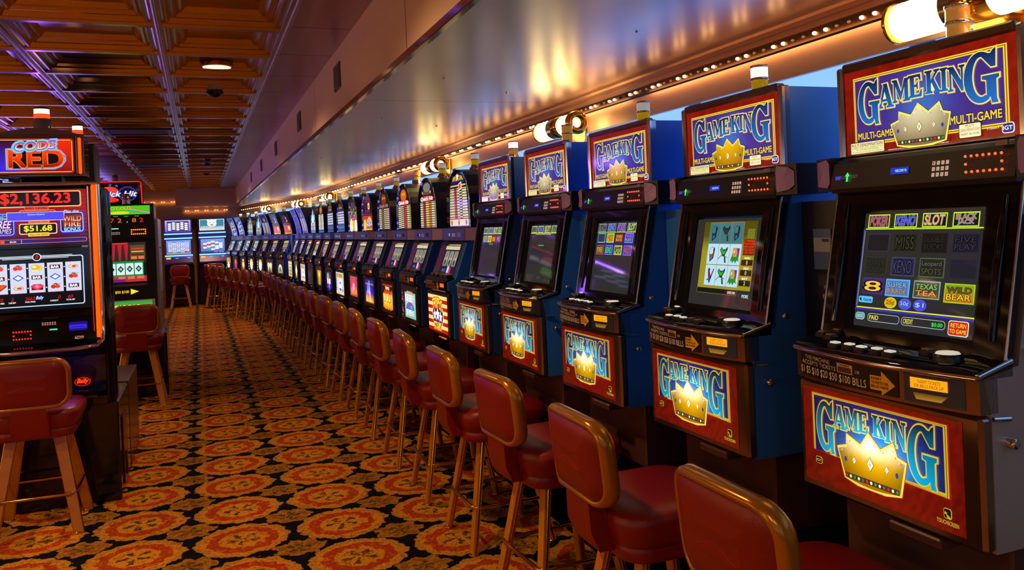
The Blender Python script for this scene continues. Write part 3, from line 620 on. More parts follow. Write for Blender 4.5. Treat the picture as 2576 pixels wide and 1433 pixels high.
def scr_birds(mb):
    a = scr(mb); scr_ground(a)
    a.rect(-0.128, 0.062, 0.150, 0.280, lambda u, v: tuple(x * (0.25 + 0.75 * max(0, min(1, (0.235 - v) / 0.05))) for x in rgb(150, 140, 30)), 1, 6, 10)
    a.rect(-0.095, 0.068, 0.086, 0.278, rgb(150, 120, 30), 2)
    kinds = [('parrot', 'green', 'cat'), ('tail', 'green', 'cat'), ('tail', 'green', 'tail')]
    for r in range(3):
        for c in range(3):
            u, v = -0.093 + c * 0.060, 0.070 + r * 0.0695
            sky = rgb(176, 214, 232) if r < 2 else rgb(58, 112, 122)
            a.rect(u, v, u + 0.058, v + 0.067, sky, 3)
            kd = kinds[r][c]; body = {'parrot': rgb(170, 34, 60), 'green': rgb(60, 160, 40), 'cat': rgb(200, 140, 50) if r else rgb(170, 160, 50), 'tail': rgb(140, 70, 40)}[kd]
            if r == 2: body = rgb(38, 50, 56)
            bird(a, u + 0.004, v + 0.004, 0.052, body, kd, 4)
    for i, (t, n) in enumerate((('BET', '2'), ('CREDIT', '0'), ('WIN', '0'))):
        v = 0.076 + i * 0.032; a.rect(0.092, v, 0.148, v + 0.018, rgb(24, 22, 16), 3); a.text(n, 0.117, v + 0.003, 0.124, v + 0.015, rgb(190, 220, 70), 4, 0.02); a.text(t, 0.106, v + 0.0195, 0.134, v + 0.026, WHT, 4, 0.02)
    a.rect(0.094, 0.172, 0.150, 0.222, rgb(90, 34, 8), 3)
    for i in range(5): a.text(('A WINNER', 'POSITION', 'SPIN NOW', 'FOR MORE', 'CASH PRIZE')[i], 0.097, 0.213 - i * 0.009, 0.147, 0.220 - i * 0.009, rgb(235, 50, 20), 4, 0.03)
    for i in range(4):
        for j in range(3): a.frame(0.108 + i * 0.009, 0.226 + j * 0.010, 0.115 + i * 0.009, 0.234 + j * 0.010, 0.0012, rgb(150, 165, 60), 4)
    a.rect(-0.128, 0.044, 0.086, 0.062, rgb(20, 18, 20), 2); a.frame(-0.128, 0.044, 0.086, 0.062, 0.001, rgb(130, 140, 50), 3); a.text('GAME OVER', 0.040, 0.048, 0.080, 0.056, WHT, 3, 0.01)
    a.text('MORE', 0.115, 0.040, 0.146, 0.050, rgb(190, 225, 240), 3, 0.02)
def scr_menu_bright(mb):
    a = scr(mb); scr_ground(a); a.rect(-0.165, 0.165, 0.150, 0.285, rgb(34, 24, 96), 1)
    menu_tabs(a, ['BLACK', 'KENO', 'POKER', 'SLOT'], [rgb(70, 76, 90), rgb(70, 120, 240), rgb(150, 80, 200), rgb(190, 220, 60)])
    rows = [[(rgb(40, 50, 60), rgb(120, 190, 220), []), (rgb(190, 190, 40), rgb(90, 220, 60), [('MISS', rgb(230, 120, 30))]), (rgb(120, 20, 20), rgb(90, 20, 20), [('DOUBLE', rgb(240, 190, 40)), ('BUCKS', rgb(240, 190, 40))]), (rgb(60, 60, 200), rgb(110, 150, 250), [('FIVE', rgb(200, 90, 220)), ('PLAY', rgb(120, 220, 80))])],
            [(rgb(120, 40, 24), rgb(190, 60, 40), [('POWER', rgb(150, 190, 60))]), (rgb(40, 60, 180), rgb(90, 130, 240), [('KENO', rgb(90, 220, 90))]), (rgb(180, 180, 90), rgb(110, 190, 60), [('POTS', rgb(60, 60, 40))]), (rgb(70, 60, 190), rgb(110, 120, 240), [('WILD', rgb(220, 90, 60))])]]
    for r in range(2):
        for i in range(4): tile(a, -0.155 + i * 0.078, 0.206 - r * 0.050, 0.066, 0.040, *rows[r][i], l=2)
def scr_menu_blank(mb):
    a = scr(mb); scr_ground(a); menu_tabs(a, ['POKER', 'KENO', 'SLOT', 'BLACK'], [rgb(80, 60, 60), rgb(60, 60, 240), rgb(190, 190, 60), rgb(110, 120, 110)])
    a.text('TO CHANGE THE VALUE OF 1 CREDIT TOUCH A DENOMINATION', -0.10, 0.242, 0.09, 0.246, WHT, 1); a.rect(-0.05, 0.185, 0.02, 0.191, rgb(60, 150, 90), 1)
    a.frame(-0.15, 0.018, 0.15, 0.040, 0.001, rgb(50, 80, 60), 1); a.text('CREDIT', -0.02, 0.024, 0.03, 0.034, rgb(80, 90, 40), 1)
def scr_menu_small(mb):
    a = scr(mb); scr_ground(a, (0.028, 0.024, 0.034)); menu_tabs(a, ['POKER', 'KENO', 'SLOT', 'BLACK'], [rgb(100, 70, 90), rgb(60, 60, 240), rgb(190, 190, 60), rgb(150, 160, 110)])
    for i, c in enumerate((rgb(90, 150, 200), rgb(200, 190, 50), rgb(150, 24, 24), rgb(60, 60, 210))): tile(a, -0.155 + i * 0.078, 0.200, 0.066, 0.038, c, tuple(min(1, x * 1.5) for x in c), [('DOUBLE', rgb(230, 190, 40))] if i == 2 else [('ME', rgb(230, 130, 40))], l=1)
    a.rect(-0.155, 0.188, -0.12, 0.192, rgb(60, 70, 220), 1); a.rect(-0.04, 0.188, 0.03, 0.192, rgb(60, 190, 120), 1)
    a.rect(-0.16, 0.04, -0.13, 0.18, rgb(66, 30, 90), 1)
# ------------------------------------------------------------------ machines of the right row (local frame: player stands at -y, x to the player's right)
HW = 0.265
BOW = lambda u: 0.034 * max(0, 1 - (u / HW) ** 2)
def bowed_band(mb, y, z0, z1, n=12, hw=HW, mi=0, depth=0.03, k=1.0):
    """a strip that bulges towards the player, with top and bottom"""
    xs = [-hw + 2 * hw * i / n for i in range(n + 1)]
    mb.grid([[(x, y - BOW(x * HW / hw) * k, z0) for x in xs], [(x, y - BOW(x * HW / hw) * k, z1) for x in xs]], mi)
    mb.grid([[(x, y - BOW(x * HW / hw) * k, z1) for x in xs], [(x, y + depth, z1) for x in xs]], mi, False)
    mb.grid([[(x, y + depth, z0) for x in xs], [(x, y - BOW(x * HW / hw) * k, z0) for x in xs]], mi, False)
    for x in (xs[0], xs[-1]): mb.face([(x, y, z0), (x, y + depth, z0), (x, y + depth, z1), (x, y, z1)], mi)
def candle(parent, c, base, lens, dia=0.055, h0=1.875):
    """stacked service light on the cabinet top"""
    k = ('candle', c, base, lens)
    def b1(mb): mb.lathe([(0.042, h0), (0.040, h0 + 0.012), (0.030, h0 + 0.022), (0.028, h0 + 0.030), (0.028, h0 + 0.034), (0.0, h0 + 0.034)], (c[0], c[1], 0), 16)
    o = part('candle_light', k + ('a',), b1, M['chrome'], parent)
    if (k, 1) not in CACHE:
        m1 = MB(); m1.lathe([(0.0265, h0 + 0.030), (0.0265, h0 + 0.066), (0, h0 + 0.066)], (c[0], c[1], 0), 16)
        m2 = MB(); m2.lathe([(0.0275, h0 + 0.068), (0.0275, h0 + 0.106), (0, h0 + 0.106)], (c[0], c[1], 0), 16)
        m3, m4 = MB(), MB()
        for z, m_ in ((0.064, m3), (0.104, m4)): m_.lathe([(0.0, h0 + z), (0.0295, h0 + z), (0.0295, h0 + z + 0.007), (0.0, h0 + z + 0.007)], (c[0], c[1], 0), 16)
        CACHE[(k, 1)] = (m1.mesh('candle_base', [M[base]]), m2.mesh('candle_lens', [M[lens]]), m3.mesh('candle_ring', [M['chrome']]), m4.mesh('candle_ring', [M['chrome']]))
    for n, me in zip(('lower_lens', 'upper_lens', 'ring', 'cap'), CACHE[(k, 1)]): link(n, me, o)
def keypad(a, u, v, l, cols=4, rows=3, w=0.012, h=0.0135, c=rgb(196, 160, 136), digits=True):
    for i in range(cols):
        for j in range(rows):
            a.rect(u + i * w, v + j * h, u + i * w + w * 0.66, v + j * h + h * 0.66, c, l)
            if digits: a.text('123C456R7890'[(rows - 1 - j) * 4 + i], u + i * w + w * 0.2, v + j * h + h * 0.12, u + i * w + w * 0.46, v + j * h + h * 0.54, rgb(90, 30, 20), l + 1)
def led_loop(mb, u0, v0, u1, v1, y, nx, ny, r, mi=0):
    pts = [(u0 + (u1 - u0) * i / (nx - 1), v) for i in range(nx) for v in (v0, v1)] + [(u, v0 + (v1 - v0) * j / (ny - 1)) for j in range(1, ny - 1) for u in (u0, u1)]
    for u, v in pts: mb.lathe([(r, y), (r * 0.9, y - r * 0.6), (0, y - r)], (u, 0, v), 8, mi, True, 'y')
def pay_strip(t, bright=True):
    def f(mb):
        bowed_band(mb, 0.0, 1.078, 1.150, depth=0.05)
    part('bill_panel', 'gk_bill', f, M['bronze'], t)
    def g(mb):
        a = Art(mb, (0, -0.0015, 1.0), bow=BOW)
        a.rect(-0.245, 0.086, 0.092, 0.143, BLK, 0, 12)
        c = rgb(255, 238, 220)
        a.text('THIS MACHINE', -0.222, 0.1290, -0.118, 0.1385, c, 1, 0.01); a.text('ACCEPTS TICKETS', -0.236, 0.1160, -0.096, 0.1255, c, 1, 0.01)
        a.text('$1 $5 $10 $20 $50 $100 BILLS', -0.243, 0.0900, 0.004, 0.1110, c, 1, 0.0)
        a.rect(-0.090, 0.1155, -0.038, 0.138, rgb(224, 172, 140), 1); a.text('TICKET', -0.083, 0.1325, -0.046, 0.1365, BLK, 2, 0.02)
        for k in range(14): a.rect(-0.086 + k * 0.0032, 0.1175, -0.086 + k * 0.0032 + 0.0018, 0.1305, rgb(60, 30, 20), 2)
        a.text('OR', -0.030, 0.121, -0.015, 0.128, c, 1)
        a.poly([(0.016, 0.094), (0.016, 0.126), (0.048, 0.126), (0.048, 0.138), (0.084, 0.110), (0.048, 0.084), (0.048, 0.094)], rgb(255, 190, 30), 1)
        for i, s_ in enumerate(('INSERT', 'TICKETS OR', 'BILLS HERE')): a.text(s_, 0.019, 0.1170 - i * 0.0088, 0.019 + (0.030 if i == 0 else 0.048), 0.1228 - i * 0.0088, BLK, 2, 0.01)
    part('bill_legend', 'gk_legend', g, M['print'], t)
    def h(mb):
        bowed = [(x, -BOW(x) - 0.001) for x in (0.105, 0.15, 0.20, 0.238)]
        for (x0, y0), (x1, y1) in zip(bowed, bowed[1:]): mb.face([(x0, y0, 1.084), (x1, y1, 1.084), (x1, y1, 1.144), (x0, y0, 1.144)], 0, (0.006, 0.006, 0.006))
        a = Art(mb, (0, -0.003, 1.0), bow=BOW)
        a.rect(0.122, 0.115, 0.205, 0.138, rgb(255, 160, 20), 0, 4); a.text('INSERT TICKETS', 0.140, 0.1275, 0.190, 0.134, rgb(90, 40, 0), 1); a.text('OR BILLS FACE UP', 0.132, 0.1185, 0.197, 0.125, rgb(90, 40, 0), 1)
        a.poly([(0.128, 0.106), (0.205, 0.106), (0.190, 0.092), (0.135, 0.092)], lambda u, v: (0.10, 0.045, 0.0) if v > 0.1 else (0.35, 0.16, 0.02), 0)
    part('bill_slot', 'gk_slot', h, M['art'], t)
def gk_machine(t, side='blue', screen=None, skey='', base='amber_lens', lens='white_lens', mask=0b11111111):
    def body(mb):
        prof = [(0.03, 0.795), (0.03, 1.075), (0.012, 1.15), (0.112, 1.168), (0.187, 1.535), (0.19, 1.56), (0.178, 1.632), (0.178, 1.872), (0.56, 1.872), (0.56, 0.795)]
        mb.sideprism(prof, -HW, HW)
    part('cabinet', 'gk_body' + side, body, M[side], t)
    def st(mb): mb.box(-0.235, 0.235, 0.11, 0.50, 0.551, 0.794, b=0.006); mb.box(0.02, 0.16, -0.004, 0.10, 0.770, 0.794, b=0.004)
    part('stand', 'gk_stand', st, M['stand'], t)
    # lower door
    def door(mb):
        mb.box(-HW, HW, 0.0, 0.032, 0.797, 1.073, b=0.008)
    part('belly_door', 'gk_door', door, M['bronze'], t)
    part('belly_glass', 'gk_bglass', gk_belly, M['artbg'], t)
    pay_strip(t)
    # button deck
    def deck(mb):
        xs = [-HW + 2 * HW * i / 14 for i in range(15)]
        mb.grid([[(x, -0.004 - BOW(x), 1.148) for x in xs], [(x, -0.008 - BOW(x), 1.156) for x in xs], [(x, 0.0 - BOW(x), 1.166) for x in xs], [(x, 0.095, 1.182) for x in xs]], 0)
        mb.grid([[(x, 0.08, 1.148) for x in xs], [(x, -0.004 - BOW(x), 1.148) for x in xs]], 0, False)
        for x in (-HW, HW): mb.face([(x, -0.004, 1.148), (x, 0.095, 1.148), (x, 0.095, 1.182), (x, 0.0, 1.166)], 0)
        mb.tube([(x, -0.007 - BOW(x), 1.152) for x in xs], 0.006, 8, 1); mb.tube([(HW, -0.005, 1.156), (HW + 0.001, 0.09, 1.180)], 0.006, 8, 1)
    dk = part('button_deck', 'gk_deck', deck, [M['blackgloss'], M['chrome']], t)
    spots = [(-0.226, 0.052, 0), (-0.185, 0.040, 0), (-0.205, 0.082, 0)] + [(-0.118 + i * 0.042, -0.004 - 0.004 * (i % 2 == 0), 1) for i in range(5)] + [(0.108, 0.040, 0)]
    for i, (x, y, on) in enumerate(spots):
        lit = 'buttonlit' if (mask >> i) & 1 and on or (i == 2 and mask & 4) else 'button'
        def bt(mb, x=x, y=y):
            z = 1.168 + (y + 0.02) * 0.16
            mb.box(x - 0.0165, x + 0.0165, y - 0.014, y + 0.014, z - 0.006, z + 0.009, 0, 0.004); mb.box(x - 0.011, x + 0.011, y - 0.009, y + 0.009, z + 0.008, z + 0.013, 1, 0.002)
        part('button', 'gk_bt%d%s' % (i, lit), bt, [M['black'], M[lit]], dk)
    def big(mb):
        z = 1.179; mb.lathe([(0.030, z - 0.008), (0.030, z + 0.006), (0.026, z + 0.009)], (0.168, 0.030, 0), 20, 0); mb.lathe([(0.025, z + 0.008), (0.022, z + 0.012), (0, z + 0.013)], (0.168, 0.030, 0), 20, 1)
    part('deal_button', 'gk_big', big, [M['black'], M['buttonlit']], dk)
    # sloping glass door and picture tube
    def bez(mb):
        d = Vector((0, -0.037, 0.0075)); xs = (-HW + 0.004, HW - 0.004)
        lo, hi = Vector((0, 0.090, 1.176)), Vector((0, 0.165, 1.546)); ou = lambda x, p, k: (x, p.y + d.y * k, p.z + d.z * k)
        for x0, x1 in ((-0.261, -0.185), (0.185, 0.261)):
            k = 0.30
            mb.face([ou(x0, lo, k), ou(x1, lo, k), ou(x1, hi, k), ou(x0, hi, k)], 0)
        V = hi - lo
        def at(x, s_, k): p = lo + V * s_; return ou(x, p, k)
        for s0, s1 in ((0, 0.06), (0.90, 1.0)): mb.face([at(-0.185, s0, 0.30), at(0.185, s0, 0.30), at(0.185, s1, 0.30), at(-0.185, s1, 0.30)], 0)
        # bevel down to the tube
        A = [(-0.185, 0.06), (0.185, 0.06), (0.185, 0.90), (-0.185, 0.90)]; B = [(-0.172, 0.09), (0.172, 0.09), (0.172, 0.865), (-0.172, 0.865)]
        for i in range(4): mb.face([at(*A[i], 0.30), at(*A[(i + 1) % 4], 0.30), at(*B[(i + 1) % 4], 0.0), at(*B[i], 0.0)], 2)
        for x in (-0.261, 0.261): mb.face([at(x, 0, 0.30), at(x, 0, -0.3), at(x, 1, -0.3), at(x, 1, 0.30)], 0)
        mb.face([at(-0.261, 1, 0.30), at(0.261, 1, 0.30), at(0.261, 1, -0.3), at(-0.261, 1, -0.3)], 0)
        for x in (-0.262, 0.262): mb.tube([at(x, 0.0, 0.3), at(x, 1.0, 0.3)], 0.0035, 6, 1)
        # speaker bulges beside the tube
        mb.tube([at(-0.222, 0.10, 0.3), at(-0.218, 0.5, 0.4), at(-0.222, 0.92, 0.3)], [0.008, 0.012, 0.008], 10, 0); mb.tube([at(0.228, 0.10, 0.3), at(0.226, 0.5, 0.35), at(0.228, 0.92, 0.3)], [0.008, 0.012, 0.008], 10, 0)
    part('screen_door', 'gk_bezel', bez, [M['blackgloss'], M['chrome'], M['matteblack']], t)
    part('touch_screen', 'scr' + skey, screen, M['screen'], t)
    # message panel above
    def kp(mb):
        mb.sideprism([(0.135, 1.545), (0.128, 1.556), (0.140, 1.622), (0.152, 1.632), (0.30, 1.632), (0.30, 1.545)], -0.262, 0.262, 0)
    pn = part('message_panel', 'gk_kp', kp, M['black'], t)
    def kpa(mb):
        a = Art(mb, (0, 0.1255, 1.556), V=(0, 0.012, 0.066), N=(0, -0.066, 0.012))
        a.rect(-0.062, 0.026, -0.008, 0.042, rgb(40, 50, 170), 0); a.text('WELCOME TO', -0.048, 0.031, -0.014, 0.037, rgb(150, 230, 255), 1, 0.02)
        keypad(a, 0.058, 0.012, 0); a.rect(-0.245, 0.024, -0.226, 0.034, rgb(60, 50, 190), 0)
        a.text('COLLECT TICKET', -0.235, 0.026, -0.168, 0.034, rgb(90, 80, 80), 1); a.rect(0.196, 0.066, 0.226, 0.078, rgb(190, 140, 110), 0) if False else None
    part('displays', 'gk_kpa', kpa, M['art'], pn)
    def arr(mb):
        a = Art(mb, (0, 0.1245, 1.556), V=(0, 0.012, 0.066), N=(0, -0.066, 0.012)); a.poly([(-0.2045, 0.018), (-0.2045, 0.032), (-0.209, 0.032), (-0.2015, 0.042), (-0.194, 0.032), (-0.1985, 0.032), (-0.1985, 0.018)], (1, 1, 1), 1)
    part('arrow_light', 'gk_arr', arr, M['led_green'], pn)
    def ld(mb): led_loop(mb, 0.150, 1.572, 0.236, 1.606, 0.1265, 7, 3, 0.0032)
    part('led_frame', 'gk_led', ld, M['led_red'], pn)
    def spk(sg):
        def f(mb):
            p = [(0.262, 0.132), (0.334, 0.150), (0.334, 0.26), (0.262, 0.26)]; pp = [(x * sg, y) for x, y in p]
            mb.prism(pp, lambda x, y: (x, y, 1.552), lambda x, y: (x, y, 1.640), 0)
            q = [(0.267, 0.1330), (0.328, 0.1480)]
            A, B = Vector((q[0][0] * sg, q[0][1], 0)), Vector((q[1][0] * sg, q[1][1], 0)); ring = []
            for t_, z in ((0.0, 1.572), (0.12, 1.560), (0.80, 1.566), (1.0, 1.578), (1.0, 1.618), (0.80, 1.630), (0.12, 1.636), (0.0, 1.624)):
                P = A.lerp(B, t_); ring.append((P.x, P.y - 0.0015 - 0.012 * math.sin(PI * t_), z))
            c_ = sum((Vector(r_) for r_ in ring), Vector()) / len(ring); c_.y -= 0.004
            for i_ in range(len(ring)): mb.face([c_, ring[i_], ring[(i_ + 1) % len(ring)]], 1, smooth=True)
        return f
    part('speaker', 'gk_spl', spk(-1), [M['black'], M['speaker']], t); part('speaker', 'gk_spr', spk(1), [M['black'], M['speaker']], t)
    # top box
    def tb(mb):
        y = 0.164
        for (x0, x1, z0, z1) in ((-0.265, -0.245, 1.636, 1.876), (0.245, 0.265, 1.636, 1.876), (-0.245, 0.245, 1.636, 1.644), (-0.245, 0.245, 1.860, 1.884)): mb.box(x0, x1, y, 0.20, z0, z1, 1 if abs(x1 - x0) < 0.1 else 0, b=0.005)
    part('top_frame', 'gk_tf', tb, [M['bronze'], M['chrome']], t)
    sv = skey in ('near', 'blank', 'small'); part('top_glass', 'gk_tg%d' % sv, lambda mb: gk_topglass(mb, sv), M['art'], t)
    candle(t, (0.0, 0.30), base, lens)
    part('lock', 'gk_lock', lambda mb: mb.lathe([(0.011, 0), (0.011, 0.016), (0.008, 0.019), (0, 0.019)], (HW, 0.075, 1.015), 14, 0, True, 'x'), M['chrome'], t)
    part('door_pin', 'gk_pin', lambda mb: mb.tube([(HW + 0.004, 0.03, 1.068), (HW + 0.010, 0.07, 1.066)], 0.005, 6), M['chrome'], t)
    part('lock', 'gk_lock2', lambda mb: mb.lathe([(0.009, 0), (0.009, 0.012), (0, 0.013)], (HW, 0.14, 1.20), 12, 0, True, 'x'), M['chrome'], t)
    def badge(mb): mb.box(0.222, 0.250, 0.1265, 0.131, 1.622, 1.633)
    part('number_tag', 'gk_tag', badge, M['button'], t)

# ---- reel machines with round-arched or flared pay glasses
def arch_poly(hw, z0, zs, zt, n=14, inset=0.0):
    P = [(-hw, z0), (hw, z0)]
    for k in range(n + 1):
        a = PI * k / n; P.append((hw * math.cos(a), zs + (zt - zs) * math.sin(a) ** 0.85))
    return P
def belly_art(kind):
    def f(mb):
        a = Art(mb, (0, -0.0015, 0.806)); a.gain = lambda u, v: 0.75 + 0.7 * math.exp(-(u * u / 0.014 + (v - 0.13) ** 2 / 0.008))  # gain paints a backlight hot spot into the colours
        R = random.Random(sum(map(ord, kind)) * 7 + 1); U0, U1, V0, V1 = -0.232, 0.215, 0.012, 0.250
        if kind == 'triple_stars':
            for i in range(10): a.rect(U0, V0 + i * 0.0238, U1, V0 + (i + 1) * 0.0238, rgb(190, 20, 12) if i % 2 == 0 else rgb(240, 220, 140), 0, 6)
            a.ell(0.0, 0.122, 0.128, 0.098, rgb(240, 220, 160), 1, 28); a.ell(0.0, 0.122, 0.120, 0.090, rgb(20, 24, 90), 2, 28)
            for cx, cv, s_ in ((-0.07, 0.118, 0.040), (0.0, 0.125, 0.050), (0.07, 0.112, 0.040)):
                st = [(cx + s_ * (1 if k % 2 == 0 else 0.42) * math.sin(k * PI / 5), cv + s_ * (1 if k % 2 == 0 else 0.42) * math.cos(k * PI / 5)) for k in range(10)]
                a.poly(poly_offset(st, 0.005), rgb(20, 20, 40), 3); a.poly(st, WHT, 4)
            a.outlined('TRIPLE', -0.115, 0.168, 0.115, 0.235, vgrad(rgb(255, 150, 10), rgb(255, 225, 50), 0.168, 0.235), rgb(150, 10, 5), 5, 0.05, 0.02, warp=lambda u, v: (u, v - 1.4 * u * u)); a.outlined('STARS', -0.085, 0.022, 0.085, 0.075, vgrad(rgb(255, 160, 10), rgb(255, 225, 50), 0.02, 0.075), rgb(150, 10, 5), 5, 0.05, 0.02)
        elif kind == 'butterfly':
            a.rect(U0, V0, U1, V1, rgb(20, 12, 24), 0)
            for i in range(40): a.ell(U0 + 0.02 + 0.045 * R.random(), V0 + 0.02 + 0.2 * R.random(), 0.007, 0.006, R.choice([rgb(200, 50, 90), rgb(230, 120, 40), rgb(120, 60, 160), rgb(60, 50, 60)]), 1, 6)
            a.rect(-0.12, 0.03, 0.20, 0.22, rgb(120, 200, 130), 1); a.rect(-0.108, 0.04, 0.188, 0.21, vgrad(rgb(110, 210, 200), rgb(200, 205, 215), 0.04, 0.21), 2)
            a.outlined('BUTTERFLY', -0.10, 0.150, 0.18, 0.205, rgb(225, 225, 235), rgb(60, 60, 90), 3, 0.02); a.ell(0.04, 0.095, 0.12, 0.055, rgb(40, 90, 160), 3, 20, 0, PI); a.ell(0.04, 0.132, 0.03, 0.02, rgb(220, 30, 40), 4, 10); a.ell(0.0, 0.112, 0.03, 0.015, rgb(90, 70, 190), 4, 10); a.ell(0.085, 0.112, 0.03, 0.015, rgb(40, 170, 150), 4, 10)
            a.outlined('SEVENS', -0.07, 0.048, 0.16, 0.092, rgb(235, 230, 240), rgb(90, 50, 110), 4, 0.03); a.outlined('TRIPLE', -0.05, 0.212, 0.13, 0.230, rgb(230, 180, 60), rgb(60, 20, 80), 3, 0.03)
        elif kind == 'fire777':
            a.rect(U0, V0, U1, V1, rgb(16, 12, 14), 0); a.rect(-0.16, 0.226, 0.20, 0.238, rgb(200, 50, 20), 1)
            fl = [(-0.16, 0.04)] + [(-0.16 + 0.018 * k, 0.09 + (0.10 if k % 2 else 0.06) * (0.7 + 0.5 * R.random())) for k in range(21)] + [(0.20, 0.04)]
            a.poly(fl, vgrad(rgb(255, 140, 10), rgb(255, 220, 60), 0.04, 0.19), 1)
            for i in range(3):
                u = -0.10 + i * 0.09; a.outlined('7', u, 0.10, u + 0.075, 0.185, vgrad(rgb(255, 245, 180), rgb(230, 30, 10), 0.12, 0.165), rgb(120, 10, 0), 3, 0.05, 0.03); a.rrect(u - 0.004 + i * 0.006, 0.03, u + 0.07, 0.092, 0.012, vgrad(rgb(250, 110, 10), rgb(250, 190, 40), 0.03, 0.09), 2)
            a.outlined('TRIPLE', -0.06, 0.196, 0.10, 0.220, rgb(240, 230, 160), rgb(40, 30, 20), 3, 0.03)
        elif kind in ('fireworks', 'redcity'):
            blue = kind == 'fireworks'; a.rect(U0, V0, U1, V1, rgb(14, 10, 14), 0); u0 = -0.14
            a.rect(u0, 0.03 if blue else 0.045, U1 - 0.01, 0.242, vgrad(rgb(150, 60, 20), rgb(20, 30, 170), 0.06, 0.13) if blue else vgrad(rgb(200, 30, 10), rgb(190, 60, 110), 0.05, 0.23), 1, 4, 6)
            if not blue: a.frame(u0, 0.045, U1 - 0.01, 0.242, 0.010, rgb(190, 100, 20), 3)
            for i in range(46):
                u = u0 + 0.01 + (U1 - u0 - 0.03) * R.random(); h = (0.03 + 0.12 * R.random()) * (1.25 if abs(u - 0.04) < 0.06 else 0.8); w = 0.002 + 0.003 * R.random(); v = 0.04 if blue else 0.06
                a.poly([(u - w, v), (u + w, v), (u, v + h)], vgrad(rgb(250, 225, 40), rgb(255, 140, 150), v, v + h * 0.8) if blue else vgrad(rgb(255, 110, 20), rgb(255, 190, 200), v, v + h), 2)
            if blue: a.rect(0.02, 0.11, 0.03, 0.235, WHT, 3); a.poly([(-0.05, 0.12), (-0.02, 0.12), (-0.035, 0.225)], rgb(220, 200, 190), 3); a.rect(u0, 0.196, U1 - 0.01, 0.212, rgb(130, 120, 110), 2)
            else: a.rrect(0.0, 0.11, 0.07, 0.17, 0.01, rgb(250, 150, 160), 3)
        elif kind == 'capitol':
            a.rect(U0, V0, U1, V1, rgb(225, 220, 215), 0); a.rect(U0 + 0.03, 0.190, U1 - 0.02, 0.243, rgb(225, 205, 130), 1)
            for i in range(5): a.rect(U0 + 0.05 + i * 0.08, 0.197, U0 + 0.085 + i * 0.08, 0.237, rgb(*[(90, 60, 40), (200, 60, 40), (60, 60, 60)][i % 3]), 2)
            a.ell(0.03, 0.085, 0.105, 0.095, rgb(235, 240, 240), 1, 20, 0, PI); a.ell(0.03, 0.088, 0.080, 0.068, rgb(50, 110, 200), 2, 20, 0, PI); a.ell(0.03, 0.080, 0.070, 0.050, WHT, 3, 12, 0, PI); a.ell(0.03, 0.082, 0.06, 0.03, rgb(30, 80, 160), 3, 14, PI, 2 * PI)
            for i in range(7): a.rect(U0 + 0.008, 0.05 + i * 0.02, U0 + 0.045, 0.063 + i * 0.02, rgb(*[(190, 30, 40), (60, 50, 90)][i % 2]), 1)
            for i in range(3): a.rect(0.12 + i * 0.03, 0.05, 0.14 + i * 0.03, 0.075, rgb(190, 30, 40), 1)
            a.rect(U0 + 0.03, 0.018, U1 - 0.02, 0.036, rgb(235, 215, 150), 1)
        elif kind == 'rooster':
            a.rect(U0, V0, U1, V1, rgb(8, 8, 14), 0); a.ell(0.02, 0.12, 0.18, 0.115, rgb(30, 40, 150), 1, 22); a.ell(-0.05, 0.16, 0.06, 0.06, rgb(90, 180, 60), 2, 14)
            a.rect(-0.09, 0.09, -0.02, 0.15, rgb(240, 235, 190), 2); a.rect(0.05, 0.09, 0.12, 0.15, rgb(240, 235, 190), 2); a.ell(0.02, 0.16, 0.04, 0.05, rgb(230, 70, 40), 3, 14); a.poly([(0.0, 0.15), (0.05, 0.15), (0.06, 0.05), (0.03, 0.03), (0.01, 0.07)], rgb(235, 120, 90), 3); a.rect(-0.13, 0.035, 0.17, 0.075, rgb(40, 50, 200), 2)
        elif kind == 'sunset':
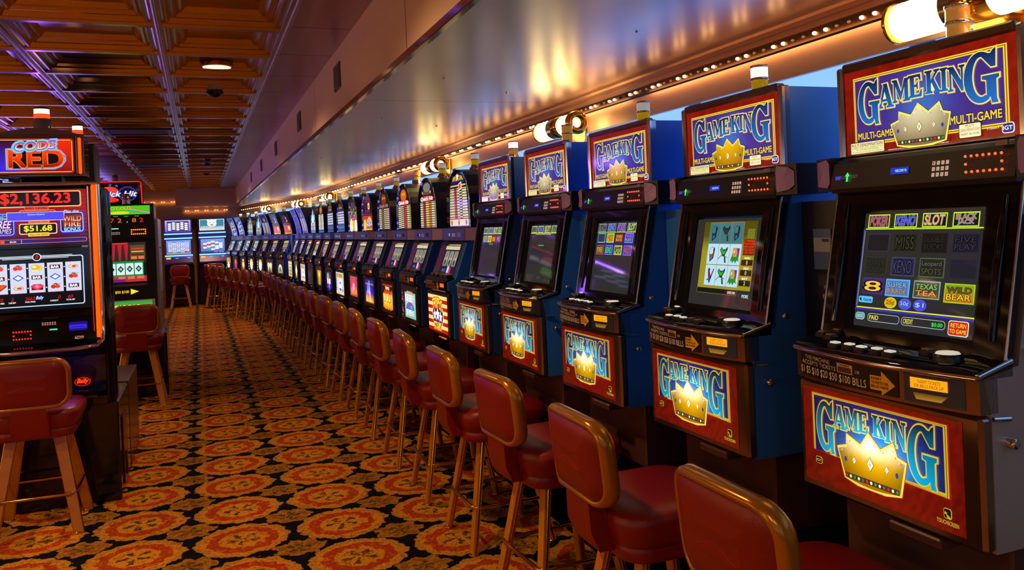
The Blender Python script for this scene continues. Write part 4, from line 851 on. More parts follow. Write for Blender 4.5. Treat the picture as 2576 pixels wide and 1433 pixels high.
            a.rect(U0, V0, U1, V1, rgb(24, 14, 12), 0); a.rect(-0.10, 0.03, 0.18, 0.22, vgrad(rgb(30, 60, 30), rgb(230, 150, 30), 0.05, 0.2), 1, 2, 4); a.poly([(0.0, 0.04), (0.10, 0.04), (0.08, 0.14), (0.02, 0.15)], rgb(60, 190, 70), 2); a.rect(-0.08, 0.05, 0.0, 0.12, rgb(200, 50, 30), 2); a.ell(0.05, 0.17, 0.05, 0.03, rgb(240, 210, 60), 2, 12); a.rect(0.10, 0.05, 0.16, 0.11, rgb(220, 90, 30), 2)
        elif kind == 'dark': a.rect(U0, V0, U1, V1, rgb(34, 30, 36), 0); [a.rect(U0 + 0.08 + i * 0.07, 0.03, U0 + 0.09 + i * 0.07, 0.2, rgb(56, 50, 58), 1) for i in range(5)]
        elif kind == 'diamond': a.rect(U0, V0, U1, V1, rgb(26, 22, 20), 0); a.poly([(-0.09, 0.13), (0.02, 0.02), (0.13, 0.13), (0.02, 0.245)], rgb(240, 225, 130), 1); a.poly([(-0.04, 0.13), (0.02, 0.06), (0.08, 0.13), (0.02, 0.21)], WHT, 2)
        elif kind == 'beige': a.rect(U0, V0, U1, V1, rgb(210, 196, 120), 0); [a.rect(U0 + 0.03, 0.05 + i * 0.05, U1 - 0.03, 0.06 + i * 0.05, rgb(110, 90, 50), 1) for i in range(4)]; a.ell(0.05, 0.05, 0.05, 0.03, rgb(210, 90, 30), 2, 12)
        elif kind == 'dome': a.rect(U0, V0, U1, V1, rgb(40, 36, 36), 0); a.ell(0, 0.06, 0.14, 0.12, rgb(190, 190, 170), 1, 18, 0, PI); a.ell(0, 0.06, 0.09, 0.07, rgb(60, 110, 100), 2, 18, 0, PI); a.rect(-0.15, 0.03, 0.15, 0.06, rgb(170, 160, 70), 2); a.rect(-0.2, 0.09, -0.02, 0.1, rgb(220, 40, 30), 3)
        elif kind == 'hearts': a.rect(U0, V0, U1, V1, rgb(60, 46, 44), 0); [a.poly([(c, 0.02), (c + 0.075, 0.15), (c + 0.05, 0.2), (c, 0.18), (c - 0.05, 0.2), (c - 0.075, 0.15)], rgb(245, 235, 170), 1) for c in (-0.08, 0.09)]
        elif kind == 'whitestar':
            a.rect(U0, V0, U1, V1, rgb(60, 50, 46), 0); [a.rect(U0, 0.03 + i * 0.05, U0 + 0.05, 0.055 + i * 0.05, rgb(220, 210, 200), 1) for i in range(4)]; a.ell(0.03, 0.16, 0.13, 0.08, rgb(235, 185, 60), 1, 16); a.ell(0.03, 0.11, 0.10, 0.08, WHT, 2, 16)
        elif kind == 'orange': a.rect(U0, V0, U1, V1, rgb(50, 40, 44), 0); a.ell(0.03, 0.11, 0.13, 0.09, rgb(240, 110, 20), 1, 16); a.ell(0.03, 0.11, 0.07, 0.05, rgb(255, 225, 130), 2, 16); a.rect(-0.04, 0.19, 0.1, 0.22, rgb(230, 225, 190), 1)
        elif kind == 'redoval': a.rect(U0, V0, U1, V1, rgb(44, 30, 34), 0); a.ell(0.03, 0.10, 0.11, 0.09, rgb(225, 30, 70), 1, 16); a.ell(0.03, 0.16, 0.11, 0.05, rgb(180, 90, 40), 2, 16); a.ell(0.06, 0.09, 0.05, 0.04, rgb(60, 70, 220), 3, 12)
        else: a.rect(U0, V0, U1, V1, rgb(80, 70, 50), 0); [a.rect(-0.14 + i * 0.1, 0.12, -0.08 + i * 0.1, 0.23, rgb(200, 170, 110), 1) for i in range(4)]; a.ell(0.02, 0.07, 0.12, 0.06, WHT, 1, 14)
    return f
def pay_table(a, u0, v0, u1, v1, cols, l, rows=12, ground=None):
    if ground: a.rect(u0, v0, u1, v1, ground, l)
    n = len(cols); w = (u1 - u0) / n
    for i, c in enumerate(cols):
        a.rect(u0 + i * w + 0.002, v0, u0 + (i + 1) * w - 0.002, v1, c, l + 1)
        lum = sum(c) / 3; ink = (0.01, 0.01, 0.02) if lum > 0.12 else (0.7, 0.65, 0.5)
        for r in range(rows):
            v = v0 + (v1 - v0) * (r + 0.25) / rows; a.rect(u0 + i * w + 0.006, v, u0 + (i + 0.42) * w, v + (v1 - v0) * 0.5 / rows, ink, l + 2); a.rect(u0 + (i + 0.52) * w, v, u0 + (i + 1) * w - 0.006, v + (v1 - v0) * 0.5 / rows, ink, l + 2)
def top_art(a, kind, hw, z1):
    """artwork of the upper glass; a has v=0 at the bottom, z1 at the top"""
    w = hw
    if kind == 'stars':
        pay_table(a, -w, 0.05, w, 0.25, [rgb(215, 205, 150), rgb(215, 205, 150), rgb(190, 50, 30), rgb(215, 205, 150), rgb(20, 20, 40), rgb(225, 215, 150), rgb(225, 215, 150)], 0, 11)
        a.rect(-w, 0.0, w, 0.045, rgb(225, 200, 110), 1); a.rect(-w, 0.043, w, 0.05, rgb(170, 20, 20), 2); [a.ell(x, 0.022, 0.014, 0.018, rgb(70, 50, 40), 3, 10) for x in (-0.16, 0.0, 0.16)]
        a.rect(-w * 0.9, 0.262, w * 0.9, 0.272, rgb(190, 190, 110), 1); a.rect(-w * 0.75, 0.285, w * 0.75, 0.31, rgb(30, 30, 110), 1); a.outlined('TRIPLE STARS', -0.13, 0.300, 0.13, 0.330, rgb(235, 190, 50), rgb(80, 50, 10), 2, 0.03)
        st = [(0.0 + 0.035 * (1 if k % 2 == 0 else 0.4) * math.sin(k * PI / 5), 0.325 + 0.035 * (1 if k % 2 == 0 else 0.4) * math.cos(k * PI / 5)) for k in range(10)]; a.poly(st, WHT, 4)
        a.poly([(0.02, 0.232), (0.085, 0.245), (0.08, 0.29), (0.018, 0.275)], rgb(245, 240, 230), 5); a.poly([(0.028, 0.238), (0.077, 0.248), (0.074, 0.282), (0.026, 0.270)], rgb(220, 70, 30), 6)
    elif kind in ('hit', 'pumpkin', 'darkhit'):
        k = 0.28 if kind == 'darkhit' else 1.0; D = lambda c: tuple(x * k for x in c)
        cl = {'hit': [rgb(220, 210, 160), rgb(150, 40, 90), rgb(235, 205, 60), rgb(190, 110, 60), rgb(220, 210, 160)], 'pumpkin': [rgb(215, 200, 130), rgb(30, 30, 60), rgb(200, 60, 40), rgb(215, 200, 130)], 'darkhit': [rgb(150, 150, 140), rgb(230, 190, 40), rgb(60, 60, 60), rgb(190, 40, 90)]}[kind]
        pay_table(a, -w, 0.0, w, 0.19, [D(c) for c in cl], 0, 11)
        a.ell(0, 0.215, w * 0.9, 0.022, D(rgb(225, 50, 30)), 3, 16); a.outlined('Quick Hit', -w * 0.85, 0.196, w * 0.85, 0.230, D(WHT), D(rgb(40, 30, 90)), 4, 0.04, 0.02, 0.25)
        if kind == 'hit': a.ell(0, 0.30, 0.10, 0.035, rgb(120, 115, 110), 1, 16); a.rect(-0.12, 0.245, 0.12, 0.275, rgb(90, 70, 60), 1); [a.ell(x, 0.262, 0.012, 0.008, rgb(250, 190, 120), 3, 8) for x in (-0.12, 0.10)]
        else: a.ell(0, 0.275, 0.10, 0.05, D(rgb(200, 100, 10)), 1, 16); [a.ell(x, 0.285, 0.012, 0.012, rgb(255, 190, 90), 2, 8) for x in (-0.03, 0.03)]
    elif kind == 'wheel':
        a.rect(-w, 0.0, w, 0.12, rgb(200, 60, 20), 0); a.ell(w * 0.45, 0.03, 0.13, 0.10, rgb(225, 195, 50), 1, 20, 0, PI); a.ell(w * 0.45, 0.03, 0.10, 0.08, rgb(70, 50, 170), 2, 20, 0, PI); [a.poly([(w * 0.45, 0.03), (w * 0.45 + 0.1 * math.cos(t), 0.03 + 0.08 * math.sin(t)), (w * 0.45 + 0.1 * math.cos(t + 0.2), 0.03 + 0.08 * math.sin(t + 0.2))], WHT, 3) for t in (0.3, 0.9, 1.5, 2.1, 2.7)]
        a.ell(-w * 0.6, 0.05, 0.07, 0.06, rgb(225, 190, 40), 1, 16); a.rect(-w, 0.0, w, 0.012, rgb(225, 190, 40), 4); a.rect(-w, 0.125, w, 0.140, rgb(255, 40, 20), 1); a.rect(-w, 0.150, w, 0.165, rgb(110, 30, 30), 1)
        a.frame(-0.09, 0.19, 0.13, 0.29, 0.005, rgb(230, 30, 110), 1); a.rect(-0.08, 0.2, 0.12, 0.28, rgb(24, 20, 60), 1); a.rrect(0.04, 0.205, 0.12, 0.27, 0.02, rgb(230, 235, 120), 2); a.rrect(0.055, 0.215, 0.105, 0.25, 0.015, rgb(230, 60, 90), 3)
        for v in (0.172, 0.300): [a.poly([(-0.11 + i * 0.03, v), (-0.095 + i * 0.03, v + 0.012), (-0.08 + i * 0.03, v), (-0.095 + i * 0.03, v + 0.006)], rgb(60, 80, 255), 3) for i in range(8)]
    elif kind == 'stonewheel':
        a.rect(-w, 0, w, 0.11, rgb(210, 150, 40), 0); a.ell(-w * 0.5, 0.04, 0.08, 0.09, rgb(230, 225, 90), 1, 16); a.ell(w * 0.7, 0.04, 0.07, 0.08, rgb(225, 225, 220), 1, 16); a.rect(-w, 0.125, w, 0.138, rgb(240, 30, 20), 1)
        R = random.Random(5); [a.ell(-w + 2 * w * R.random(), 0.15 + 0.13 * R.random(), 0.018, 0.012, rgb(*R.choice([(150, 120, 80), (110, 80, 50), (180, 160, 110)])), 1 + i % 3, 7) for i in range(60)]; a.rect(-0.1, 0.24, 0.1, 0.31, rgb(60, 60, 66), 5)
    elif kind == 'reels':
        a.rect(-w, 0.085, w, 0.25, rgb(36, 40, 90), 0); [a.ell(-w + w * 0.4 * (i + 0.5), 0.10 + j * 0.030, w * 0.15, 0.011, rgb(210, 215, 235), 1, 10) for i in range(5) for j in range(5)]; a.rect(-w * 0.7, 0.255, w * 0.7, 0.32, rgb(40, 34, 30), 0); a.text('5000', -w * 0.5, 0.262, w * 0.5, 0.285, rgb(150, 150, 160), 1)
        a.rect(-w, 0.0, w, 0.08, rgb(22, 18, 70), 0)
    elif kind == 'sea':
        a.rect(-w, 0.0, w, 0.30, rgb(60, 56, 60), 0); a.rect(-w * 0.9, 0.17, w * 0.9, 0.25, rgb(60, 150, 180), 1); a.poly([(-0.1, 0.12), (0.1, 0.12), (0.0, 0.34)], rgb(210, 215, 225), 2); pay_table(a, -w, 0.02, w, 0.14, [rgb(190, 190, 190), rgb(150, 140, 120), rgb(190, 190, 190)], 2, 5)
    elif kind == 'brown':
        pay_table(a, -w, 0.03, w, 0.24, [rgb(130, 90, 40), rgb(170, 140, 80), rgb(110, 80, 50)], 0, 9); a.ell(0, 0.29, 0.09, 0.04, rgb(190, 110, 30), 1, 14)
    else:
        pay_table(a, -w, 0.03, w, 0.22, [rgb(150, 140, 120), rgb(110, 60, 40), rgb(150, 140, 110), rgb(80, 80, 100)], 0, 9); a.ell(0.02, 0.27, 0.08, 0.035, rgb(150, 100, 70), 1, 12)
def reel_machine(t, side='blue', shape='arch', belly='capitol', top='other', neon=False, base='amber_lens', lens='white_lens'):
    def body(mb):
        prof = [(0.03, 0.795), (0.03, 1.085), (0.0, 1.10), (0.0, 1.150), (0.05, 1.168), (0.135, 1.395), (0.165, 1.405), (0.165, 1.492), (0.56, 1.492), (0.56, 0.795)]
        mb.sideprism(prof, -HW, HW)
    part('cabinet', 'rm_body' + side, body, M[side], t)
    def st(mb): mb.box(-0.20, 0.20, 0.12, 0.50, 0.551, 0.794, b=0.006)
    part('stand', 'rm_stand', st, M['stand'], t)
    def tray(mb): mb.sideprism([(0.0, 0.780), (-0.012, 0.790), (0.0, 0.796), (0.09, 0.796), (0.09, 0.780)], 0.02, 0.20)
    part('tray_lip', 'rm_tray', tray, M['brass'], t)
    def door(mb): mb.box(-0.250, 0.235, 0.0, 0.032, 0.797, 1.078, b=0.008)
    part('belly_door', 'rm_door', door, M['bronze'], t)
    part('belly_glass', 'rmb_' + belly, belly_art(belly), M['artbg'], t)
    def bp(mb): mb.box(-0.255, 0.235, -0.012, 0.03, 1.085, 1.160, b=0.010)
    part('bill_panel', 'rm_bill', bp, M['blackgloss'], t)
    def bl(mb):
        a = Art(mb, (0, -0.0135, 1.0)); c = rgb(245, 220, 205)
        a.text('THIS MACHINE ACCEPTS', -0.22, 0.140, -0.06, 0.149, c, 0); a.text('TICKETS OR', -0.235, 0.125, -0.02, 0.135, c, 0, 0.02); a.text('$1 $5 $10 $20 $50 $100', -0.235, 0.096, 0.02, 0.119, rgb(190, 110, 90), 0)
        a.poly([(0.035, 0.10), (0.035, 0.14), (0.06, 0.14), (0.06, 0.150), (0.09, 0.12), (0.06, 0.092), (0.06, 0.10)], rgb(225, 140, 20), 0)
    part('bill_legend', 'rm_leg', bl, M['print'], t)
    def bs(mb): a = Art(mb, (0, -0.0135, 1.0)); a.rect(0.115, 0.118, 0.20, 0.142, rgb(250, 110, 30), 0)
    part('bill_slot', 'rm_slot', bs, M['art'], t)
    def deck(mb):
        mb.box(-0.25, 0.23, -0.004, 0.10, 1.155, 1.176, b=0.006)
        for x in (-0.20, -0.10, 0.02): mb.box(x, x + 0.07, 0.01, 0.055, 1.175, 1.192, 0, 0.004); mb.box(x + 0.008, x + 0.062, 0.014, 0.050, 1.191, 1.196, 1)
        mb.box(0.13, 0.21, 0.005, 0.06, 1.175, 1.195, 0, 0.004); mb.box(0.138, 0.202, 0.01, 0.052, 1.194, 1.199, 1)
    part('button_deck', 'rm_deck', deck, [M['black'], M['button']], t)
    # recessed reel window with chrome surround
    lo, hi = Vector((0, 0.050, 1.178)), Vector((0, 0.132, 1.392)); V = (hi - lo); Nn = Vector((0, -V.z, V.y)).normalized()
    def bez(mb):
        def at(x, s_, k): p = lo + V * s_ + Nn * k; return (x, p.y, p.z)
        A = [(-0.245, 0), (0.225, 0), (0.225, 1), (-0.245, 1)]; B = [(-0.225, 0.03), (0.205, 0.03), (0.205, 0.95), (-0.225, 0.95)]; D = [(-0.15, 0.10), (0.185, 0.10), (0.185, 0.92), (-0.15, 0.92)]
        for i in range(4):
            j = (i + 1) % 4; mb.face([at(*A[i], 0.014), at(*A[j], 0.014), at(*B[j], 0.014), at(*B[i], 0.014)], 1); mb.face([at(*A[i], -0.01), at(*A[j], -0.01), at(*A[j], 0.014), at(*A[i], 0.014)], 1)
            mb.face([at(*B[i], 0.014), at(*B[j], 0.014), at(*D[j], 0.0015), at(*D[i], 0.0015)], 0)
    part('reel_surround', 'rm_bez', bez, [M['goldmirror'], M['chrome']], t)
    def reels(mb):
        a = Art(mb, tuple(lo + Nn * 0.0012), V=tuple(V.normalized()), N=tuple(Nn)); L = V.length
        a.rect(-0.15, L * 0.10, 0.185, L * 0.92, rgb(26, 24, 50), 0); a.rect(-0.145, L * 0.80, 0.03, L * 0.90, rgb(215, 210, 160), 1); a.rect(0.036, L * 0.80, 0.18, L * 0.90, rgb(215, 208, 175), 1)
        a.text('WINNER PAID', -0.135, L * 0.825, 0.02, L * 0.872, rgb(120, 110, 60), 2); a.text('CREDIT', 0.05, L * 0.825, 0.165, L * 0.872, rgb(200, 70, 130), 2)
        for i in range(3):
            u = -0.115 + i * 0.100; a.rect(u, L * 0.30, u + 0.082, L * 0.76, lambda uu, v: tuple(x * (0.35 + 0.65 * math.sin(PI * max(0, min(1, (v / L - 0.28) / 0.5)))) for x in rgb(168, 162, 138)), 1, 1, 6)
            a.ell(u + 0.041, L * 0.62, 0.024, 0.022, rgb(120, 116, 110), 2, 10); a.ell(u + 0.041, L * 0.42, 0.022, 0.020, rgb(60, 60, 66), 2, 10)
        a.rect(-0.09, L * 0.13, -0.02, L * 0.22, rgb(40, 90, 130), 1); a.rect(0.02, L * 0.11, 0.06, L * 0.30, rgb(210, 190, 250), 2); a.rect(0.07, L * 0.11, 0.10, L * 0.26, rgb(220, 40, 50), 2)
    part('reel_window', 'rm_reels', reels, M['screen'], t)
    def mp(mb): mb.box(-0.25, 0.25, 0.125, 0.20, 1.405, 1.492, b=0.006)
    pn = part('message_panel', 'rm_mp', mp, M['purplepanel'], t)
    def mpa(mb):
        a = Art(mb, (0, 0.1240, 1.405)); a.rect(-0.10, 0.034, -0.07, 0.052, rgb(60, 150, 170), 0); a.rect(-0.155, 0.032, -0.11, 0.055, BLK, 0)
        for i in range(2): a.rect(-0.03, 0.032 + i * 0.012, 0.045, 0.038 + i * 0.012, rgb(120, 96, 110), 0)
        a.rect(0.09, 0.028, 0.17, 0.058, BLK, 0)
    part('displays', 'rm_mpa', mpa, M['art'], pn)
    def sp(sg):
        def f(mb):
            P = [(0.25 * sg, 0.13), (0.31 * sg, 0.19), (0.31 * sg, 0.25), (0.25 * sg, 0.25)]
            mb.prism(P, lambda x, y: (x, y, 1.41), lambda x, y: (x, y, 1.49), 0)
        return f
    part('speaker', 'rm_sl', sp(-1), M['speaker'], t); part('speaker', 'rm_sr', sp(1), M['speaker'], t)
    if shape == 'arch':
        OUT = arch_poly(0.258, 1.493, 1.64, 1.878); IN = arch_poly(0.215, 1.500, 1.64, 1.855)
        def tb(mb):
            n = len(OUT)
            for i in range(n):
                j = (i + 1) % n; A, B = OUT[i], OUT[j]; mb.face([(A[0], 0.165, A[1]), (A[0], 0.56, A[1]), (B[0], 0.56, B[1]), (B[0], 0.165, B[1])], 0, smooth=True)
                a_, b_ = IN[i], IN[j]; mb.face([(A[0], 0.165, A[1]), (B[0], 0.165, B[1]), (b_[0], 0.172, b_[1]), (a_[0], 0.172, a_[1])], 1)
            mb.face([(p[0], 0.56, p[1]) for p in OUT], 0)
        part('round_top', 'rm_arch', tb, [M['black'], M['blackgloss']], t)
        def ta(mb):
            a = Art(mb, (0, 0.1715, 1.505))
            a.poly([(x, z - 1.505) for x, z in IN], BLK, 0)
            mb2 = MB(); b = Art(mb2, (0, 0.1709, 1.505), step=0.0005); top_art(b, top, 0.205, 0.35)
            for fc, c in zip(mb2.f, mb2.c):
                P = [mb2.v[i] for i in fc]; ok = True; Q = []
                for p in P:        # keep the picture inside the arch
                    zz = p.z; lim = 0.207 if zz < 1.64 else 0.207 * math.sqrt(max(0, 1 - (min(1, (zz - 1.64) / 0.212)) ** 2.1))
                    Q.append((max(-lim, min(lim, p.x)), p.y, min(zz, 1.852)))
                mb.face(Q, 0, c)
        part('pay_glass', 'rm_ta' + top, ta, M['art'], t)
        cz = 1.876
    else:
        def prof(s_): return (0.165 - 0.105 * s_ ** 1.7, 1.493 + 0.39 * s_)
        NS = 8
        def tb(mb):
            pr = [prof(i / NS) for i in range(NS + 1)] + [(0.30, 1.883), (0.56, 1.80), (0.56, 1.493)]
            mb.sideprism(pr, -0.258, 0.258, 0)
        part('flared_top', 'rm_fl', tb, M['black'], t)
        def ed(mb):
            for x in (-0.252, 0.252): mb.tube([(x, prof(i / NS)[0] - 0.004, prof(i / NS)[1]) for i in range(NS + 1)], 0.0045, 6)
            mb.tube([(-0.252, prof(1)[0] - 0.004, prof(1)[1]), (0.252, prof(1)[0] - 0.004, prof(1)[1])], 0.0045, 6)
        part('edge_trim', 'rm_ed' + str(neon), ed, M['neonblue'] if neon else M['chrome'], t)
        def ta(mb):
            mb2 = MB(); b = Art(mb2, (0, 0, 0), step=0.0006); b.rect(-0.235, 0, 0.235, 0.36, BLK, 0, 1, 8); top_art(b, top, 0.22, 0.35)
            for fc, c in zip(mb2.f, mb2.c):
                Q = []
                for i in fc:
                    p = mb2.v[i]; s_ = max(0, min(1, (p.z + 0.012) / 0.39)); q = prof(s_); Q.append((p.x, q[0] - 0.0035 + p.y, q[1]))
                mb.face(Q, 0, c)
        part('pay_glass', 'rm_tf' + top, ta, M['art'], t)
    candle(t, (0.0, 0.30), base, lens, h0=1.874)
    def lk(mb): mb.lathe([(0.012, 0), (0.012, 0.014), (0.008, 0.018), (0, 0.018)], (HW, 0.06, 1.115), 14, 0, True, 'x')
    part('lock', 'rm_lock', lk, M['chrome'], t)
# ------------------------------------------------------------------ bar stool (local: the sitter faces +y, back at -y)
def rr2(hx, hy, r, n=4):
    o = []
    for cx, cy_, a in ((hx - r, -hy + r, -90), (hx - r, hy - r, 0), (-hx + r, hy - r, 90), (-hx + r, -hy + r, 180)):
        for k in range(n + 1): t = math.radians(a + 90 * k / n); o.append((cx + r * math.cos(t), cy_ + r * math.sin(t)))
    return o
def bar_stool(loc, rz, label, group):
    t = thing('bar_stool', label, 'bar stool', loc, rz, group)
    def seat(mb):
        rows = []
        for hx, hy, z in ((0.14, 0.15, 0.498), (0.185, 0.185, 0.503), (0.190, 0.190, 0.520), (0.193, 0.193, 0.545), (0.188, 0.188, 0.549), (0.196, 0.194, 0.553), (0.212, 0.205, 0.585), (0.218, 0.210, 0.615), (0.214, 0.206, 0.636), (0.198, 0.192, 0.650), (0.15, 0.145, 0.657), (0.06, 0.06, 0.655)):
            rows.append([(x, y + 0.0, z + (0.006 * math.cos(y / 0.2 * 1.5) if z > 0.6 else 0)) for x, y in rr2(hx, hy, min(hx, hy) * 0.42, 5)])
        mb.grid(rows, 0, True, True); mb.face(rows[-1], 0); mb.face(rows[0][::-1], 0)
    part('seat', 'st_seat', seat, M['vinyl'], t)
    def yb(x): return -0.262 + 0.9 * x * x          # backrest plan, ends curve towards the sitter
    HB, ZB = 0.192, (0.668, 0.925)
    def outline(inset, n=6):
        hx, hz = HB - inset, (ZB[1] - ZB[0]) / 2 - inset; return [(x, (ZB[0] + ZB[1]) / 2 + z) for x, z in rr2(hx, hz, max(0.075 - inset, 0.02), n)]
    def lean(z): return -(z - 0.66) * 0.10
    def back(mb):
        for (yo, sg) in ((-0.012, -1), (0.020, 1)):
            rings = [outline(0.015), outline(0.024), outline(0.060), outline(0.10)]
            rows = []
            for k, R_ in enumerate(rings):
                bulge = (0.0, 0.008, 0.013, 0.015)[k] * sg; rows.append([(x, yb(x) + lean(z) + yo + bulge, z) for x, z in R_])
            mb.grid(rows if sg < 0 else [r[::-1] for r in rows], 0, True, True)
            last = rows[-1] if sg < 0 else rows[-1][::-1]; c = sum((Vector(p) for p in last), Vector()) / len(last)
            for i in range(len(last)): mb.face([last[i], last[(i + 1) % len(last)], c], 0, smooth=True)
    b = part('backrest', 'st_back', back, M['vinyl'], t)
    def band(mb):
        rows = []
        sec = [(0.019, -0.016), (0.014, -0.021), (0.006, -0.021), (-0.001, -0.010), (-0.003, 0.008), (0.000, 0.022), (0.010, 0.030), (0.026, 0.030)]
        for ins, yo in sec: rows.append([(x, yb(x) + lean(z) + yo, z) for x, z in outline(ins)])
        mb.grid(rows, 0, True, True)
    part('edge_band', 'st_band', band, M['band'], b)
    def post(mb):
        z0, z1 = 0.52, 0.70
        mb.grid([[(-0.085, -0.235, z0), (0.085, -0.235, z0)], [(-0.085, -0.262, z0 + 0.06), (0.085, -0.262, z0 + 0.06)], [(-0.078, -0.268, z1), (0.078, -0.268, z1)]], 0, True)
        for x in (-0.085, 0.085): mb.face([(x, -0.235, z0), (x, -0.262, z0 + 0.06), (x * 0.92, -0.268, z1), (x * 0.92, -0.235, z1), (x, -0.185, z0 + 0.06), (x, -0.185, z0)], 0)
        mb.face([(-0.085, -0.235, z0), (-0.085, -0.185, z0), (0.085, -0.185, z0), (0.085, -0.235, z0)], 0)
    part('back_post', 'st_post', post, M['vinyl'], t)
    for sx in (-1, 1):
        for sy in (-1, 1):
            top = Vector((0.110 * sx, 0.110 * sy, 0.50)); bot = Vector((0.195 * sx, 0.195 * sy, 0.004))
            def leg(mb, top=top, bot=bot):
                w, d = 0.024, 0.013
                for (p, q) in ((top, bot),):
                    A = [p + Vector((a * w, c * d, 0)) for a, c in ((-1, -1), (1, -1), (1, 1), (-1, 1))]; B = [q + Vector((a * w * 0.9, c * d, 0)) for a, c in ((-1, -1), (1, -1), (1, 1), (-1, 1))]
                    for i in range(4): mb.face([A[i], A[(i + 1) % 4], B[(i + 1) % 4], B[i]][::-1], 0)
                    mb.face([tuple(x) for x in A], 0); mb.face([tuple(x) for x in B][::-1], 0)
            o = part('leg', 'st_leg%d%d' % (sx, sy), leg, M['oak'], t)
            def brs(mb, top=top, bot=bot, sx=sx, sy=sy):
                w, d = 0.0245, 0.0135
                for e in (-1, 1):
                    p, q = top + Vector((e * w, 0, 0)), bot + Vector((e * w * 0.92, 0, 0)); mb.tube([p, q], 0.0055, 6)
            part('brass_edge', 'st_br%d%d' % (sx, sy), brs, M['brass'], o)
            def gl(mb, bot=bot): mb.lathe([(0.0, 0.0), (0.026, 0.0), (0.026, 0.006), (0.0, 0.010)], (bot.x, bot.y, 0), 12)
            part('foot_glide', 'st_gl%d%d' % (sx, sy), gl, M['brass'], o)
    def ring(mb): mb.tube([(x, y, 0.205) for x, y in rr2(0.182, 0.182, 0.035, 3)], 0.0085, 8, 0, True)
    part('foot_ring', 'st_ring', ring, M['brass'], t)
    return t

# ------------------------------------------------------------------ the room
FAR = END_Y
Y0 = -3.2
mb = MB(); mb.face([(-7, Y0, 0), (3.2, Y0, 0), (3.2, FAR + 0.3, 0), (-7, FAR + 0.3, 0)]); struct('floor', mb, M['carpet'])
# coffered tin ceiling
ZC = 2.56
def coffers():
    mb = MB(); prof = [(0, 0), (0.020, 0), (0.026, 0.012), (0.034, 0.016), (0.042, 0.010), (0.052, 0.010), (0.060, 0.026), (0.066, 0.034), (0.078, 0.030), (0.090, 0.032), (0.098, 0.046), (0.106, 0.052), (0.118, 0.050), (0.126, 0.060), (0.138, 0.075)]
    xe = [0.460 - 0.0]; x = -0.155
    while x > -7: xe.append(x); x -= 0.712
    ys = []; y = 4.42 - 0.667 * 11
    while y < FAR: ys.append(y); y += 0.667
    for i in range(len(xe) - 1):
        x1, x0 = xe[i], xe[i + 1]
        for j in range(len(ys) - 1):
            y0, y1 = ys[j], ys[j + 1]; prev = None
            for d, h in prof:
                r = [(x0 + d, y0 + d, ZC + h), (x1 - d, y0 + d, ZC + h), (x1 - d, y1 - d, ZC + h), (x0 + d, y1 - d, ZC + h)]
                if prev:
                    for k in range(4): mb.face([prev[k], prev[(k + 1) % 4], r[(k + 1) % 4], r[k]], 0)
                prev = r
            mb.face(prev, 0)
            # bead along the panel, bright rib on the long sides
    for x in xe[1:]: mb.tube([(x, ys[0], ZC), (x, ys[-1], ZC)], 0.012, 8)
    return mb, ys
mb, CYS = coffers(); struct('ceiling', mb, M['tin'])
mb = MB(); mb.face([(0.46, Y0, ZC), (0.46, 18.95, ZC), (0.80, 18.95, ZC), (0.80, Y0, ZC)]); mb.tube([(0.470, Y0, ZC), (0.470, 18.95, ZC)], 0.012, 6); struct('ceiling', mb, M['planks'])
# dropped soffit over the right row, following the hull line
ZS = 2.18
crown_path = off_path(0.54); fas_path = off_path(0.51); rec_path = off_path(0.68)
def strip(mb, pa, za, pb, zb, mi=0, flip=False):
    for i in range(len(pa) - 1):
        f = [(pa[i].x, pa[i].y, za), (pa[i + 1].x, pa[i + 1].y, za), (pb[i + 1].x, pb[i + 1].y, zb), (pb[i].x, pb[i].y, zb)]
        mb.face(f[::-1] if flip else f, mi)
mb = MB(); BX = 0.79
inner = [Vector((BX, p.y)) for p in crown_path]; inner[-1] = Vector((-0.45, FAR + 0.05))
pts = [(BX, Y0), (BX, 18.95), (-0.45, 18.95), (-0.45, FAR + 0.1)] + [(p.x, p.y) for p in crown_path[::-1]]
tr = tessellate_polygon([[Vector((a, b, 0)) for a, b in pts]])
for t_ in tr: mb.face([(pts[i][0], pts[i][1], ZS) for i in t_])
struct('ceiling', mb, M['soffit'])
mb = MB()
for i in range(8):
    for j, dx in enumerate((0.28, 0.72)):
        y = 0.9 + i * 1.335 + (0.35 if j else 0); mb.lathe([(0.006, ZS), (0.005, ZS - 0.004), (0, ZS - 0.005)], (BX + dx, y, 0), 8)
struct('trim_1', mb, M['chrome'])
mb = MB(); mb.face([(BX, Y0, ZS), (BX, Y0, ZC), (BX, 18.95, ZC), (BX, 18.95, ZS)])
struct('trim_2', mb, M['beam'])
mb = MB(); mb.box(BX - 0.006, BX + 0.022, Y0, 18.95, ZS - 0.010, ZS + 0.022, b=0.003); struct('trim_3', mb, M['chrome'])
mb = MB(); mb.face([(-0.45, 18.95, ZS - 0.0), (BX + 0.02, 18.95, ZS), (BX + 0.02, 18.95, 2.64), (-0.45, 18.95, 2.64)]); mb.face([(-0.45, 18.95, ZS), (-0.45, 18.95, 2.64), (-0.45, FAR, 2.64), (-0.45, FAR, ZS)]); struct('trim_4', mb, M['wall'])
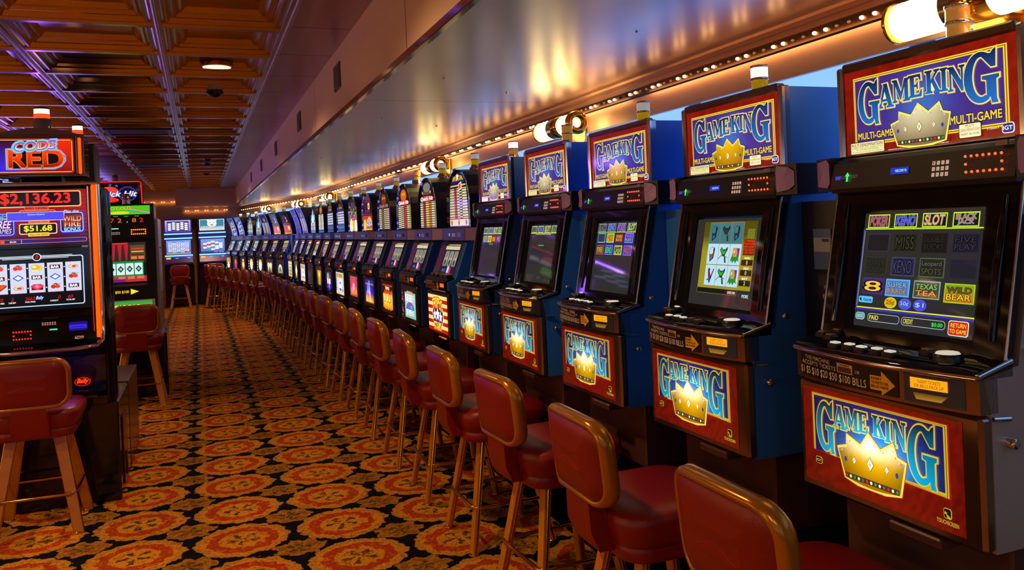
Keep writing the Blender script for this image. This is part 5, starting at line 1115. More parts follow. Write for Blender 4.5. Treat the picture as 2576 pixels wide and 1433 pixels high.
# crown, bulb channel, fascia, recess behind it
mb = MB(); L = [(0.54, 2.18), (0.535, 2.165), (0.522, 2.16), (0.522, 2.142), (0.514, 2.137), (0.512, 2.118)]
for (d0, z0), (d1, z1) in zip(L, L[1:]): strip(mb, off_path(d0), z0, off_path(d1), z1)
struct('trim_5', mb, M['crown'])
mb = MB(); strip(mb, off_path(0.512), 2.118, off_path(0.505), 2.112); strip(mb, off_path(0.505), 2.112, off_path(0.505), 2.076); strip(mb, off_path(0.505), 2.076, off_path(0.512), 2.070); struct('trim_6', mb, M['stripdark'])
mb = MB(); strip(mb, off_path(0.512), 2.070, off_path(0.512), 1.972); strip(mb, off_path(0.512), 1.972, off_path(0.53), 1.972); strip(mb, off_path(0.53), 1.972, off_path(0.53), 2.03); struct('wall_right', mb, M['fascia'])
mb = MB(); strip(mb, off_path(0.53), 2.03, off_path(0.72), 2.03);  strip(mb, off_path(0.72), 1.45, off_path(0.72), 0.0); struct('trim_7', mb, M['paleblue'])
# window band in the outer wall behind the machines
wn = 0; pts = off_path(0.72)
for a, b in zip(pts, pts[1:]):
    Ls = (b - a).length; n = max(1, round(Ls / 1.335)); t_ = (b - a) / Ls
    for k in range(n):
        p, q = a + t_ * (Ls * k / n + 0.05), a + t_ * (Ls * (k + 1) / n - 0.05); wn += 1
        if q.y < 0.2: continue
        mb = MB(); mb.face([(p.x, p.y, 1.47), (q.x, q.y, 1.47), (q.x, q.y, 2.022), (p.x, p.y, 2.022)], 0)
        struct('window_%d' % wn, mb, M['window'])
mb = MB()
for a, b in zip(pts, pts[1:]):
    Ls = (b - a).length; n = max(1, round(Ls / 1.335)); t_ = (b - a) / Ls
    for k in range(n + 1):
        p, q = a + t_ * max(0, Ls * k / n - 0.05), a + t_ * min(Ls, Ls * k / n + 0.05); mb.face([(p.x, p.y, 1.45), (q.x, q.y, 1.45), (q.x, q.y, 2.03), (p.x, p.y, 2.03)])
strip(mb, pts, 1.45, pts, 1.47); strip(mb, pts, 2.022, pts, 2.03); struct('trim_8', mb, M['paleblue'])
# other walls
mb = MB(); mb.face([(-7, FAR, 0), (3.2, FAR, 0), (3.2, FAR, 2.7), (-7, FAR, 2.7)]); struct('wall_far', mb, M['wall'])
mb = MB(); mb.face([(-7, Y0, 0), (-7, FAR, 0), (-7, FAR, 2.7), (-7, Y0, 2.7)]); struct('wall_left', mb, M['darkwall'])
mb = MB(); mb.face([(3.2, Y0, 0), (-7, Y0, 0), (-7, Y0, 2.7), (3.2, Y0, 2.7)]); struct('wall_back', mb, M['darkwall'])
for i, x in enumerate((-5.4, -3.6, -1.8, 0.0)):
    mb = MB(); mb.box(x, x + 1.5, Y0 + 0.005, Y0 + 0.02, 0.95, 2.25); struct('window_%d' % (40 + i), mb, M['fillpane'])  # unseen glowing panes added behind the camera to fill the machine sides
# plinth on which the right row stands
mb = MB(); strip(mb, off_path(0.18), 0.0, off_path(0.18), 0.55, flip=True); strip(mb, off_path(0.18), 0.55, off_path(0.715), 0.55, flip=True); strip(mb, off_path(0.18), 0.0, off_path(0.18), 0.55)
tag(mk('machine_plinth', mb, M['ceramic']), 'long glossy black plinth under the right hand row of slot machines', 'plinth')

# ------------------------------------------------------------------ the chasing bulb strips
def bulb_strip(name, label, pts3, n, lit, nx, first=100, spacing=0.052, r=0.0068):
    t = thing(name, label, 'light strip')
    k = 0; pr = MB(); pr.lathe([(0.0, -r * 1.5), (r * 0.75, -r * 1.1), (r, 0), (r * 0.8, r * 0.7)], n=7, axis='x'); onm = pr.mesh('bulb', [M['bulb']]); ofm = pr.mesh('bulb', [M['bulboff']])
    rest = [MB(), MB()]
    for i, (p, a) in enumerate(pts3):
        on = lit(i)
        if i < first:
            o = link('bulb', onm if on else ofm, t, p); o.rotation_euler = (0, 0, a)
            if not on: o['label'] = 'unlit clear bulb'
        else:
            m = rest[0 if on else 1]; m.T = Matrix.Translation(p) @ Matrix.Rotation(a, 4, 'Z'); m.lathe([(0.0, -r * 1.5), (r, -r * 0.4), (r * 0.9, r * 0.6)], n=5, axis='x')
    for m, nm in zip(rest, ('bulb', 'bulboff')):
        if m.v: o = mk('bulb', m, M[nm], t); o['kind'] = 'stuff'
    return t
P3 = []; pts = off_path(0.503); tot = 0
for a, b in zip(pts, pts[1:]):
    Ls = (b - a).length; t_ = (b - a) / Ls; ang = math.atan2(-t_.x, t_.y); s = tot
    while s < Ls:
        p = a + t_ * s
        if 1.45 < p.y < FAR - 0.1: P3.append((Vector((p.x, p.y, 2.094)), ang))
        s += 0.052
    tot = s - Ls
bulb_strip('bulb_strip', 'long strip of small amber chasing bulbs above the right hand machines', P3, 0, lambda i: (i % 4) < 2, 0)
P3 = [(Vector((0.62 - 0.052 * i, FAR - 0.012, 2.115)), PI / 2) for i in range(20)]
bulb_strip('bulb_strip', 'short amber bulb strip on the far wall over the two video slots', P3, 0, lambda i: (i % 4) < 2, 0)
P3 = [(Vector((-0.50 - 0.052 * i, FAR - 0.012, 2.33)), PI / 2) for i in range(14)]
bulb_strip('bulb_strip', 'higher amber bulb strip on the far wall left of the bulkhead', P3, 0, lambda i: (i % 4) < 2, 0)
# a real lamp for each couple of metres of strip: the bulbs' own light
def lamp(name, kind, loc, power, col, size=0.1, size_y=None, rot=(0, 0, 0), parent=None, blend=0.6, angle=1.9):
    ld = bpy.data.lights.new(name, kind); ld.energy = power; ld.color = col
    if kind == 'AREA':
        ld.shape = 'RECTANGLE'; ld.size = size; ld.size_y = size_y or size
    elif kind == 'SPOT': ld.spot_size = angle; ld.spot_blend = blend; ld.shadow_soft_size = size
    else: ld.shadow_soft_size = size
    o = bpy.data.objects.new(name, ld); C.objects.link(o); o.location = loc; o.rotation_euler = rot
    if parent: o.parent = parent
    return o
for x_, z_ in ((0.15, 2.09), (-0.8, 2.31)): lamp('bulb_glow', 'AREA', (x_, FAR - 0.05, z_), 0.25, (1.0, 0.42, 0.12), 0.9, 0.03, (math.radians(100), 0, 0))
for i, y in enumerate((2.2, 4.6, 7.0, 9.6, 12.2, 14.6, 17.0)):
    p, a = path_y(0.46, y); lamp('bulb_glow', 'AREA', (p.x, p.y, 2.085), 0.9, (1.0, 0.50, 0.18), 0.02, 2.2, (0, -math.radians(80), a))

# ------------------------------------------------------------------ opal tube lamps on the fascia
def tube_lamp(y, label):
    p, a = path_y(0.38, y); t = thing('wall_lamp', label, 'wall lamp', (p.x, p.y, 2.006), a)
    # local: x towards the wall, y along it (far end +)
    for i_, (y0, y1) in enumerate(((0.025, 0.200), (-0.095, -0.225))):
        s_ = 1 if y1 > y0 else -1
        part('glass_shade', 'tl_g%d' % i_, lambda mb: mb.lathe([(0.052, y0), (0.052, y1 - s_ * 0.012), (0.044, y1 - s_ * 0.003), (0.0, y1)], n=24, axis='y'), M['lampglass'], t)
    part('brass_sleeve', 'tl_b', lambda mb: mb.lathe([(0.0, -0.100), (0.056, -0.100), (0.056, 0.030), (0.0, 0.030)], n=24, axis='y'), M['brass'], t)
    part('end_cap', 'tl_c', lambda mb: mb.lathe([(0.053, 0.200), (0.056, 0.200), (0.056, 0.210), (0.045, 0.213), (0.0, 0.213)], n=24, axis='y'), M['brass'], t)
    def rg(mb): mb.lathe([(0.026, -0.232), (0.060, -0.232), (0.062, -0.250), (0.050, -0.262), (0.030, -0.262), (0.024, -0.240)], n=24, axis='y')
    part('end_ring', 'tl_r', rg, M['brass'], t)
    def pl(mb): mb.box(0.115, 0.128, -0.10, 0.07, -0.11, 0.055, b=0.003); mb.box(0.04, 0.12, -0.06, -0.01, -0.03, 0.03)
    part('back_plate', 'tl_p', pl, M['brass'], t)
    return t
for y, lb in ((1.50, 'nearest opal tube lamp with brass sleeve above the first crown machine'), (4.0, 'opal tube lamp above the fourth crown machine from the front'), (6.5, 'opal tube lamp above the first round topped machines'), (11.9, 'small opal tube lamp far down the row, third from the end'), (14.6, 'small opal tube lamp over the flared wheel machines'), (16.9, 'farthest small opal tube lamp at the end of the row')): tube_lamp(y, lb)

# glowing panels added on the unseen left wall as warm fill for the beam
for k in range(5):
    t = thing('fill_light_panel', 'added warm fill panel on the unseen left wall of the room', 'fill light', (-6.98, -0.5 + 4.2 * k, 1.9), 0, 'added fill panels')
    part('frame', 'wp_f', lambda mb: mb.box(0.0, 0.05, -0.95, 0.95, -0.42, 0.42, b=0.01), M['brass'], t); part('lens', 'wp_l', lambda mb: mb.box(0.045, 0.06, -0.9, 0.9, -0.37, 0.37), M['fillpanel'], t)
# ------------------------------------------------------------------ downlights, camera domes and vents in the tin ceiling
def downlight(x, y, label, spot=True, z=ZC + 0.050):
    t = thing('downlight', label, 'downlight', (x, y, z), 0, 'recessed ceiling downlights')
    def f1(mb): mb.lathe([(0.0, 0.025), (0.098, 0.025), (0.104, -0.002), (0.104, -0.006), (0.090, -0.010), (0.086, -0.006)], n=28)
    def f2(mb): mb.lathe([(0.088, -0.0085), (0.05, -0.011), (0.0, -0.012)], n=24)
    part('rim', 'dl_r', f1, M['brass'], t); part('lens', 'dl_l', f2, M['downlight'], t)
    if spot: lamp('downlight_beam', 'SPOT', (0, 0, -0.03), 75, (1.0, 0.60, 0.26), 0.06, parent=t, angle=2.5, blend=0.9)
    return t
DL = [(0.15, -1.35, 'downlight over the aisle behind the camera'), (0.15, 2.75, 'downlight over the aisle above the camera'), (0.15, 5.62, 'nearest large glowing downlight in the tin ceiling over the aisle'), (0.15, 8.42, 'second downlight over the aisle beyond the black camera dome'), (0.15, 13.92, 'small downlight over the aisle past the cluster of domes'), (0.15, 18.1, 'farthest downlight over the aisle near the bulkhead'),
      (-1.98, 0.1, 'downlight left of the camera'), (-2.0, 9.4, 'small yellow downlight just right of the red and blue neon sign'), (-1.98, 11.4, 'small yellow downlight above the dark box behind the neon machine'), (-2.7, 5.4, 'downlight over the left bank'), (-2.0, 16.4, 'far downlight over the left bank')]
DL += [(-3.41, -0.6 + 2.67 * k, 'added fill downlight over the %s of the left bank' % ('start', 'near part', 'middle', 'third bay', 'fourth bay', 'fifth bay', 'end')[k]) for k in range(7)] + [(-1.98, 2.75, 'added fill downlight left of the camera position'), (-0.55, -0.6, 'added fill downlight just behind the camera position')]  # unseen downlights added here as extra warm fill
for x, y, lb in DL: downlight(x, y, lb)
def dome(x, y, label, s=1.0, z=ZC + 0.072):
    t = thing('camera_dome', label, 'security camera', (x, y, z), 0, 'ceiling camera domes')
    def f1(mb): mb.lathe([(0.105, 0), (0.10, -0.02), (0.075, -0.045), (0.066, -0.050)], n=28)
    def f2(mb): mb.lathe([(0.066 * math.cos(a), -0.048 - 0.055 * math.sin(a)) for a in [PI / 2 * k / 6 for k in range(7)]], n=24)
    part('mount', 'cd_m', f1, M['white'], t); part('dark_bubble', 'cd_b', f2, M['blackgloss'], t)
for x, y, lb in ((0.15, 6.40, 'large black camera dome in the coffer after the nearest downlight'), (0.15, 11.9, 'first small black camera dome far down the aisle ceiling'), (0.15, 12.6, 'middle small black camera dome far down the aisle ceiling'), (0.15, 14.5, 'farthest small black camera dome far down the aisle ceiling')): dome(x, y, lb)
def vent(x, y, label, w=0.30):
    t = thing('ceiling_vent', label, 'vent', (x, y, ZC + 0.02), 0, 'ceiling air vents')
    def f1(mb): [mb.box(*b) for b in ((-w, w, -0.24, -0.20, -0.03, 0.0), (-w, w, 0.20, 0.24, -0.03, 0.0), (-w, -w + 0.04, -0.2, 0.2, -0.03, 0.0), (w - 0.04, w, -0.2, 0.2, -0.03, 0.0))]
    def f2(mb): [mb.box(-w + 0.04, w - 0.04, -0.19 + 0.05 * i, -0.155 + 0.05 * i, -0.022, -0.012) for i in range(8)]
    part('frame', 'cv_f', f1, M['black'], t); part('slats', 'cv_s', f2, M['vent'], t)
vent(-0.51, 8.75, 'dark air vent in the ceiling left of the aisle'); vent(-0.51, 12.75, 'second dark air vent farther along the ceiling'); vent(-1.93, 15.0, 'long dark air vent above the poker machine')
for i, (y, lb) in enumerate(((4.78, 'nearest grey air grille on the beam side'), (6.72, 'second grey air grille on the beam side'), (8.85, 'third grey air grille on the beam side, lit violet'), (11.0, 'fourth air grille far along the beam side'), (13.2, 'farthest air grille along the beam side'))):
    t = thing('beam_vent', lb, 'vent', (BX - 0.004, y, 2.40), 0)
    def f1(mb): mb.box(-0.004, 0.004, -0.10, 0.10, -0.075, 0.075, b=0.002)
    def f2(mb): [mb.box(-0.008, 0.0, -0.09, 0.09, -0.066 + 0.0165 * k, -0.058 + 0.0165 * k) for k in range(8)]
    part('frame', 'bv_f', f1, M['vent'], t); part('slats', 'bv_s', f2, M['vent'], t)
# ------------------------------------------------------------------ the right row
DIRN = math.radians(-90)
def place(s_far, d=0.0, dz=0.0):
    """thing position for a machine whose far edge is at arc s_far"""
    p, a = path_at(0.0, s_far - HW); return (p.x, p.y, dz), DIRN + a
PITCH = 0.750
gk = [('nearest crown slot machine at the right edge, grey steel side, paid and credit boxes', 'steel', scr_menu_near, 'near', 'orange_lens', 'orange_lens', 0b11111000),
      ('second crown slot machine from the right, its screen showing parrots and big cats', 'blue', scr_birds, 'birds', 'amber_lens', 'lit_lens', 0b00111100),
      ('third crown slot machine from the right, blue side, eight bright game tiles on its screen', 'blue', scr_menu_bright, 'bright', 'amber_lens', 'white_lens', 0b11111100),
      ('fourth crown slot machine from the right, almost empty dark screen, under the tube lamp', 'blue', scr_menu_blank, 'blank', 'orange_lens', 'orange_lens', 0b11111100),
      ('fifth crown slot machine, last of them before the round topped machines', 'navy', scr_menu_small, 'small', 'orange_lens', 'lit_lens', 0b11111100)]
for i, (lb, side, sf, sk, bs, ln, mk_) in enumerate(gk):
    loc, rz = place(1.716 + PITCH * i); t = thing('slot_machine', lb, 'slot machine', loc, rz, 'slot machines along the right hand wall')
    gk_machine(t, side, sf, sk, bs, ln, mk_)
rm = [('round topped slot machine with red and cream TRIPLE STARS lower glass', 'blue', 'arch', 'triple_stars', 'stars', False, 'white_lens'),
      ('round topped slot machine with BUTTERFLY SEVENS lower glass', 'navy', 'arch', 'butterfly', 'hit', False, 'white_lens'),
      ('round topped slot machine with flaming red sevens on its lower glass', 'navy', 'arch', 'fire777', 'pumpkin', False, 'orange_lens'),
      ('round topped slot machine with yellow fireworks over blue on its lower glass', 'navy', 'arch', 'fireworks', 'darkhit', False, 'white_lens'),
      ('round topped slot machine with red city lower glass and a wheel in its upper glass', 'navy', 'arch', 'redcity', 'wheel', False, 'white_lens'),
      ('round topped slot machine with white domed building lower glass, beside the red city one', 'navy', 'arch', 'capitol', 'stonewheel', False, 'white_lens'),
      ('round topped slot machine with a red and green rooster on blue lower glass', 'navy', 'arch', 'rooster', 'reels', False, 'white_lens'),
      ('round topped slot machine with a small sunset picture on its lower glass', 'navy', 'arch', 'sunset', 'reels', False, 'white_lens'),
      ('round topped slot machine whose lower glass is dark', 'navy', 'arch', 'dark', 'brown', False, 'lit_lens'),
      ('round topped slot machine with a white domed building, between dark glass and yellow diamond', 'navy', 'arch', 'capitol', 'sea', False, 'lit_lens'),
      ('flared slot machine with a tall yellow diamond on its lower glass', 'navy', 'flare', 'diamond', 'other', True, 'white_lens'),
      ('flared slot machine with beige lower glass, last before the blue gap', 'blue', 'flare', 'beige', 'reels', True, 'white_lens')]
S = 1.716 + PITCH * 5
far_s = []
for i, (lb, side, sh, be, tp, ne, ln) in enumerate(rm):
    s = S + PITCH * i - (0.04 if i == 0 else 0.0) ; far_s.append(s)
    loc, rz = place(s); t = thing('slot_machine', lb, 'slot machine', loc, rz, 'slot machines along the right hand wall'); reel_machine(t, side, sh, be, tp, ne, 'amber_lens', ln)
rm2 = [('flared slot machine just past the blue gap, grey dome on its lower glass', 'blue', 'flare', 'dome', 'wheel', False),
       ('flared slot machine with two pale hearts on its lower glass', 'navy', 'flare', 'hearts', 'wheel', False),
       ('flared slot machine with a white ball under gold on its lower glass and blue edges', 'navy', 'flare', 'whitestar', 'other', True),
       ('distant round topped slot machine with a white ball lower glass', 'navy', 'arch', 'whitestar', 'sea', False),
       ('distant round topped slot machine with an orange flame ball lower glass', 'navy', 'arch', 'orange', 'other', False),
       ('distant flared slot machine with red and blue oval lower glass', 'navy', 'flare', 'redoval', 'other', True),
       ('farthest slot machine of the right row, blue edged and flared, next to the far wall', 'navy', 'flare', 'pale', 'other', True)]
for i, (lb, side, sh, be, tp, ne) in enumerate(rm2):
    p, a = path_y(0.0, 14.655 + 0.741 * i - HW); s = None
    t = thing('slot_machine', lb, 'slot machine', (p.x, p.y, 0), DIRN + a, 'slot machines along the right hand wall'); reel_machine(t, side, sh, be, tp, ne, 'amber_lens', 'lit_lens' if i > 2 else 'white_lens')
# blue filler panel in the gap where the row bends
p, a = path_y(0.10, 14.005); mb = MB(); mb.box(-0.085, 0.085, 0.0, 0.40, 0.551, 1.48, b=0.01)
o = mk('filler_panel', mb, M['blue']); o.location = (p.x, p.y, 0); o.rotation_euler = (0, 0, DIRN + a); tag(o, 'plain blue filler cabinet in the gap where the right row bends', 'filler cabinet')
# narrow blue filler panels between neighbouring cabinets of the near part
for i in range(5):
    p, a = path_at(0.22, 1.716 + PITCH * i + 0.11); mb = MB(); mb.box(-0.1085, 0.1085, 0.0, 0.02, 0.80, 1.53)
    if i < 4:
        o = mk('side_filler', mb, M['blue' if i else 'black']); o.location = (p.x, p.y, 0); o.rotation_euler = (0, 0, DIRN + a)
        tag(o, ('narrow blue' if i else 'narrow black') + ' filler panel between the %s and %s crown machines' % (('first', 'second', 'third', 'fourth')[i], ('second', 'third', 'fourth', 'fifth')[i]), 'filler panel')
# stickers on the first filler / side panels
t = thing('licence_plate', 'blue and white licence labels on the black panel left of the nearest crown machine', 'label', (0, 0, 0))
p, a = path_at(0.208, 1.716 + 0.125)
mb = MB(); A_ = Art(mb, (p.x, p.y, 1.335), U=(0, -1, 0), N=(-1, 0, 0)); A_.rect(-0.035, 0.0, 0.035, 0.115, rgb(70, 100, 160), 0); A_.rect(-0.033, 0.05, 0.033, 0.09, rgb(150, 160, 180), 1); A_.rect(0.0, 0.078, 0.028, 0.087, rgb(40, 40, 60), 2)
A_.rect(-0.028, -0.085, 0.028, -0.01, rgb(24, 24, 26), 0); A_.rect(0.0, -0.055, 0.026, -0.045, rgb(120, 120, 130), 1); A_.rect(-0.006, -0.082, 0.022, -0.070, rgb(130, 130, 140), 1)
for k in range(6): A_.rect(-0.02, -0.02 - 0.005 * k, 0.02, -0.018 - 0.005 * k, rgb(70, 70, 76), 1)
mk('sticker', mb, M['print'], t)

# stools of the right row
names = ['in front of the grey sided crown machine', 'in front of the bird screen machine', 'in front of the third crown machine', 'in front of the fourth crown machine', 'in front of the fifth crown machine',
         'in front of the TRIPLE STARS machine', 'in front of the butterfly sevens machine', 'in front of the flaming sevens machine', 'in front of the fireworks machine', 'in front of the red city machine', 'in front of the first white dome machine', 'in front of the rooster machine', 'in front of the sunset machine', 'in front of the dark glass machine', 'in front of the second white dome machine', 'in front of the yellow diamond machine', 'in front of the beige glass machine']
R = random.Random(11)
for i, nm in enumerate(names):
    s = 1.716 + PITCH * i - HW + 0.045 + (0.02 * (R.random() - 0.5) if i > 2 else 0)
    p, a = path_at(-0.135, s); k = (0.0, -0.02, 0.03, 0.01, -0.03)[i % 5] + 0.06 * (R.random() - 0.5)
    bar_stool((p.x, p.y, 0), DIRN + a + k, 'red vinyl stool with gold edged back ' + nm, 'red stools along the right hand row')
nm2 = ['just past the bend, in front of the gold wheel machine', 'in front of the pale hearts machine', 'in front of the first white ball machine', 'in front of the second white ball machine', 'in front of the orange flame machine', 'in front of the red oval machine', 'at the farthest machine of the right row']
for i, nm in enumerate(nm2):
    p, a = path_y(-0.26, (13.95, 14.68, 15.38, 16.08, 16.86, 17.62, 18.42)[i]); bar_stool((p.x, p.y, 0), DIRN + a + 0.1 * (R.random() - 0.5), 'distant red vinyl stool ' + nm, 'red stools along the right hand row')

# ------------------------------------------------------------------ the neon machine of the left bank
def cyl_light(parent, x, y, z, r=0.042, on=True):
    def f(mb): mb.lathe([(r * 0.98, z), (r * 0.98, z + 0.070), (0, z + 0.072)], (x, y, 0), 20)
    o = part('candle_light', 'cy%g%g%g' % (x, y, z), f, M['clear'], parent)
    a, b = MB(), MB(); a.lathe([(r * 0.9, z + 0.072), (r * 0.9, z + 0.097), (0, z + 0.097)], (x, y, 0), 20); b.lathe([(r * 0.86, z + 0.099), (r * 0.86, z + 0.124), (0, z + 0.124)], (x, y, 0), 20)
    mk('red_lens', a, M['red_lens'], o); mk('white_lens', b, M['lit_lens'], o); c = MB(); c.lathe([(r * 0.92, z + 0.125), (r * 0.7, z + 0.136), (0, z + 0.138)], (x, y, 0), 20); mk('cap', c, M['black'], o)
CX = -0.815
t = thing('slot_machine', 'tall video slot machine with CODE RED neon sign at the left edge', 'slot machine', (CX, 5.10, 0), 0, 'slot machines of the left bank')
w = 0.288
mb = MB(); mb.box(-w - 0.045, w + 0.050, 0.14, 0.80, 0.0, 0.575, b=0.01); mk('base', mb, M['ceramic'], t)
mb = MB(); mb.sideprism([(0.10, 0.575), (0.10, 0.62), (0.04, 0.66), (0.09, 0.70), (0.07, 0.86), (0.0, 0.90), (-0.06, 0.915), (-0.05, 0.935), (0.02, 0.955), (0.05, 1.08), (0.03, 1.12), (0.03, 1.825), (0.62, 1.825), (0.70, 0.575)], -w, w, 0); cab = mk('cabinet', mb, M['blackgloss'], t)
mb = MB()
mb.tube([(-w, -0.04, 0.925), (-w * 0.5, -0.058, 0.918), (0, -0.062, 0.916), (w * 0.5, -0.058, 0.918), (w - 0.02, -0.05, 0.928), (w, -0.02, 0.95), (w + 0.002, 0.015, 1.0), (w + 0.002, 0.025, 1.12), (w + 0.002, 0.018, 1.825)], 0.011, 8)
mb.tube([(-w, 0.018, 1.832), (w, 0.018, 1.832)], 0.011, 8); mb.tube([(w - 0.048, 0.015, 1.815), (w - 0.046, 0.02, 1.0)], 0.004, 6)
mk('chrome_frame', mb, M['chrome'], t)
mb = MB(); mb.box(w - 0.032, w - 0.010, 0.008, 0.026, 0.965, 1.820, b=0.004); mk('neon_side_strip', mb, M['neonorange'], t)
for x_, y_ in ((0.30, 0.18), (0.30, 0.36)):
    mb = MB(); mb.tube([(w - 0.002, y_, 0.58), (w - 0.002, y_, 1.80)], 0.035, 14); mk('side_column', mb, M['blackgloss'], t)
mb = MB(); mb.box(w + 0.052, w + 0.058, 0.30, 0.55, 0.05, 0.45); mb.tube([(w + 0.066, 0.33, 0.10), (w + 0.066, 0.33, 0.24)], 0.007, 6); mk('access_door', mb, M['darkbase'], t)
def NE(*c): return rgb(*c)
# upper display
mb = MB(); a = Art(mb, (0, 0.0285, 1.495)); U0, U1 = -0.235, 0.230
a.rect(-w + 0.03, -0.02, w - 0.05, 0.31, BLK, 0); a.rect(U0, 0.0, U1, 0.305, vgrad(rgb(40, 10, 50), rgb(150, 14, 20), 0.02, 0.18), 1, 6, 6)
for k in range(12): a.rect(0.19, 0.03 + k * 0.022, 0.228, 0.031 + k * 0.022, rgb(220, 60, 60), 2)
a.rrect(-0.28 + 0.04, 0.208, 0.205, 0.300, 0.012, rgb(255, 120, 20), 2); a.rrect(-0.236, 0.212, 0.201, 0.296, 0.010, rgb(255, 235, 190), 3); a.rrect(-0.233, 0.215, 0.198, 0.293, 0.009, rgb(26, 6, 8), 4)
a.text('$2,136.23', -0.185, 0.223, 0.150, 0.286, rgb(255, 44, 34), 5, 0.035)
a.rrect(-0.075, 0.194, 0.045, 0.214, 0.006, rgb(240, 60, 40), 5); a.text('RED LEVEL', -0.068, 0.198, 0.038, 0.209, rgb(90, 10, 10), 6, 0.02)
a.rrect(-0.100, 0.135, 0.075, 0.194, 0.008, rgb(255, 170, 90), 4, hole=0.003); a.rect(-0.16, 0.136, 0.118, 0.184, WHT, 6); a.rect(-0.158, 0.138, 0.116, 0.182, rgb(80, 70, 235), 7); a.text('Machine Disabled', -0.060, 0.1665, 0.022, 0.1745, rgb(210, 210, 255), 8, 0.01)
a.rrect(-0.058, 0.122, 0.045, 0.137, 0.004, rgb(240, 120, 60), 5); a.text('ORANGE LEVEL', -0.05, 0.125, 0.037, 0.133, rgb(130, 40, 10), 8, 0.01)
a.rrect(-0.105, 0.060, 0.082, 0.122, 0.010, rgb(255, 110, 30), 3); a.rrect(-0.102, 0.063, 0.079, 0.119, 0.008, rgb(255, 235, 200), 4); a.rrect(-0.099, 0.066, 0.076, 0.116, 0.007, rgb(22, 14, 6), 5)
a.text('$51.68', -0.080, 0.074, 0.055, 0.109, rgb(235, 215, 50), 6, 0.035); a.rrect(-0.062, 0.050, 0.042, 0.070, 0.006, rgb(250, 200, 40), 6); a.text('YELLOW LEVEL', -0.055, 0.054, 0.035, 0.064, rgb(90, 60, 10), 7, 0.01)
a.rrect(0.092, 0.062, 0.216, 0.182, 0.016, rgb(40, 40, 240), 2); a.rrect(0.097, 0.067, 0.211, 0.177, 0.014, rgb(190, 200, 255), 3); a.rrect(0.101, 0.071, 0.207, 0.173, 0.012, rgb(60, 20, 60), 4)
a.text('Play the', 0.115, 0.172, 0.190, 0.190, WHT, 9, 0.0, 0.3); a.poly([(0.112, 0.09), (0.196, 0.09), (0.208, 0.165), (0.104, 0.160)], rgb(110, 60, 30), 5)
a.outlined('WILD', 0.112, 0.128, 0.202, 0.156, vgrad(rgb(255, 210, 170), rgb(230, 70, 50), 0.128, 0.156), rgb(90, 10, 10), 6, 0.03, 0.02); a.outlined('FIRE', 0.118, 0.098, 0.198, 0.124, vgrad(rgb(255, 220, 190), rgb(225, 60, 40), 0.098, 0.124), rgb(90, 10, 10), 6, 0.03, 0.02); a.outlined('BONUS', 0.116, 0.072, 0.196, 0.092, rgb(170, 225, 255), rgb(20, 60, 200), 6, 0.03, 0.02)
a.rrect(-0.235, 0.055, -0.122, 0.182, 0.016, rgb(40, 40, 240), 2); a.rrect(-0.230, 0.060, -0.127, 0.178, 0.014, rgb(150, 170, 255), 3); a.rrect(-0.226, 0.064, -0.131, 0.174, 0.012, rgb(60, 20, 110), 4)
a.ell(-0.205, 0.150, 0.028, 0.022, rgb(60, 140, 240), 5, 16); a.ell(-0.205, 0.148, 0.022, 0.018, rgb(230, 130, 40), 6, 14, 0, PI); a.ell(-0.205, 0.148, 0.014, 0.012, BLK, 7, 12, 0, PI); a.text('Spin', -0.185, 0.158, -0.155, 0.172, rgb(150, 200, 255), 6, 0, 0.3); a.text('WHEEL', -0.182, 0.142, -0.140, 0.156, rgb(150, 220, 255), 6, 0.02)
a.outlined('FREE', -0.222, 0.100, -0.138, 0.138, rgb(235, 215, 240), rgb(90, 20, 110), 6, 0.02, 0.02, 0.35); a.outlined('GAMES', -0.222, 0.070, -0.138, 0.096, rgb(215, 195, 235), rgb(90, 20, 110), 6, 0.02, 0.01, 0.35)
a.rrect(-0.236, 0.012, 0.226, 0.036, 0.011, rgb(255, 130, 60), 3); a.rrect(-0.234, 0.014, 0.224, 0.034, 0.010, rgb(44, 24, 110), 4); a.text('$0.00', -0.150, 0.018, -0.120, 0.027, WHT, 5, 0.02); a.rect(-0.096, 0.013, -0.093, 0.035, rgb(255, 160, 110), 5); a.rrect(-0.225, 0.016, -0.200, 0.032, 0.004, rgb(40, 110, 230), 5); a.rrect(-0.195, 0.016, -0.175, 0.032, 0.004, rgb(220, 80, 50), 5)
mk('upper_display', mb, M['art'], t)
# reel display
mb = MB(); a = Art(mb, (0, 0.0285, 1.135)); wl = rgb(235, 245, 245)
a.rect(-w + 0.03, 0.0, w - 0.05, 0.345, BLK, 0)
a.rrect(-0.30 + 0.045, 0.022, 0.205, 0.300, 0.014, rgb(30, 80, 150), 1); a.rrect(-0.251, 0.025, 0.202, 0.297, 0.012, wl, 2); a.rrect(-0.247, 0.029, 0.198, 0.293, 0.010, (0.004, 0.004, 0.006), 3)
for dv, u0_, u1_ in ((0.0065, -0.21, 0.150), (-0.0080, -0.190, 0.130)): a.rect(u0_, 0.2945 + dv, u1_, 0.2970 + dv, wl, 4)
a.ell(-0.025, 0.295, 0.0215, 0.0215, wl, 6, 24); a.ell(-0.025, 0.295, 0.0175, 0.0175, BLK, 7, 24); a.text('B', -0.034, 0.286, -0.016, 0.304, rgb(210, 30, 24), 8, 0.02, 0.35)
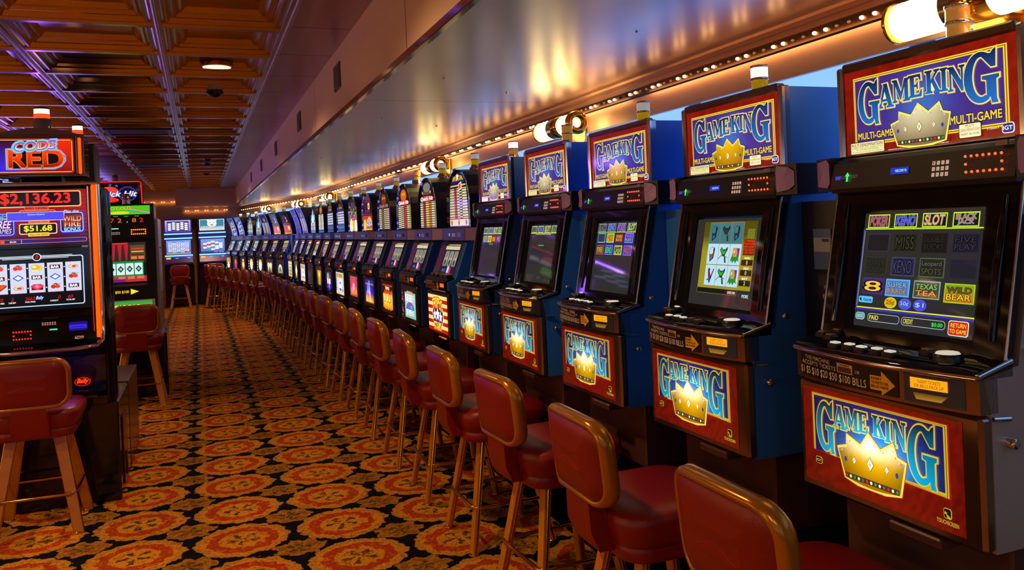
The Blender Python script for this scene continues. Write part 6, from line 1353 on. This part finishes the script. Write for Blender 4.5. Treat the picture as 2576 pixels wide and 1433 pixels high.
def cherry(a, u, v, s):
    a.ell(u - 0.011 * s, v - 0.002 * s, 0.013 * s, 0.011 * s, rgb(215, 40, 15), 7, 12); a.ell(u + 0.009 * s, v - 0.001 * s, 0.013 * s, 0.011 * s, rgb(235, 60, 20), 8, 12); a.poly([(u - 0.014 * s, v + 0.012 * s), (u + 0.004 * s, v + 0.007 * s), (u + 0.014 * s, v + 0.013 * s), (u, v + 0.018 * s)], rgb(60, 120, 40), 9); a.poly([(u + 0.01 * s, v + 0.010 * s), (u + 0.026 * s, v + 0.016 * s), (u + 0.024 * s, v + 0.012 * s)], rgb(70, 110, 50), 9)
def bar_(a, u, v): a.rect(u - 0.026, v - 0.011, u + 0.026, v + 0.011, rgb(110, 20, 20), 7); a.rect(u - 0.023, v - 0.0085, u + 0.023, v + 0.0085, rgb(50, 10, 14), 8); a.text('BAR', u - 0.019, v - 0.0065, u + 0.019, v + 0.0065, WHT, 9, 0.05)
def bag(a, u, v): a.ell(u, v - 0.002, 0.024, 0.012, rgb(110, 60, 30), 6, 16); a.ell(u, v - 0.002, 0.022, 0.0105, rgb(250, 205, 160), 7, 16); a.rrect(u - 0.018, v + 0.008, u + 0.008, v + 0.015, 0.003, rgb(240, 205, 160), 7); a.ell(u + 0.004, v - 0.002, 0.012, 0.006, rgb(190, 60, 70), 8, 10)
def gem(a, u, v): a.poly([(u - 0.028, v), (u, v + 0.018), (u + 0.028, v), (u, v - 0.018)], rgb(50, 90, 200), 7); a.poly([(u - 0.018, v), (u, v + 0.012), (u + 0.018, v), (u, v - 0.012)], rgb(235, 240, 235), 8)
sym = [['cherry', 'bar', 'seven'], ['cherry', 'gem', 'bag'], ['bell', 'bar', 'diamond'], ['bar', 'gem', 'cherry'], ['bag', 'cherry', 'bar']]
for i in range(5):
    u = -0.207 + i * 0.0895; a.rect(u - 0.0385, 0.100, u + 0.0385, 0.262, rgb(205, 208, 235), 5, 3, 3); a.rect(u - 0.0385, 0.098, u + 0.0385, 0.1005, rgb(130, 10, 30), 6)
    for j, s_ in enumerate(sym[i]):
        v = 0.238 - j * 0.054
        if s_ == 'cherry': cherry(a, u, v, 1.0)
        elif s_ == 'bar': bar_(a, u, v)
        elif s_ == 'bag': bag(a, u, v)
        elif s_ == 'gem': gem(a, u, v)
        elif s_ == 'bell': a.ell(u - 0.005, v, 0.021, 0.016, rgb(225, 180, 20), 7, 16); a.ell(u - 0.01, v + 0.004, 0.010, 0.007, rgb(255, 245, 130), 8, 10); a.rrect(u - 0.018, v - 0.018, u + 0.004, v - 0.013, 0.002, rgb(250, 235, 160), 8); a.ell(u + 0.018, v - 0.002, 0.012, 0.015, rgb(240, 190, 90), 6, 9)
        elif s_ == 'diamond': a.rect(u - 0.028, v - 0.016, u + 0.028, v + 0.012, rgb(80, 20, 20), 6); a.poly([(u - 0.034, v + 0.004), (u - 0.018, v + 0.017), (u + 0.018, v + 0.017), (u + 0.034, v + 0.004), (u, v - 0.018)], rgb(240, 50, 80), 7); a.poly([(u - 0.014, v + 0.004), (u, v + 0.014), (u + 0.014, v + 0.004), (u, v - 0.008)], rgb(250, 130, 150), 8)
        else: a.outlined('7', u - 0.026, v - 0.018, u + 0.026, v + 0.016, rgb(240, 80, 15), rgb(70, 10, 5), 7, 0.04, 0.06, 0.2)
    if i < 4:
        for j in range(3): a.ell(u + 0.0448, 0.236 - j * 0.055, 0.0035, 0.0035, WHT, 5, 6)
for txt, u, lbl, wl_ in (('30', -0.205, 'LINES', 0.034), ('2', -0.150, 'LINE BET', 0.034), ('3662', -0.065, 'WIN PAID', 0.05), ('0', 0.077, 'CREDIT', 0.040), ('60', 0.132, 'TOTAL BET', 0.044)):
    a.text(txt, u - 0.006 * len(txt), 0.060, u + 0.006 * len(txt), 0.078, rgb(235, 20, 20), 5, 0.0, 0.15); a.text(lbl, u - wl_ / 2 - (0.025 if lbl == 'CREDIT' else 0), 0.047, u + wl_ / 2 - (0.025 if lbl == 'CREDIT' else 0), 0.055, WHT, 5, 0.02)
a.outlined('Bally', -0.037, 0.058, 0.000, 0.080, WHT, rgb(40, 90, 200), 5, 0.05, 0.0, 0.35)
mk('reel_display', mb, M['art'], t)
# sign on top
mb = MB(); mb.box(-0.10, 0.10, 0.12, 0.30, 1.83, 1.88); mb.sideprism([(0.06, 1.880), (0.06, 2.10), (0.30, 2.10), (0.30, 1.880)], -0.225, 0.222); sg = mk('sign_box', mb, M['blackgloss'], t)
mb = MB()
for (x0, x1, z0, z1) in ((-0.228, -0.215, 1.878, 2.105), (0.186, 0.194, 1.885, 2.10), (0.214, 0.226, 1.878, 2.105), (-0.228, 0.226, 1.872, 1.884), (-0.228, 0.226, 2.097, 2.107)): mb.box(x0, x1, 0.045, 0.075, z0, z1, b=0.003)
k = 10; P_ = [(-0.228 + 0.454 * i / k, 2.104 + 0.040 * (1 - ((i - k / 2) / (k / 2)) ** 2)) for i in range(k + 1)]
mb.prism([(x, z) for x, z in P_] , lambda x, z: (x, 0.052, z), lambda x, z: (x, 0.25, z), 0)
mk('sign_frame', mb, M['bronze'], sg)
mb = MB(); mb.box(0.196, 0.212, 0.050, 0.062, 1.888, 2.092, b=0.003); mk('neon_side_strip', mb, M['neonorange'], sg)
mb = MB(); a = Art(mb, (0, 0.0585, 1.884))
a.rect(-0.215, 0.0, 0.186, 0.213, rgb(34, 8, 10), 0); a.rrect(-0.206, 0.008, 0.174, 0.204, 0.014, rgb(150, 40, 6), 1)
a.rrect(-0.199, 0.016, 0.167, 0.196, 0.012, rgb(255, 215, 110), 2); a.poly([(-0.196, 0.019), (0.0, 0.019), (0.0, 0.193), (-0.196, 0.193)], lambda u, v: tuple(x * (1 - (u + 0.196) / 0.196) + y * ((u + 0.196) / 0.196) for x, y in zip(rgb(40, 40, 235), rgb(150, 20, 20))) if v < 0.1 else tuple(x * (1 - (u + 0.196) / 0.196) + y * ((u + 0.196) / 0.196) for x, y in zip(rgb(16, 14, 60), rgb(80, 12, 12))), 3); a.rect(0.0, 0.019, 0.164, 0.193, vgrad(rgb(130, 16, 10), rgb(235, 40, 10), 0.02, 0.17), 3, 2, 2)
halo = rgb(110, 190, 255)
def redwarp(u, v): return (u, v)
RO = [(-0.150, 0.040), (-0.150, 0.140), (-0.110, 0.142), (0.070, 0.142), (0.105, 0.130), (0.125, 0.105), (0.125, 0.080), (0.105, 0.052), (0.075, 0.040)]
a.poly(poly_offset(RO, 0.010), rgb(60, 120, 250), 4); a.poly(poly_offset(RO, 0.008), halo, 5); a.poly(poly_offset(RO, 0.003), rgb(20, 8, 14), 6)
a.text('RED', -0.146, 0.042, 0.122, 0.138, rgb(255, 120, 50), 7, 0.045); a.text('RED', -0.143, 0.045, 0.119, 0.135, vgrad(rgb(140, 24, 8), rgb(245, 64, 14), 0.05, 0.10), 8, 0.025)
CW = lambda u, v: (u, v + 0.08 * (u + 0.11)); a.text('CODE', -0.122, 0.128, 0.092, 0.182, halo, 9, 0.10, 0.1, warp=CW); a.text('CODE', -0.114, 0.133, 0.084, 0.176, rgb(60, 50, 190), 10, 0.05, 0.1, warp=CW); a.text('CODE', -0.112, 0.135, 0.082, 0.174, vgrad(rgb(250, 235, 130), rgb(245, 90, 50), 0.135, 0.174), 11, 0.02, 0.1, warp=CW)
mk('sign_face', mb, M['art'], sg)
cyl_light(t, 0.005, 0.18, 2.142, 0.046)
# console, reader, tray and badge
mb = MB(); led_loop(mb, -0.152, 0.985, -0.070, 1.025, 0.028, 7, 3, 0.0045)
mk('led_frame', mb, M['led_scarlet'], t)
mb = MB(); a = Art(mb, (0, 0.0275, 1.0)); keypad(a, -0.014, 0.052, 0, 6, 2, 0.012, 0.0095, rgb(170, 120, 90), False); mk('keypad', mb, M['art'], t)
mb = MB(); a = Art(mb, (0, 0.0275, 1.0)); a.rect(0.022, 0.022, 0.060, 0.030, rgb(60, 220, 190), 0); mk('message_display', mb, M['art'], t)
mb = MB(); a = Art(mb, (0, 0.0275, 1.0)); a.rect(0.198, 0.474, 0.230, 0.484, rgb(120, 86, 70), 0); mk('number_tag', mb, M['art'], t)
mb = MB(); a = Art(mb, (0, 0.0275, 1.0)); a.rrect(0.116, 0.010, 0.210, 0.060, 0.008, rgb(24, 16, 120), 0); a.rrect(0.120, 0.022, 0.206, 0.044, 0.006, rgb(56, 36, 230), 1); a.rect(0.13, 0.030, 0.196, 0.033, BLK, 2); mk('card_reader', mb, M['art'], t)
mb = MB(); mb.lathe([(0.026, 0.966), (0.026, 0.982), (0.022, 0.986), (0, 0.986)], (0.170, 0.005, 0), 18); mk('spin_button', mb, M['chrome'], t)
mb = MB(); a = Art(mb, (0, 0.055, 0.70)); a.ell(-0.025, 0.178, 0.038, 0.004, rgb(70, 170, 255), 0, 16)
a.ell(0.170, 0.018, 0.042, 0.026, rgb(190, 16, 8), 0, 26); a.ell(0.170, 0.018, 0.036, 0.021, rgb(60, 4, 2), 1, 26); a.outlined('Bally', 0.142, 0.004, 0.200, 0.034, rgb(255, 90, 20), rgb(200, 20, 8), 2, 0.04, 0.01, 0.35); mk('lit_badge', mb, M['art'], t)
mb = MB(); mb.sideprism([(0.082, 0.632), (0.09, 0.616), (0.16, 0.616), (0.16, 0.668), (0.12, 0.672)], -0.22, 0.235); mk('drop_tray', mb, M['purplepanel'], t)
lamp('tray_glow', 'AREA', (0.03, 0.03, 0.885), 1.6, (0.16, 0.10, 1.0), 0.42, 0.05, (0, 0, 0), parent=t)
# back to back partner
t = thing('slot_machine', 'dark machine standing back to back behind the neon sign machine', 'slot machine', (CX, 6.85, 0), PI, 'slot machines of the left bank')
mb = MB(); mb.box(-w - 0.05, w + 0.045, 0.14, 0.90, 0.0, 0.575, b=0.004); mk('base', mb, M['darkbase'], t)
mb = MB(); mb.box(-0.205, w, 0.10, 0.88, 0.575, 1.86, b=0.012); mk('cabinet', mb, M['blackgloss'], t)
mb = MB(); mb.box(-0.195, 0.24, 0.62, 0.86, 1.86, 2.15, b=0.01); mk('top_box', mb, M['black'], t)
cyl_light(t, -0.085, 0.75, 2.152, 0.036)
# ------------------------------------------------------------------ the poker machine with the rainbow glass, and the tall one behind it
t = thing('slot_machine', 'poker machine with green rainbow O GOLD glass, beyond the neon sign machine', 'slot machine', (-0.665, 8.45, 0), 0, 'slot machines of the left bank')
mb = MB(); mb.box(-0.28, 0.335, 0.06, 0.62, 0.0, 0.60, b=0.008); mk('base', mb, M['ceramic'], t)
mb = MB(); mb.sideprism([(0.06, 0.60), (0.0, 0.66), (0.0, 0.955), (-0.03, 0.965), (-0.03, 1.075), (0.03, 1.10), (0.03, 1.50), (0.015, 1.51), (0.015, 1.845), (0.45, 1.845), (0.60, 1.20), (0.60, 0.60)], -0.268, 0.268, 0); mk('cabinet', mb, M['black'], t)
mb = MB(); mb.box(0.268, 0.300, 0.05, 0.62, 0.60, 1.70, b=0.004); mk('side_panel', mb, M['steel'], t)
mb = MB(); [mb.tube([(0.30, 0.12, z), (0.325, 0.12, z)], 0.008, 6) for z in (0.85, 0.93, 1.0, 1.42)]; mk('hinge_pin', mb, M['brass'], t)
mb = MB(); a = Art(mb, (0, 0.013, 1.52)); a.rect(-0.235, 0.225, 0.235, 0.308, rgb(70, 190, 30), 0)
for k_, c in enumerate((rgb(210, 60, 40), rgb(240, 190, 30), rgb(60, 120, 220))):
    a.poly([(0.02, 0.290 - k_ * 0.008), (0.10, 0.282 - k_ * 0.008), (0.235, 0.245 - k_ * 0.006), (0.235, 0.239 - k_ * 0.006), (0.10, 0.276 - k_ * 0.008), (0.02, 0.284 - k_ * 0.008)], c, 1)
a.ell(-0.03, 0.243, 0.09, 0.014, rgb(215, 205, 40), 1, 18); a.outlined("POT O'GOLD", -0.20, 0.272, 0.07, 0.300, rgb(225, 220, 60), rgb(50, 80, 10), 3, 0.03)
for i, ch in enumerate('672.82'): a.text(ch, -0.17 + i * 0.062, 0.152, -0.135 + i * 0.062, 0.190, rgb(*[(230, 120, 20), (235, 50, 20)][i % 2]), 1, -0.01) if ch not in ' .' else a.ell(-0.15 + i * 0.062, 0.156, 0.006, 0.006, rgb(60, 230, 60), 1, 8)
for i in range(4): a.rect(-0.17 + i * 0.09, 0.207, -0.13 + i * 0.09, 0.212, rgb(110, 160, 40), 1)
a.rect(-0.10, 0.090, -0.04, 0.100, rgb(120, 230, 210), 1); keypad(a, -0.13, 0.040, 1, 8, 2, 0.013, 0.014, rgb(150, 120, 110), False); mk('upper_display', mb, M['art'], t)
mb = MB(); led_loop(mb, 0.070, 1.560 - 0.0, 0.190, 1.600, 0.012, 8, 3, 0.007); mk('led_frame', mb, M['led_amber'], t)
mb = MB(); a = Art(mb, (0, 0.0285, 1.11)); a.rect(-0.235, 0.0, 0.185, 0.375, rgb(22, 20, 20), 0); a.rect(-0.235, 0.18, 0.185, 0.37, rgb(40, 40, 36), 1); a.rect(-0.235, 0.355, 0.03, 0.37, rgb(225, 40, 50), 2)
for i in range(5): a.poly([(-0.225 + i * 0.055, 0.35), (-0.185 + i * 0.055, 0.35), (-0.200 + i * 0.055, 0.20), (-0.210 + i * 0.055, 0.20)], rgb(190, 24, 40), 2)
a.rect(0.05, 0.21, 0.175, 0.345, rgb(90, 70, 30), 2); [a.rect(0.06, 0.25 + k * 0.028, 0.165, 0.262 + k * 0.028, rgb(*[(60, 40, 30), (220, 160, 60), (200, 60, 50)][k % 3]), 3) for k in range(3)]; [a.rect(u, 0.212, u + 0.05, 0.240, rgb(225, 110, 60), 3) for u in (0.055, 0.118)]
a.rect(-0.235, 0.055, 0.16, 0.195, rgb(20, 130, 60), 2)
for i in range(5):
    u = -0.225 + i * 0.077; a.rrect(u, 0.068, u + 0.068, 0.176, 0.005, rgb(205, 230, 225), 3); cu, cv = u + 0.034, 0.122; a.poly([(cu - 0.026, cv), (cu, cv + 0.032), (cu + 0.026, cv), (cu, cv - 0.032)], rgb(26, 30, 40), 4); a.ell(cu, cv, 0.012, 0.014, rgb(150, 190, 190), 5, 10)
a.rect(-0.235, 0.0, 0.185, 0.055, rgb(170, 50, 50), 2); [a.rect(-0.06 + i * 0.08, 0.028, 0.0 + i * 0.08, 0.052, rgb(215, 110, 80), 3) for i in range(3)]; a.rect(-0.235, 0.0, 0.0, 0.03, rgb(110, 30, 110), 3); mk('poker_screen', mb, M['art'], t)
mb = MB(); a = Art(mb, (0, -0.0015, 0.74)); a.rect(-0.25, 0.0, 0.25, 0.20, rgb(90, 60, 30), 0); a.rect(-0.235, 0.01, 0.225, 0.190, vgrad(rgb(110, 200, 40), rgb(30, 140, 60), 0.02, 0.18), 1)
for k_, c in enumerate((rgb(220, 60, 30), rgb(245, 200, 40), rgb(150, 60, 200))): a.poly([(-0.235, 0.150 - k_ * 0.016), (0.05, 0.135 - k_ * 0.016), (0.225, 0.055 - k_ * 0.016), (0.225, 0.039 - k_ * 0.016), (0.05, 0.119 - k_ * 0.016), (-0.235, 0.134 - k_ * 0.016)], c, 2)
a.outlined("O'GOLD", -0.105, 0.095, 0.130, 0.160, rgb(235, 225, 50), rgb(80, 60, 10), 5, 0.03, 0.01); a.outlined('POT', -0.232, 0.095, -0.130, 0.160, rgb(235, 225, 50), rgb(80, 60, 10), 5, 0.03, 0.01); mk('belly_glass', mb, M['artbg'], t)
mb = MB(); a = Art(mb, (0, -0.0315, 1.005))
a.text('$5 $10 $20 $50 $100', -0.24, 0.0, 0.03, 0.028, rgb(245, 200, 20), 0, 0.02); a.poly([(0.045, -0.012), (0.045, 0.042), (0.115, 0.015)], rgb(235, 215, 60), 0); mk('bill_legend', mb, M['art'], t)
def clr(mb): mb.lathe([(0.038, 1.846), (0.034, 1.885), (0.034, 1.95), (0, 1.952)], (0.02, 0.2, 0), 16)
part('candle_light', 'potcandle', clr, M['chrome'], t)
t = thing('slot_machine', 'tall machine with red edged top showing a Quick Hit logo, behind the poker machine', 'slot machine', (-0.78, 9.30, 0), 0, 'slot machines of the left bank')
mb = MB(); mb.box(-0.26, 0.40, 0.0, 0.75, 0.0, 0.60, b=0.008); mk('base', mb, M['ceramic'], t)
mb = MB(); mb.box(-0.26, 0.26, 0.02, 0.60, 0.60, 1.86, b=0.01); mk('cabinet', mb, M['black'], t)
mb = MB(); mb.box(-0.26, 0.24, 0.04, 0.30, 1.86, 2.115, b=0.01); tb = mk('top_box', mb, M['blackgloss'], t)
mb = MB(); mb.tube([(-0.255, 0.035, 2.112), (0.215, 0.035, 2.112), (0.232, 0.035, 2.098), (0.236, 0.035, 1.865)], 0.006, 6); mk('neon_edge', mb, M['neonred'], tb)
mb = MB(); a = Art(mb, (0, 0.038, 1.865)); a.ell(-0.07, 0.14, 0.09, 0.06, rgb(230, 60, 40), 0, 16); a.ell(0.10, 0.12, 0.09, 0.08, rgb(50, 40, 150), 0, 16); a.ell(0.10, 0.12, 0.075, 0.065, BLK, 1, 16); a.ell(-0.06, 0.06, 0.08, 0.025, rgb(225, 50, 30), 1, 14); a.outlined('Quick Hit', -0.20, 0.085, 0.19, 0.15, rgb(240, 235, 200), rgb(60, 60, 200), 3, 0.04, 0.02, 0.3)
for u, v in ((-0.06, 0.215), (0.0, 0.205)): a.poly([(u + 0.02 * (1 if k_ % 2 == 0 else 0.4) * math.sin(k_ * PI / 5), v + 0.02 * (1 if k_ % 2 == 0 else 0.4) * math.cos(k_ * PI / 5)) for k_ in range(10)], rgb(60, 80, 220), 2)
mk('sign_face', mb, M['art'], tb)
mb = MB(); mb.lathe([(0.030, 2.116), (0.030, 2.165), (0, 2.165)], (-0.02, 0.15, 0), 14); o = mk('candle_light', mb, M['clear'], t); mb = MB(); mb.lathe([(0.028, 2.166), (0.028, 2.19), (0, 2.19)], (-0.02, 0.15, 0), 14); mk('red_lens', mb, M['vinyl'], o); mb = MB(); mb.lathe([(0.028, 2.191), (0.028, 2.212), (0, 2.22)], (-0.02, 0.15, 0), 14); mk('white_lens', mb, M['white'], o)
# stools of the left bank
bar_stool((-0.835, 4.955, 0), 0.0, 'red stool with gold edged back in front of the neon sign machine', 'red stools of the left bank')
bar_stool((-0.555, 8.20, 0), 0.0, 'red stool with gold edged back in front of the poker machine', 'red stools of the left bank')

# ------------------------------------------------------------------ the two video slots on the far wall
def far_machine(x, label, kind, y=19.42, rz=0.0, group='video slots on the far wall', tube='neoncyan'):
    t = thing('slot_machine', label, 'slot machine', (x, y, 0), rz, group); w = 0.285
    def b(mb): mb.box(-w - 0.02, w + 0.02, 0.06, 0.5, 0.0, 0.90, b=0.01)
    part('base', 'fm_b', b, M['ceramic'], t)
    def c(mb): mb.sideprism([(0.10, 0.90), (-0.06, 0.93), (-0.07, 0.965), (0.0, 1.10), (0.0, 1.93), (0.48, 1.93), (0.48, 0.90)], -w, w)
    part('cabinet', 'fm_c', c, M['purplepanel'], t)
    for z in (1.60, 1.50, 1.12): part('blue_tube', 'fm_n%s%g' % (tube, z), lambda mb: mb.tube([(-w, -0.012, z), (w, -0.012, z)], 0.0115, 8), M[tube], t)
    if tube != 'neoncyan': part('added_violet_tube', 'fm_top', lambda mb: mb.tube([(-w, 0.2, 1.955), (w, 0.2, 1.955)], 0.016, 8), M['neonviolet'], t)  # violet tube added on top to tint the ceiling
    def u(mb):
        a = Art(mb, (0, -0.003, 1.655))
        if kind == 'ovals':
            a.rect(-0.262, -0.01, 0.262, 0.245, vgrad(rgb(110, 90, 220), rgb(180, 170, 235), 0.0, 0.24), 0, 1, 3); a.rect(-0.222, 0.0, 0.222, 0.222, rgb(60, 60, 110), 1)
            [a.ell(-0.17 + i * 0.085, 0.04 + j * 0.042 + (0.018 if i % 2 else 0), 0.038, 0.018, rgb(240, 235, 240), 2, 12) for i in range(5) for j in range(4)]
        else:
            a.rect(-0.262, 0.0, 0.262, 0.245, rgb(235, 245, 240), 0); a.rect(-0.25, 0.01, 0.25, 0.235, rgb(50, 130, 150), 1); a.ell(0.0, 0.15, 0.10, 0.085, rgb(225, 235, 235), 2, 18)
            [a.ell(x_, 0.215, 0.03, 0.022, rgb(225, 235, 235), 3, 10) for x_ in (-0.075, 0.075)]; [a.ell(x_, 0.165, 0.014, 0.008, rgb(90, 110, 120), 4, 8) for x_ in (-0.035, 0.035)]; a.ell(0, 0.115, 0.03, 0.014, rgb(120, 120, 120), 4, 10)
            a.rect(-0.25, 0.01, 0.25, 0.06, rgb(200, 205, 180), 3); a.outlined('SIBERIAN', -0.23, 0.055, 0.02, 0.095, rgb(230, 235, 250), rgb(60, 110, 150), 5, 0.03); a.outlined('STORM', 0.04, 0.045, 0.24, 0.085, rgb(230, 235, 250), rgb(60, 110, 150), 5, 0.03)
    part('upper_screen', 'fm_u' + kind, u, M['art'], t)
    def l(mb):
        a = Art(mb, (0, -0.003, 1.15)); a.rect(-0.25, 0.0, 0.25, 0.31, vgrad(rgb(90, 110, 170), rgb(110, 150, 225), 0, 0.3), 0, 1, 3)
        if kind == 'ovals':
            for i in range(5):
                for j in range(4): a.rect(-0.21 + i * 0.086, 0.06 + j * 0.055 - (0.02 if i % 2 else 0), -0.135 + i * 0.086, 0.105 + j * 0.055 - (0.02 if i % 2 else 0), rgb(*[(225, 225, 245), (190, 205, 235)][(i + j) % 2]), 1); a.ell(-0.172 + i * 0.086, 0.082 + j * 0.055 - (0.02 if i % 2 else 0), 0.022, 0.010, rgb(*[(130, 120, 190), (150, 150, 120)][i % 2]), 2, 8)
            a.rect(-0.25, 0.0, 0.25, 0.03, rgb(150, 160, 110), 1); a.ell(0.15, 0.05, 0.035, 0.02, rgb(220, 40, 60), 3, 10)
        else:
            for i in range(5):
                for j in range(3 + (2 - abs(i - 2)) // 1): a.rect(-0.20 + i * 0.083, 0.10 + j * 0.042 - 0.02 * (2 - abs(i - 2)), -0.125 + i * 0.083, 0.137 + j * 0.042 - 0.02 * (2 - abs(i - 2)), rgb(*[(235, 230, 245), (190, 90, 70), (90, 150, 170)][(i * 2 + j) % 3 if (i + j) % 2 else 0]), 1)
            a.rect(-0.25, 0.0, 0.25, 0.035, rgb(50, 60, 110), 2); a.text('WIN 149.40', 0.02, 0.01, 0.22, 0.028, WHT, 3)
    part('lower_screen', 'fm_l' + kind, l, M['art'], t)
    def d(mb):
        a = Art(mb, (0, -0.024, 1.055), V=(0, 0.07, 0.135), N=(0, -0.135, 0.07)); a.rrect(-0.262, -0.01, -0.165, 0.035, 0.008, rgb(255, 140, 20), 0); a.rrect(-0.252, -0.002, -0.175, 0.027, 0.006, rgb(255, 200, 60), 1); a.rect(-0.07, 0.0, -0.01, 0.016, rgb(60, 200, 190), 0); a.poly([(0.165, 0.03), (0.245, 0.03), (0.205, -0.012)], rgb(60, 170, 255), 0)
    part('console_lights', 'fm_d', d, M['art'], t)
far_machine(-0.435, 'left video slot on the far wall with rows of white ovals on its screens', 'ovals')
far_machine(0.272, 'right video slot on the far wall with a white tiger on its top screen', 'tiger')
bar_stool((-0.42, 19.12, 0), 0.0, 'distant red stool in front of the left video slot on the far wall', 'red stools by the far wall')
bar_stool((0.29, 19.14, 0), 0.0, 'distant red stool in front of the white tiger video slot', 'red stools by the far wall')
# the same make along the far side of the left bank: seen in the glass of the right row and as violet light on the ceiling
for i in range(7):
    far_machine(-1.62, 'blue tubed video slot facing the right row from behind the left bank', 'ovals', 10.6 + 0.82 * i, PI / 2, 'blue tubed video slots behind the left bank', 'neonindigo')
# machines far to the left, seen through the gap beside the neon sign, whose violet tubes light the ceiling
for i, (x, y) in enumerate(((-1.76, 9.3),)):
    t = thing('slot_machine', 'machine with pale blue light bars seen between the neon sign and its cabinet', 'slot machine', (x, y, 0), 0.0, 'violet lit machines behind the left bank')
    def b(mb): mb.box(-0.28, 0.28, 0.0, 0.6, 0.0, 2.22, b=0.01)
    part('cabinet', 'vm_b', b, M['black'], t)
    def s(mb):
        a = Art(mb, (0, -0.003, 2.06)); [a.poly([(-0.27 + 0.06 * k_, 0.01 + 0.05 * (k_ % 3)), (-0.10 + 0.06 * k_, -0.02 + 0.05 * (k_ % 3)), (-0.10 + 0.06 * k_, 0.0 + 0.05 * (k_ % 3)), (-0.27 + 0.06 * k_, 0.03 + 0.05 * (k_ % 3))], rgb(170, 190, 255), k_ % 4) for k_ in range(7)]
    part('light_bars', 'vm_s', s, M['art'], t)
    def n(mb): mb.tube([(-0.27, 0.30, 2.26), (0.27, 0.30, 2.26)], 0.02, 8); mb.tube([(0.30, 0.05, 0.9), (0.30, 0.05, 2.0)], 0.015, 8)
    part('violet_tube', 'vm_n', n, M['neonviolet'], t)
